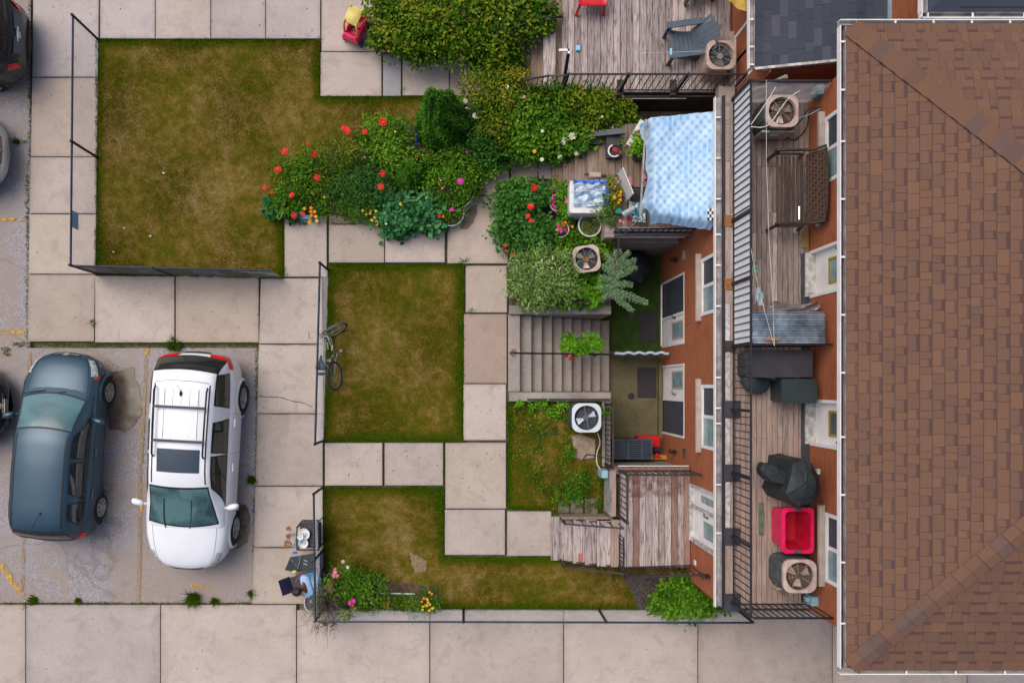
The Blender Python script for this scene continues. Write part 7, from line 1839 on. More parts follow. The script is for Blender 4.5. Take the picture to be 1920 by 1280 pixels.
for i in range(26):
    for j in range(5):
        u, v = i/25, j/4; Pg2[i,j] = (cx-hx*.85+u*hx*1.80, cy+hy*(.80+.20*v)+.018*math.sin(u*21), zt_+.045+.02*math.sin(u*25+v*3)-.03*v)
m = MB(); m.grid(Pg2); m.obj('tarpaulin_edge', M_TARPB, t, smooth=True)
m = MB(); m.box(cx+hx*.80, cx+hx*.98, cy-hy*.55, cy+hy*.9, zt_+.02, zt_+.05); m.obj('tarpaulin_edge', M_TARPB, t)
for yy in (cy+hy*.30, cy-hy*.42): m = MB(); m.tube([(cx-hx*.9, yy-.02, zt_+.07), (cx+hx*.9, yy+.03, zt_+.075)], .008, 4); m.obj('tie_cord', M_ROPE, t)
# flower deck: pots, board, slippers, rack, bottle
pot('black tray pot with a crescent of crimson flowers on the flower deck', 1155, 283, .15, .2, M_DKPL, z0=DZ)
m = MB(); pts = [W(1152+11*math.cos(a_), 283-11*math.sin(a_), DZ+.24) for a_ in [math.radians(x) for x in range(110, 330, 20)]]; m.tube(pts, .02, 6); one('white_crescent', m, M_WHITEP, 'white curved rim piece on the black tray pot', 'rim')
cc = thing('flower', 'crimson flowers lying in the black tray pot', 'flower', tuple(W(1158,280,DZ+.25)))
for x, y in ((1152,278),(1155,283),(1163,286),(1150,281)): flower(cc, x, y, DZ+.27, .035, F_CRM)
m = MB(); a = W(1140,240,DZ+.3); b_ = W(1166,292,DZ+.3); m.bbox(a.x, b_.x, b_.y, a.y, DZ+.003, DZ+.12); one('plant_tray', m, M_DKPL, 'black plastic plant tray on the flower deck', 'tray')
pot('dark pot with a leafy green plant next to the blue cloth', 1199, 288, .14, .3, M_DKPL, z0=DZ)
plant('leafy green plant in the dark pot beside the blue cloth', 'potted plant', [(1204,265,1.4,14,18,.2),(1197,280,1.3,13,12,.15)], G_HOSTA, 1500, .09, .6, 'potted_plant', None, z0=DZ+.3, flowers=((1197,252,.03,F_ORA,1.7),))
plant('feathery grey-green herb beside the black tray pot', 'potted plant', [(1167,268,1.1,11,10,.14)], G_VAR, 1500, .05, .3, 'potted_plant', None, z0=DZ+.1, tb=-.2)
def leanbar(name, a, b_, za, zb, w, h, mat, label, cat):
    m = MB(); m.bar(W(*a, za), W(*b_, zb), w, h); return one(name, m, mat, label, cat)
leanbar('ironing_board', (1205,226), (1178,272), 1.5, 1.3, .11, .05, M_SCREENW if 'M_SCREENW' in globals() else M_WHITEP, 'narrow pale folded board leaning at the left corner of the blue cloth', 'board')
leanbar('planter_trough', (1112,252), (1172,246), .95, 1.1, .12, .1, M_DKGRN, 'long dark planter trough along the upper side of the flower deck', 'planter')
leanbar('planter_trough', (1089,266), (1124,266), .75, .75, .14, .12, M_DKGRN, 'short dark green planter trough beside the wooden steps', 'planter')
cc = plant('pale mixed seedlings in the short planter trough', 'potted plant', [(1108,262,.85,16,8,.12),(1098,268,.8,10,6,.1)], G_VAR, 1400, .05, .5, 'potted_plant', None, z0=.8)
m = MB(); A, B_ = W(1166,315,1.7), W(1186,364,1.7); 
m.add([(A.x,A.y,1.75),(B_.x,B_.y,1.75),(B_.x+.0,B_.y,.9),(A.x,A.y,.9),(A.x+.02,A.y,1.75),(B_.x+.02,B_.y,1.75),(B_.x+.02,B_.y,.9),(A.x+.02,A.y,.9)], [(0,1,2,3),(7,6,5,4),(4,5,1,0),(5,6,2,1),(6,7,3,2),(7,4,0,3)])
one('white_board', m, M_WHITEP, 'white upright board standing on the flower deck behind the yellow flowers', 'board')
for (x, y, a_, lb) in ((1182,340,8,'pink slipper on the deck nearer the white board'),(1207,328,28,'pink slipper on the deck nearer the blue cloth')):
    p = W(x, y, DZ+.03); t = thing('slipper', lb, 'slipper', (p.x, p.y, DZ+.002), math.radians(a_), 'pink slippers on the flower deck')
    m = MB(); o = [(math.cos(q)*.045*(1+.12*math.sin(q)), math.sin(q)*.125) for q in [2*PI*i/16 for i in range(16)]]; m.prism(o, 0, .02); m.obj('sole', simple('pink_rubber', (.52,.22,.22),(.45,.18,.18),.6), t, world=False)
    m = MB(); m.loft([[(.046*math.cos(q), y_, .02+.045*math.sin(q)) for q in [PI*i/8 for i in range(9)]] for y_ in (-.10,-.03)], cap=False, close=False); m.obj('strap', F_PNK, t, world=False, smooth=True)
m = MB(); 
for i in range(6): 
    a = W(1186+0,352+i*5.2,DZ+.2); b_ = W(1217,352+i*5.2,DZ+.2); m.box(a.x, b_.x, a.y-.022, a.y+.022, DZ+.16, DZ+.18)
a = W(1186,350,DZ+.2); b_ = W(1217,380,DZ+.2); m.box(a.x, a.x+.02, b_.y, a.y, DZ+.002, DZ+.159); m.box(b_.x-.02, b_.x, b_.y, a.y, DZ+.002, DZ+.159)
one('slatted_stool', m, M_BLACK, 'low black slatted stool beside the pink slippers', 'stool')
Pg = np.zeros((8, 10, 3))
for i in range(8):
    for j in range(10): q = W(1180+i*4.5, 378+j*4.2, DZ+.35); Pg[i,j] = (q.x, q.y, DZ+.32+.03*math.sin(i*1.9+j*1.3))
k = N('teal_white_print'); M_PRINT = k.done(k.ramp(k.noise(11, 2, .5, dist=2.0), [(0.46, (.01,.14,.17)), (0.50, (.03,.26,.30)), (0.56, (.60,.64,.66))]), .7)
m = MB(); m.grid(Pg); one('patterned_cloth', m, M_PRINT, 'teal and white patterned cloth lying at the corner of the flower deck', 'cloth', smooth=True)
t = thing('water_bottle', 'large pale blue clear bottle lying by the white board', 'bottle', tuple(W(1176,395,1.3)))
a, b_ = W(1168,403,1.35), W(1191,389,1.35); m = MB(); m.tube([a, a.lerp(b_,.05), a.lerp(b_,.7), a.lerp(b_,.85), b_], .075, 12, .045); m.obj('bottle', simple('clear_blue_plastic', (.42,.52,.56),(.30,.40,.45),.12,spec=.7), t, smooth=True)
m = MB(); m.tube([b_, b_+Vector((.05,.03,0))], .035, 8); m.obj('cap', M_WHITEP, t)
p = W(1180,410,1.2); cc = thing('flower', 'dark crimson flower at the corner of the black slatted railing', 'flower', tuple(p)); flower(cc, 1180, 410, 1.2, .07, F_CRM); flower(cc, 1163, 414, 1.2, .035, F_PNK); flower(cc, 1169, 417, 1.2, .03, F_PNK)
m = MB(); p = W(1161,395,1.1); m.lathe([(.06,-.2),(.07,0),(.05,.02),(.001,.02)], 12, (p.x,p.y,1.1)); one('turquoise_pot', m, simple('turquoise', (.02,.30,.27),(.015,.22,.2),.5), 'small turquoise pot beside the yellow flowering plant', 'pot')
m = MB(); a = W(1096,327,.75); b_ = W(1137,330,.75); m.bar(a, b_, .05, .03); m.mi = 1; q = a.lerp(b_,.3); m.bbox(q.x-.05,q.x+.22,q.y-.06,q.y+.05,.76,.80); one('hand_tool', m, [M_BRNIRON, M_SILL], 'wooden handled tool with a pale rag lying beside the tarpaulin box', 'tool')
m = MB(); p = W(1136,439,.4); m.bbox(p.x-.06,p.x+.06,p.y-.08,p.y+.08,.1,.55); one('white_jug', m, M_WHITEP, 'small whitish jug at the corner post of the flower deck', 'jug')

# blue cloth awning
K_ = 44; Pg = np.zeros((K_, K_, 3)); Zc = 2.55
TL, TR, BR_, BL_ = W(1207,222,Zc), W(1341,209,2.75), W(1341,426,2.75), W(1203,410,Zc-.15)
for i in range(K_):
    for j in range(K_):
        u, v = i/(K_-1), j/(K_-1)   # u right, v down
        top = TL.lerp(TR, u); bot = BL_.lerp(BR_, u); p = top.lerp(bot, v)
        if True:
            p.x += .10*math.sin(PI*v)*(1-u)**2*1.6 - .26*max(0, v-.82)/.18*(1-u)*-1.2
        sag = -.16*math.sin(PI*u)*math.sin(PI*v)*.8 + .022*math.sin(u*40+v*4)*(v**2) + .016*math.sin(u*17+v*23)*math.sin(v*9)+.012*math.sin(u*29-v*13) + .02*math.sin(v*38)*max(0, .14-u)*6 + .012*math.sin(u*11-v*8)
        if u < .10: sag -= (.10-u)*4.5*(0.5+.5*math.sin(v*9+1)**2)
        if v > .94: sag -= (v-.94)*5; 
        Pg[i,j] = (p.x, p.y, p.z+sag)
m = MB(); m.grid(Pg)
k = N('blue_patterned_cloth'); sep = k.n('ShaderNodeSeparateXYZ'); k.put(sep, 0, k.P())
X_ = k.math('MULTIPLY', sep.outputs[0], 2*PI/.165); Y_ = k.math('MULTIPLY', sep.outputs[1], 2*PI/.19)
a_ = k.math('SINE', X_); b__ = k.math('SINE', Y_); 
pr_ = k.math('MULTIPLY', a_, b__)      # checkered dots
vd = k.rng(pr_, -1, 1, 0, 1)
st_ = k.math('ABSOLUTE', k.math('SINE', k.math('MULTIPLY', X_, 0.5)))
col = k.ramp(vd, [(0.0, (.58,.70,.82)), (0.40, (.50,.65,.80)), (0.66, (.42,.58,.76)), (0.92, (.25,.44,.64))])
col = k.mix(k.rng(k.noise(9, 4, .6), .3, .7, 0, .35), col, (.20,.44,.74))
col = k.mix(k.rng(k.noise(1.6, 2, .5), .48, .62, 0, .5), col, k.ramp(k.math('SINE', k.math('MULTIPLY', X_, 1.5)), [(0.0, (.15,.38,.68)), (1.0, (.46,.62,.80))]))
M_CLOTH = k.done(col, .8, 0, .2)
o = one('cloth_awning', m, M_CLOTH, 'light blue patterned cloth stretched as a shade over the flower deck', 'cloth', smooth=True)
p = W(1334,402,2.8); 
cc = thing('ribbon', 'black and white checked ribbon tying the lower corner of the blue cloth', 'ribbon', tuple(p))
for i in range(4):
    for j in range(4):
        m = MB(); m.box(p.x-.08+i*.04, p.x-.043+i*.04, p.y-.12+j*.06, p.y-.063+j*.06, 2.80, 2.81); m.obj('check', M_WHITEP if (i+j) % 2 else M_BLACK, cc)
m = MB(); m.bar(W(1211,224,2.5), W(1200,410,2.4), .035, .035); m.mi = 0
for q in ((1212,226),(1202,408)): r_ = W(*q, 2.42); m.tube([(r_.x, r_.y, DZ), (r_.x, r_.y, 2.42)], .02, 6)
one('awning_frame', m, M_GUTG, 'thin frame holding up the left edge of the blue cloth', 'frame')

# ---------------------------------------------------------------- sunken entrance things
t = thing('kettle_grill', 'black covered kettle shape under the conifer arms in the sunken entrance', 'grill', tuple(W(1195,502,PZ)))
p = W(1194,500,-.9); m = MB(); m.lathe([(.30,-.8),(.36,-.5),(.42,-.25),(.40,-.05),(.28,.06),(.12,.10),(.001,.11)], 24, (p.x,p.y,-.9)); m.obj('cover', simple('navy_black_vinyl', (.016,.022,.034),(.009,.012,.02),.28), t, smooth=True)
for (x, y, lb) in ((1215,613,'dark textured door mat on the green turf'),(1212,717,'dark door mat on the bare concrete floor')):
    p = W(x, y, PZ); m = MB(); m.bbox(p.x-.235,p.x+.235,p.y-.38,p.y+.38,PZ+.022,PZ+.036,.006); one('door_mat', m, M_MAT, lb, 'door mat', 'door mats')
for (x, y, lb) in ((1185,591,'small round floor drain on the green turf'),(1183,742,'small round floor drain on the bare concrete')):
    p = W(x, y, PZ); m = MB(); m.lathe([(.085,0),(.085,.022),(.06,.026),(.055,.024),(.001,.024)], 18, (p.x,p.y,PZ+.003)); one('floor_drain', m, M_BLACK, lb, 'drain', 'floor drains')
# divider screen
t = thing('divider_screen', 'brown divider screen with a wavy pale blue foam edge in the sunken entrance', 'screen', (4.3, .86, PZ))
m = MB(); m.box(3.72, 5.0, .80, .83, PZ+.1, -.72); m.obj('panel', simple('brown_panel', (.20,.085,.045),(.13,.05,.03),.8), t)
m = MB(); m.tube([(3.70+i*.055, .82+.02*math.sin(i*1.3)-.02*(i<3), -.70+.015*math.sin(i*2.1)) for i in range(25)], .035, 6); m.obj('foam_edge', simple('pale_blue_foam', (.52,.62,.74),(.34,.46,.62),.8,scale=30), t, smooth=True)
# slatted plastic crate + red and yellow things
t = thing('slatted_crate', 'large slate blue slatted plastic crate under the lower deck edge', 'crate', tuple(W(1188,843,PZ)))
zc_ = -.85; a, c = W(1151,824,zc_), W(1223,860,zc_)
m = MB(); m.bbox(a.x, c.x, c.y, a.y, PZ+.01, zc_-.06, .01); m.obj('box', M_DKPL, t)
for i in range(9):
    y = c.y+.02+(a.y-c.y-.05)*i/8; m = MB(); m.box(a.x+.03, c.x-.03, y, y+.022, zc_-.058, zc_); m.obj('slat', M_GRATE, t)
for x in (a.x, c.x-.03, a.x+(c.x-a.x)*.72, a.x+(c.x-a.x)*.36): m = MB(); m.box(x, x+.03, c.y, a.y, zc_-.05, zc_+.006); m.obj('cross_slat', M_GRATE, t)
for y in (c.y-.012, a.y): m = MB(); m.box(a.x, c.x, y, y+.014, zc_-.2, zc_+.008); m.obj('rim', M_GRATE, t)
a, c = W(1196,817,-1.3), W(1238,835,-1.3); m = MB(); m.bbox(a.x, c.x, c.y-.05, a.y, PZ+.01, -1.25, .03); one('red_box', m, M_RED, 'bright red plastic box behind the slatted crate', 'box')
a, c = W(1206,853,-1.2), W(1257,862,-1.2); m = MB(); m.bbox(a.x, c.x, c.y, a.y, PZ+.01, -1.2, .02); o = one('yellow_board', m, simple('ochre_plastic', (.55,.27,.02),(.42,.2,.02),.5), 'ochre yellow plank-like toy between the slatted crate and the wall', 'toy')
p = W(1232,855,-1.1); m = MB(); m.prism([(p.x-.09,p.y-.04),(p.x+.12,p.y-.03),(p.x,p.y+.09)], -1.19, -1.13); one('red_toy', m, M_RED, 'small red triangular toy on the ochre plank', 'toy')
m = MB(); p = W(1232,842,-1.3); m.bbox(p.x-.09,p.x+.1,p.y-.06,p.y+.08,PZ+.01,-1.3); one('black_box', m, M_BLACK, 'black box between the red box and the ochre plank', 'box')
cord('hose', 'thin pale pipe lying at the edge of the lower lawn', [W(713,1112,.08), W(740,1112,.1), W(778,1113,.08)], .018, M_WHITEP, 'pipe')
m = MB(); p = W(796,1112,.1); m.prism([(p.x+.09*math.cos(i),p.y+.05*math.sin(i)) for i in range(6)], 0, .1, .7); one('black_stone', m, M_BLACK, 'small black object beside the marigolds', 'stone')
m = MB(); a = W(1290,1078,.3); m.tube([(a.x-.05,a.y-.15,.1),(a.x+.05,a.y-.05,.3),(a.x+.12,a.y+.02,.32)], .05, 8); one('white_pipe_end', m, M_GUTG, 'pale pipe end sticking out beside the corner bush', 'pipe')
m = MB(); p = W(650,1091,.5); p = W(619,1100,.4); m.bbox(p.x-.08,p.x+.07,p.y-.14,p.y+.12,.02,.42,.02); one('brick_pot', m, M_PINKPOT, 'square pinkish brick pot at the corner of the fences', 'pot')

# ---------------------------------------------------------------- bicycle leaning on the fence
bk = thing('bicycle', 'old bicycle with a wide black saddle leaning on the fence by the middle lawn', 'bicycle', (wx(628), wy(665), -.0))
bx = wx(640); lean = -.34
def BP(y, z, off=0.0): return Vector((bx + lean*z + off, y, z*0.97))
yf, yr_ = wy(622), wy(705); R_ = .32
def bwheel(c, rot, nm):
    m = MB(); pts = []
    U = Vector((0, 1, 0)); V_ = Vector((lean, 0, .97)).normalized()
    if rot: U = (Matrix.Rotation(rot, 3, V_) @ U)
    ring = [c + (U*math.cos(a)+V_*math.sin(a))*R_ for a in [2*PI*i/28 for i in range(29)]]
    m.tube(ring, .022, 6); w = m.obj(nm, M_DKPL, bk, smooth=True)
    m = MB(); ring2 = [c + (U*math.cos(a)+V_*math.sin(a))*(R_-.03) for a in [2*PI*i/28 for i in range(29)]]; m.tube(ring2, .009, 4); m.obj('rim', M_CHAIN, w)
    m = MB()
    for i in range(14): a = 2*PI*i/14; m.tube([c, c+(U*math.cos(a)+V_*math.sin(a))*(R_-.035)], .0022, 3)
    m.obj('spokes', M_CHAIN, w)
    return U, V_
cf, cr_ = BP(yf, R_), BP(yr_, R_)
Uf, Vf = bwheel(cf, -1.05, 'wheel'); bwheel(cr_, 0.0, 'wheel')
bb = BP((yf+yr_)/2-.05, .28); st_t = BP(yr_+.28, .82); hd = BP(yf-.12, .80)
m = MB(); 
for a, b_, r_ in ((bb, st_t, .016), (bb, BP(yf-.1,.68), .019), (BP(yr_+.27,.72), hd, .016), (cr_, bb, .011), (cr_, BP(yr_+.27,.72), .010)): m.tube([a, b_], r_, 6)
m.obj('frame', simple('silver_green_frame', (.40,.46,.44),(.28,.33,.30),.35,.3), bk, smooth=True)
m = MB(); 
for s_ in (-.055, .055): m.tube([hd+Vector((0,0,.02)), BP(yf-.06,.62)+Uf.cross(Vf)*s_, cf+Uf.cross(Vf)*s_], .012, 5)
m.obj('fork', M_CHROME, bk)
m = MB(); 
for q in (0,): 
    ring = [cf + (Uf*math.cos(a)+Vf*math.sin(a))*(R_+.035) for a in [math.radians(x) for x in range(10, 175, 15)]]
    for i in range(len(ring)-1): m.bar(ring[i], ring[i+1], .05, .01)
m.obj('mudguard', M_CHAIRG, bk)
m = MB(); m.tube([hd, hd+Vector((lean*.15,0,.17))], .014, 6); hb = hd+Vector((lean*.15,0,.18)); sidev = Vector((.92,-.38,0)).normalized()
m.tube([hb-sidev*.30+Vector((.03,-.12,0)), hb-sidev*.27, hb, hb+sidev*.27, hb+sidev*.30+Vector((.0,-.13,0))], .011, 6); m.obj('handlebar', M_CHAIN, bk, smooth=True)
m = MB(); m.tube([hb+sidev*.3+Vector((0,-.13,0)), hb+sidev*.3+Vector((-.01,-.24,-.01))], .017, 6); m.tube([hb-sidev*.3+Vector((.03,-.12,0)), hb-sidev*.3+Vector((.04,-.22,-.01))], .017, 6); m.obj('grip', M_GUTG, bk)
sd = st_t + Vector((lean*.1,0,.10)); m = MB()
rings = []
for (dy, w_, z_) in ((.17,.02,.0),(.10,.03,.012),(.0,.06,.02),(-.08,.115,.03),(-.13,.12,.02),(-.16,.06,.0)):
    rings.append([(sd.x+w_*math.cos(a), sd.y+dy, sd.z+z_+.03*math.sin(a)) for a in [2*PI*i/12 for i in range(12)]])
m.loft(rings); m.obj('saddle', M_CHAIRG, bk, smooth=True)
m = MB(); m.tube([sd+Vector((0,-.05,0)), st_t, bb.lerp(st_t,.8)], .012, 6); m.obj('seat_post', M_CHROME, bk)
m = MB(); q = sd+Vector((-.01,-.24,-.06)); m.loft([[(q.x+.10*math.cos(a)*s_, q.y+.035*math.sin(a)*s_, q.z+z_) for a in [2*PI*i/10 for i in range(10)]] for s_, z_ in ((.7,-.06),(1,-.02),(1,.02),(.6,.05))]); m.obj('saddle_bag', M_CHAIRG, bk, smooth=True)
m = MB(); m.tube([bb+Vector((-.07,0,0)), bb+Vector((.07,0,0))], .012, 6); m.bar(bb+Vector((.07,0,0)), bb+Vector((.09,.12,-.1)), .015, .02); m.bar(bb+Vector((-.07,0,0)), bb+Vector((-.09,-.12,.1)), .015, .02); m.bbox(bb.x+.07,bb.x+.15,bb.y+.08,bb.y+.15,bb.z-.12,bb.z-.09); m.bbox(bb.x-.16,bb.x-.08,bb.y-.15,bb.y-.08,bb.z+.08,bb.z+.11); m.obj('pedals', M_CHAIN, bk)
m = MB(); m.lathe([(.001,-.01),(.085,-.008),(.085,.008),(.001,.01)], 16); m.v = [(bb.x+.05+p_[2], bb.y+p_[0], bb.z+p_[1]) for p_ in m.v]; m.obj('chainring', M_CHAIN, bk)
m = MB(); q = BP(yf-.28,.70,.03); m.bar(q, q+Vector((.01,-.16,-.04)), .03, .03); m.obj('pump', simple('yellow_green_tube', (.45,.48,.03),(.35,.36,.02),.5), bk)

# ---------------------------------------------------------------- cart with bowls, black board, bucket
ct = thing('folding_cart', 'black metal folding cart holding white bowls and clear tubs beside the fence', 'cart', tuple(W(572,1003,0)))
a, c = W(557,975,.7), W(598,1030,.7)
m = MB(); m.bbox(a.x+.05, c.x-.03, c.y+.03, a.y-.10, .25, .62, .02); m.obj('basket', M_DKPL, ct)
for (x0_, y0_, x1_, y1_) in ((a.x+.13,a.y,c.x,a.y),(a.x,a.y-.15,a.x,c.y),(c.x,a.y,c.x,c.y),(a.x,c.y,c.x,c.y),(a.x+.13,a.y,a.x,a.y-.15)):
    m = MB(); m.tube([(x0_,y0_,.72),(x1_,y1_,.72)], .016, 6); m.obj('rim_tube', M_BLACK, ct)
for x_, y_ in ((a.x+.02,a.y-.15),(c.x-.02,a.y-.03),(a.x+.02,c.y+.02),(c.x-.02,c.y+.02)):
    m = MB(); m.tube([(x_,y_,-.0),(x_,y_,.72)], .014, 6); m.obj('leg', M_BLACK, ct)
def bowl(px, py, z_, r, label, mat, nm='bowl', grp='white bowls on the cart'):
    p = W(px, py, z_); m = MB(); m.lathe([(r*.45,0),(r*.95,.07),(r,.075),(r*.92,.073),(r*.6,.03),(r*.35,.02),(r*.3,.06),(r*.22,.062),(r*.18,.02),(.001,.018)], 22, (p.x,p.y,z_)); return one(nm, m, mat, label, 'bowl', grp, smooth=True)
bowl(571,1000,.66,.135,'larger white ring-shaped bowl on top of the folding cart', M_WHITEP); bowl(564,1005,.76,.07,'small white cup with a dark hole inside the larger bowl', M_WHITEP)
bowl(570,1017,.64,.11,'second white bowl on the folding cart nearer the seated person', M_WHITEP)
for (x, y, r_, z_, lb) in ((560,1012,.08,.7,'clear bluish round tub on the folding cart'),(556,1022,.07,.66,'clear bluish tub at the lower corner of the folding cart')):
    p = W(x, y, z_); m = MB(); m.lathe([(r_*.8,-.06),(r_,.0),(r_,.02),(r_*.7,.01),(.001,.01)], 16, (p.x,p.y,z_)); one('clear_tub', m, simple('bluish_clear', (.22,.30,.36),(.15,.22,.27),.15), lb, 'tub', 'clear tubs on the cart')
m = MB(); a = W(549,1036,.5); b_ = W(574,1034,.5); m.bar(a, b_, .035, .02); m.mi = 1; m.bar(a, a.lerp(b_,.35), .05, .03); one('brush', m, [M_SILL, M_TARPB], 'blue handled brush lying between the cart and the black board', 'brush')
m = MB(); a = W(541,1001,.05); b_ = W(553,1002,.3); m.tube([a, b_], .02, 6); one('short_pipe', m, M_CHAIN, 'short dark pipe sticking out of the cart above the rust stain', 'pipe')
t = thing('black_board', 'folded black board with a pale cord lying beside the seated person', 'board', tuple(W(570,1052,.3)))
P_ = [W(544,1044,.4), W(596,1036,.45), W(600,1066,.45), W(555,1072,.4), W(534,1068,.15)]
m = MB(); m.add([(p.x,p.y,p.z) for p in P_]+[(p.x,p.y,p.z-.02) for p in P_], [(3,2,1,0),(4,3,0),(5,6,7,8),(5,8,9),(0,1,6,5),(1,2,7,6),(2,3,8,7),(3,4,9,8),(4,0,5,9)]); m.obj('panel', M_DKGRN, t)
m = MB(); m.tube([W(562,1040,.5), W(562,1052,.47), W(558,1066,.45)], .008, 5); m.obj('cord', M_GUTG, t)
m = MB(); m.tube([W(545,1047,.42), W(556,1060,.42)], .006, 4); m.obj('crease', M_GUTG, t)
for q in ((570,1050),(569,1056)): m = MB(); m.tube([W(q[0],q[1],.47), W(q[0]+5,q[1]+1,.48), W(q[0]+7,q[1]+3,.47)], .007, 4); m.obj('handle', M_WHITEP, t)
m = MB(); p = W(588,1054,.48); m.prism([(p.x+.07*math.cos(i*.9),p.y+.03*math.sin(i*.9)) for i in range(7)], .45, .5, .8); m.obj('clasp', M_BLACK, t)
m = MB(); a, c = W(592,1040,.3), W(603,1092,.3); m.bbox(a.x+.05, c.x-.03, c.y, a.y, .02, .45, .03); one('blue_bag', m, M_TARPB, 'blue plastic bag squeezed between the person and the fence', 'bag')
t = thing('bucket', 'oval white rimmed basin with grey water beside the seated person', 'basin', tuple(W(582,1129,0)))
p = W(581,1129,.3); m = MB(); m.lathe([(.15,-.28),(.20,0),(.215,.005),(.215,.02),(.19,.02),(.185,-.02)], 24, (p.x,p.y,.3), .62, 1.0); m.f = [f for f in m.f if len(f) < 10 or min(f) == 0]; m.obj('basin_wall', M_WHITEP, t, smooth=True)
m = MB(); m.lathe([(.186,-.08),(.186,-.06),(.001,-.06)], 24, (p.x,p.y,.3), .62, 1.0); m.obj('grey_water', simple('grey_purple_water', (.13,.12,.18),(.09,.08,.12),.15), t)
m = MB(); m.bbox(p.x+.01,p.x+.04,p.y-.03,p.y+.05,.25,.30,.01); m.obj('soap', M_WHITEP, t)

# ---------------------------------------------------------------- seated person
SKIN = simple('brown_skin', (.20,.075,.042), (.15,.055,.03), .6, scale=20)
HAIR = simple('dark_hair', (.028,.016,.016), (.016,.010,.010), .55, scale=60, bump=.5)
SHIRT = simple('light_blue_shirt', (.34,.55,.80), (.26,.46,.72), .8, scale=8, bump=.3, bscale=12)
TROU = simple('blue_trousers', (.10,.30,.55), (.07,.23,.45), .8, scale=8)
def skin_mesh(name, verts, edges, radii, mat, par, root=0, sub=1):
    me = bpy.data.meshes.new(name); me.from_pydata([tuple(v) for v in verts], edges, []); me.materials.append(mat)
    o = bpy.data.objects.new(name, me); COL.objects.link(o); o.parent = par
    md = o.modifiers.new('skin', 'SKIN'); md.use_smooth_shade = True
    for i, r_ in enumerate(radii):
        me.skin_vertices[0].data[i].radius = r_ if isinstance(r_, tuple) else (r_, r_)
    me.skin_vertices[0].data[root].use_root = True
    s_ = o.modifiers.new('sub', 'SUBSURF'); s_.levels = s_.render_levels = sub+1
    return o
# local frame: x = facing direction, y = person's left, z up; pelvis at origin height .42 (sitting on a low stool)
pe = thing('person', 'person in light blue shirt and blue trousers bent over a laptop by the fence', 'person', (wx(597,.4), wy(1085,.4), 0.0), math.radians(197))
J = {'pel':(0,0,.44),'sp1':(.08,0,.60),'sp2':(.16,0,.76),'neck':(.24,0,.90),'nk2':(.29,0,.96),'hd1':(.34,0,1.02),'hd2':(.38,0,1.11),
     'shl':(.19,.17,.84),'ell':(.22,.27,.60),'wrl':(.44,.20,.52),'hal':(.50,.18,.51),'shr':(.19,-.17,.84),'elr':(.26,-.26,.60),'wrr':(.44,-.14,.53),'har':(.50,-.12,.52),
     'hipl':(.05,.10,.42),'knl':(.43,.15,.44),'anl':(.40,.16,.08),'tol':(.55,.17,.03),'hipr':(.05,-.10,.42),'knr':(.43,-.15,.44),'anr':(.42,-.16,.08),'tor':(.57,-.17,.03)}
names = list(J); E = [('pel','sp1'),('sp1','sp2'),('sp2','neck'),('neck','nk2'),('nk2','hd1'),('hd1','hd2'),('neck','shl'),('shl','ell'),('ell','wrl'),('wrl','hal'),('neck','shr'),('shr','elr'),('elr','wrr'),('wrr','har'),('pel','hipl'),('hipl','knl'),('knl','anl'),('anl','tol'),('pel','hipr'),('hipr','knr'),('knr','anr'),('anr','tor')]
RAD = {'pel':.13,'sp1':.115,'sp2':.10,'neck':.055,'nk2':.048,'hd1':.08,'hd2':.085,'shl':.042,'ell':.040,'wrl':.028,'hal':.026,'shr':.042,'elr':.040,'wrr':.028,'har':.026,'hipl':.09,'knl':.062,'anl':.04,'tol':.032,'hipr':.09,'knr':.062,'anr':.04,'tor':.032}
vs = [J[n_] for n_ in names]; es = [(names.index(a), names.index(b_)) for a, b_ in E]; rs_ = [RAD[n_] for n_ in names]
# five-fingered hands grow from the palms in the same surface
for hn, sgn in (('hal', 1), ('har', -1)):
    hx_, hy_, hz_ = J[hn]; hi = names.index(hn)
    for q, (dy, ln) in enumerate(((-.03,.065),(-.01,.078),(.01,.074),(.028,.058))):
        i0 = len(vs); vs += [(hx_+.035, hy_+dy, hz_+.004), (hx_+.035+ln*.55, hy_+dy*1.15, hz_-.004), (hx_+.035+ln, hy_+dy*1.2, hz_-.026)]; rs_ += [.0095, .0085, .007]; es += [(hi, i0), (i0, i0+1), (i0+1, i0+2)]
    i0 = len(vs); vs += [(hx_-.005, hy_-sgn*.038, hz_-.004), (hx_+.03, hy_-sgn*.055, hz_-.015)]; rs_ += [.011, .009]; es += [(hi, i0), (i0, i0+1)]
skin_mesh('body', vs, es, rs_, SKIN, pe)
def sub_fig(name, keys, ed, rad, mat): 
    ks = list(keys); return skin_mesh(name, [J[k_] if k_ in J else X_J[k_] for k_ in ks], [(ks.index(a), ks.index(b_)) for a, b_ in ed], [rad[k_] for k_ in ks], mat, pe)
X_J = {'slvl': (.20,.235,.70), 'slvr': (.215,-.23,.70)}
sub_fig('shirt', ['pel','sp1','sp2','neck','shl','slvl','shr','slvr'], [('pel','sp1'),('sp1','sp2'),('sp2','neck'),('neck','shl'),('shl','slvl'),('neck','shr'),('shr','slvr')],
        {'pel':.165,'sp1':.165,'sp2':.195,'neck':.135,'shl':.105,'slvl':.080,'shr':.105,'slvr':.080}, SHIRT)
sub_fig('trousers', ['pel','hipl','knl','anl','hipr','knr','anr'], [('pel','hipl'),('hipl','knl'),('knl','anl'),('pel','hipr'),('hipr','knr'),('knr','anr')],
        {'pel':.15,'hipl':.108,'knl':.082,'anl':.06,'hipr':.108,'knr':.082,'anr':.06}, TROU)
hc_ = Vector((.375, 0, 1.085))
m = MB(); n_ = 18
for i in range(9):
    pass
rings = []
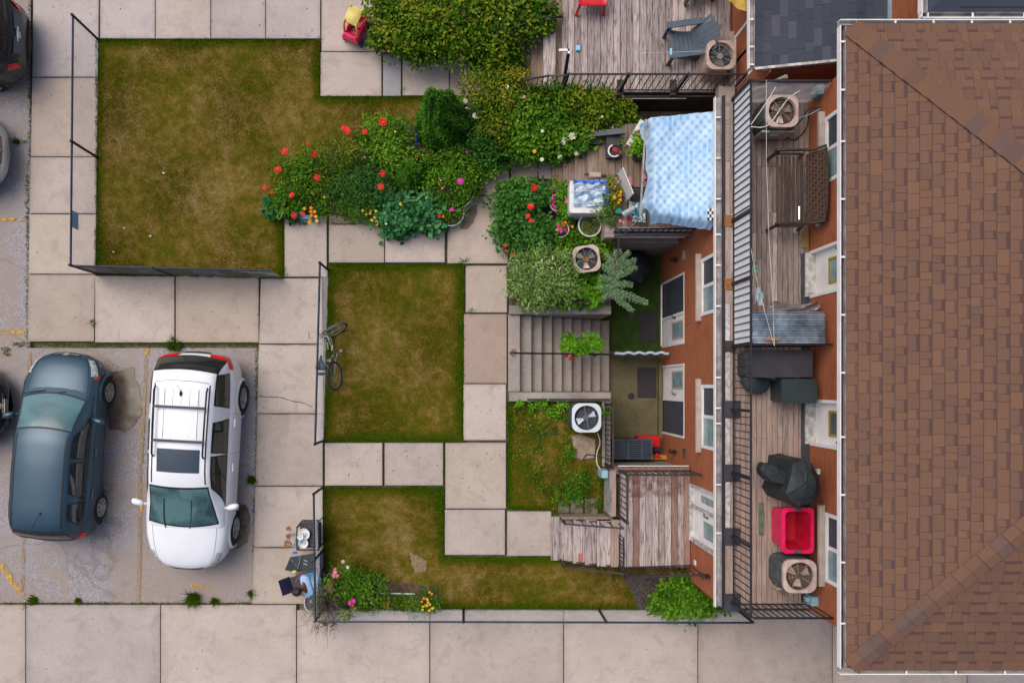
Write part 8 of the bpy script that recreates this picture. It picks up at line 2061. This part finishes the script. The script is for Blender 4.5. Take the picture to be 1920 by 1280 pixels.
for i in range(10):
    ph = PI*i/9; z_ = math.cos(ph); r_ = max(.001, math.sin(ph))
    rings.append([(hc_.x+(.118*r_*math.cos(a))-.02-.02*z_, hc_.y+.098*r_*math.sin(a), hc_.z+.02+.115*z_*(1 if z_ > 0 else .55)) for a in [2*PI*j/n_ for j in range(n_)]])
m.loft(rings[::-1]); m.obj('hair', HAIR, pe, world=False, smooth=True)
m = MB(); m.lathe([(.001,.02),(.016,.0),(.001,-.02)], 8, (hc_.x+.095, 0, hc_.z-.045)); m.obj('nose', SKIN, pe, world=False, smooth=True)
for sg in (-1, 1):
    m = MB(); m.lathe([(.001,.03),(.02,.0),(.001,-.03)], 8, (hc_.x-.005, sg*.10, hc_.z-.03)); m.obj('ear', SKIN, pe, world=False, smooth=True)
    m = MB(); m.lathe([(.001,.009),(.009,0),(.001,-.009)], 6, (hc_.x+.082, sg*.032, hc_.z-.02)); m.obj('eye', M_TRIM, pe, world=False)
m = MB(); m.bar((hc_.x+.085,-.02,hc_.z-.085),(hc_.x+.085,.02,hc_.z-.085),.008,.008); m.obj('mouth', simple('lips', (.25,.06,.05),None,.5), pe, world=False)
m = MB(); m.prism([(.17*math.cos(a), .17*math.sin(a)) for a in [2*PI*i/16 for i in range(16)]], 0, .30); m.v = [(x+wx(597,.4)-.0, y+wy(1085,.4), z_) for x, y, z_ in m.v]; one('stool', m, M_DKPL, 'low dark stool under the seated person', 'stool')
lt = thing('laptop', 'open dark laptop on the lap of the seated person', 'laptop', tuple(W(556,1092,.53)), math.radians(197))
m = MB(); m.bbox(-.11,.11,-.16,.16,0,.016,.004); m.obj('keyboard_base', M_DKPL, lt, world=False)
m = MB(); m.bbox(0,.27,-.19,.17,0,.012,.004); m.xf(Matrix.Translation((.11,0,.01)) @ Matrix.Rotation(math.radians(-28),4,'Y')); m.obj('screen', simple('dark_screen', (.018,.02,.05),(.012,.013,.03),.2), lt, world=False)
m = MB(); p = W(552,1072,.55); m.loft([[(p.x+.06*math.cos(a)*s_+dx, p.y+.045*math.sin(a)*s_+dx*.7, .52+z_) for a in [2*PI*i/10 for i in range(10)]] for s_, z_, dx in ((.8,0,0),(1,.03,0),(1,.05,.01),(.5,.08,.02))]); one('cloth_bundle', m, M_YELP, 'small cream and red bundle beside the laptop', 'bundle', smooth=True)
# litter on the lawn
for i, (x, y, lb) in enumerate(((306,324,'tiny white scrap on the large lawn'),(232,427,'small yellowish dry leaf left on the large lawn'),(281,442,'small cream scrap near the lower left of the large lawn'),(212,472,'thin pale scrap by the fence corner on the large lawn'))):
    p = W(x, y, .05); m = MB(); m.prism([(p.x+.035*math.cos(j*1.1+i), p.y+.02*math.sin(j*1.1+i)) for j in range(6)], .02, .035, .8); one('litter', m, M_WHITEP if i in (0, 2) else M_TANP, lb, 'litter')
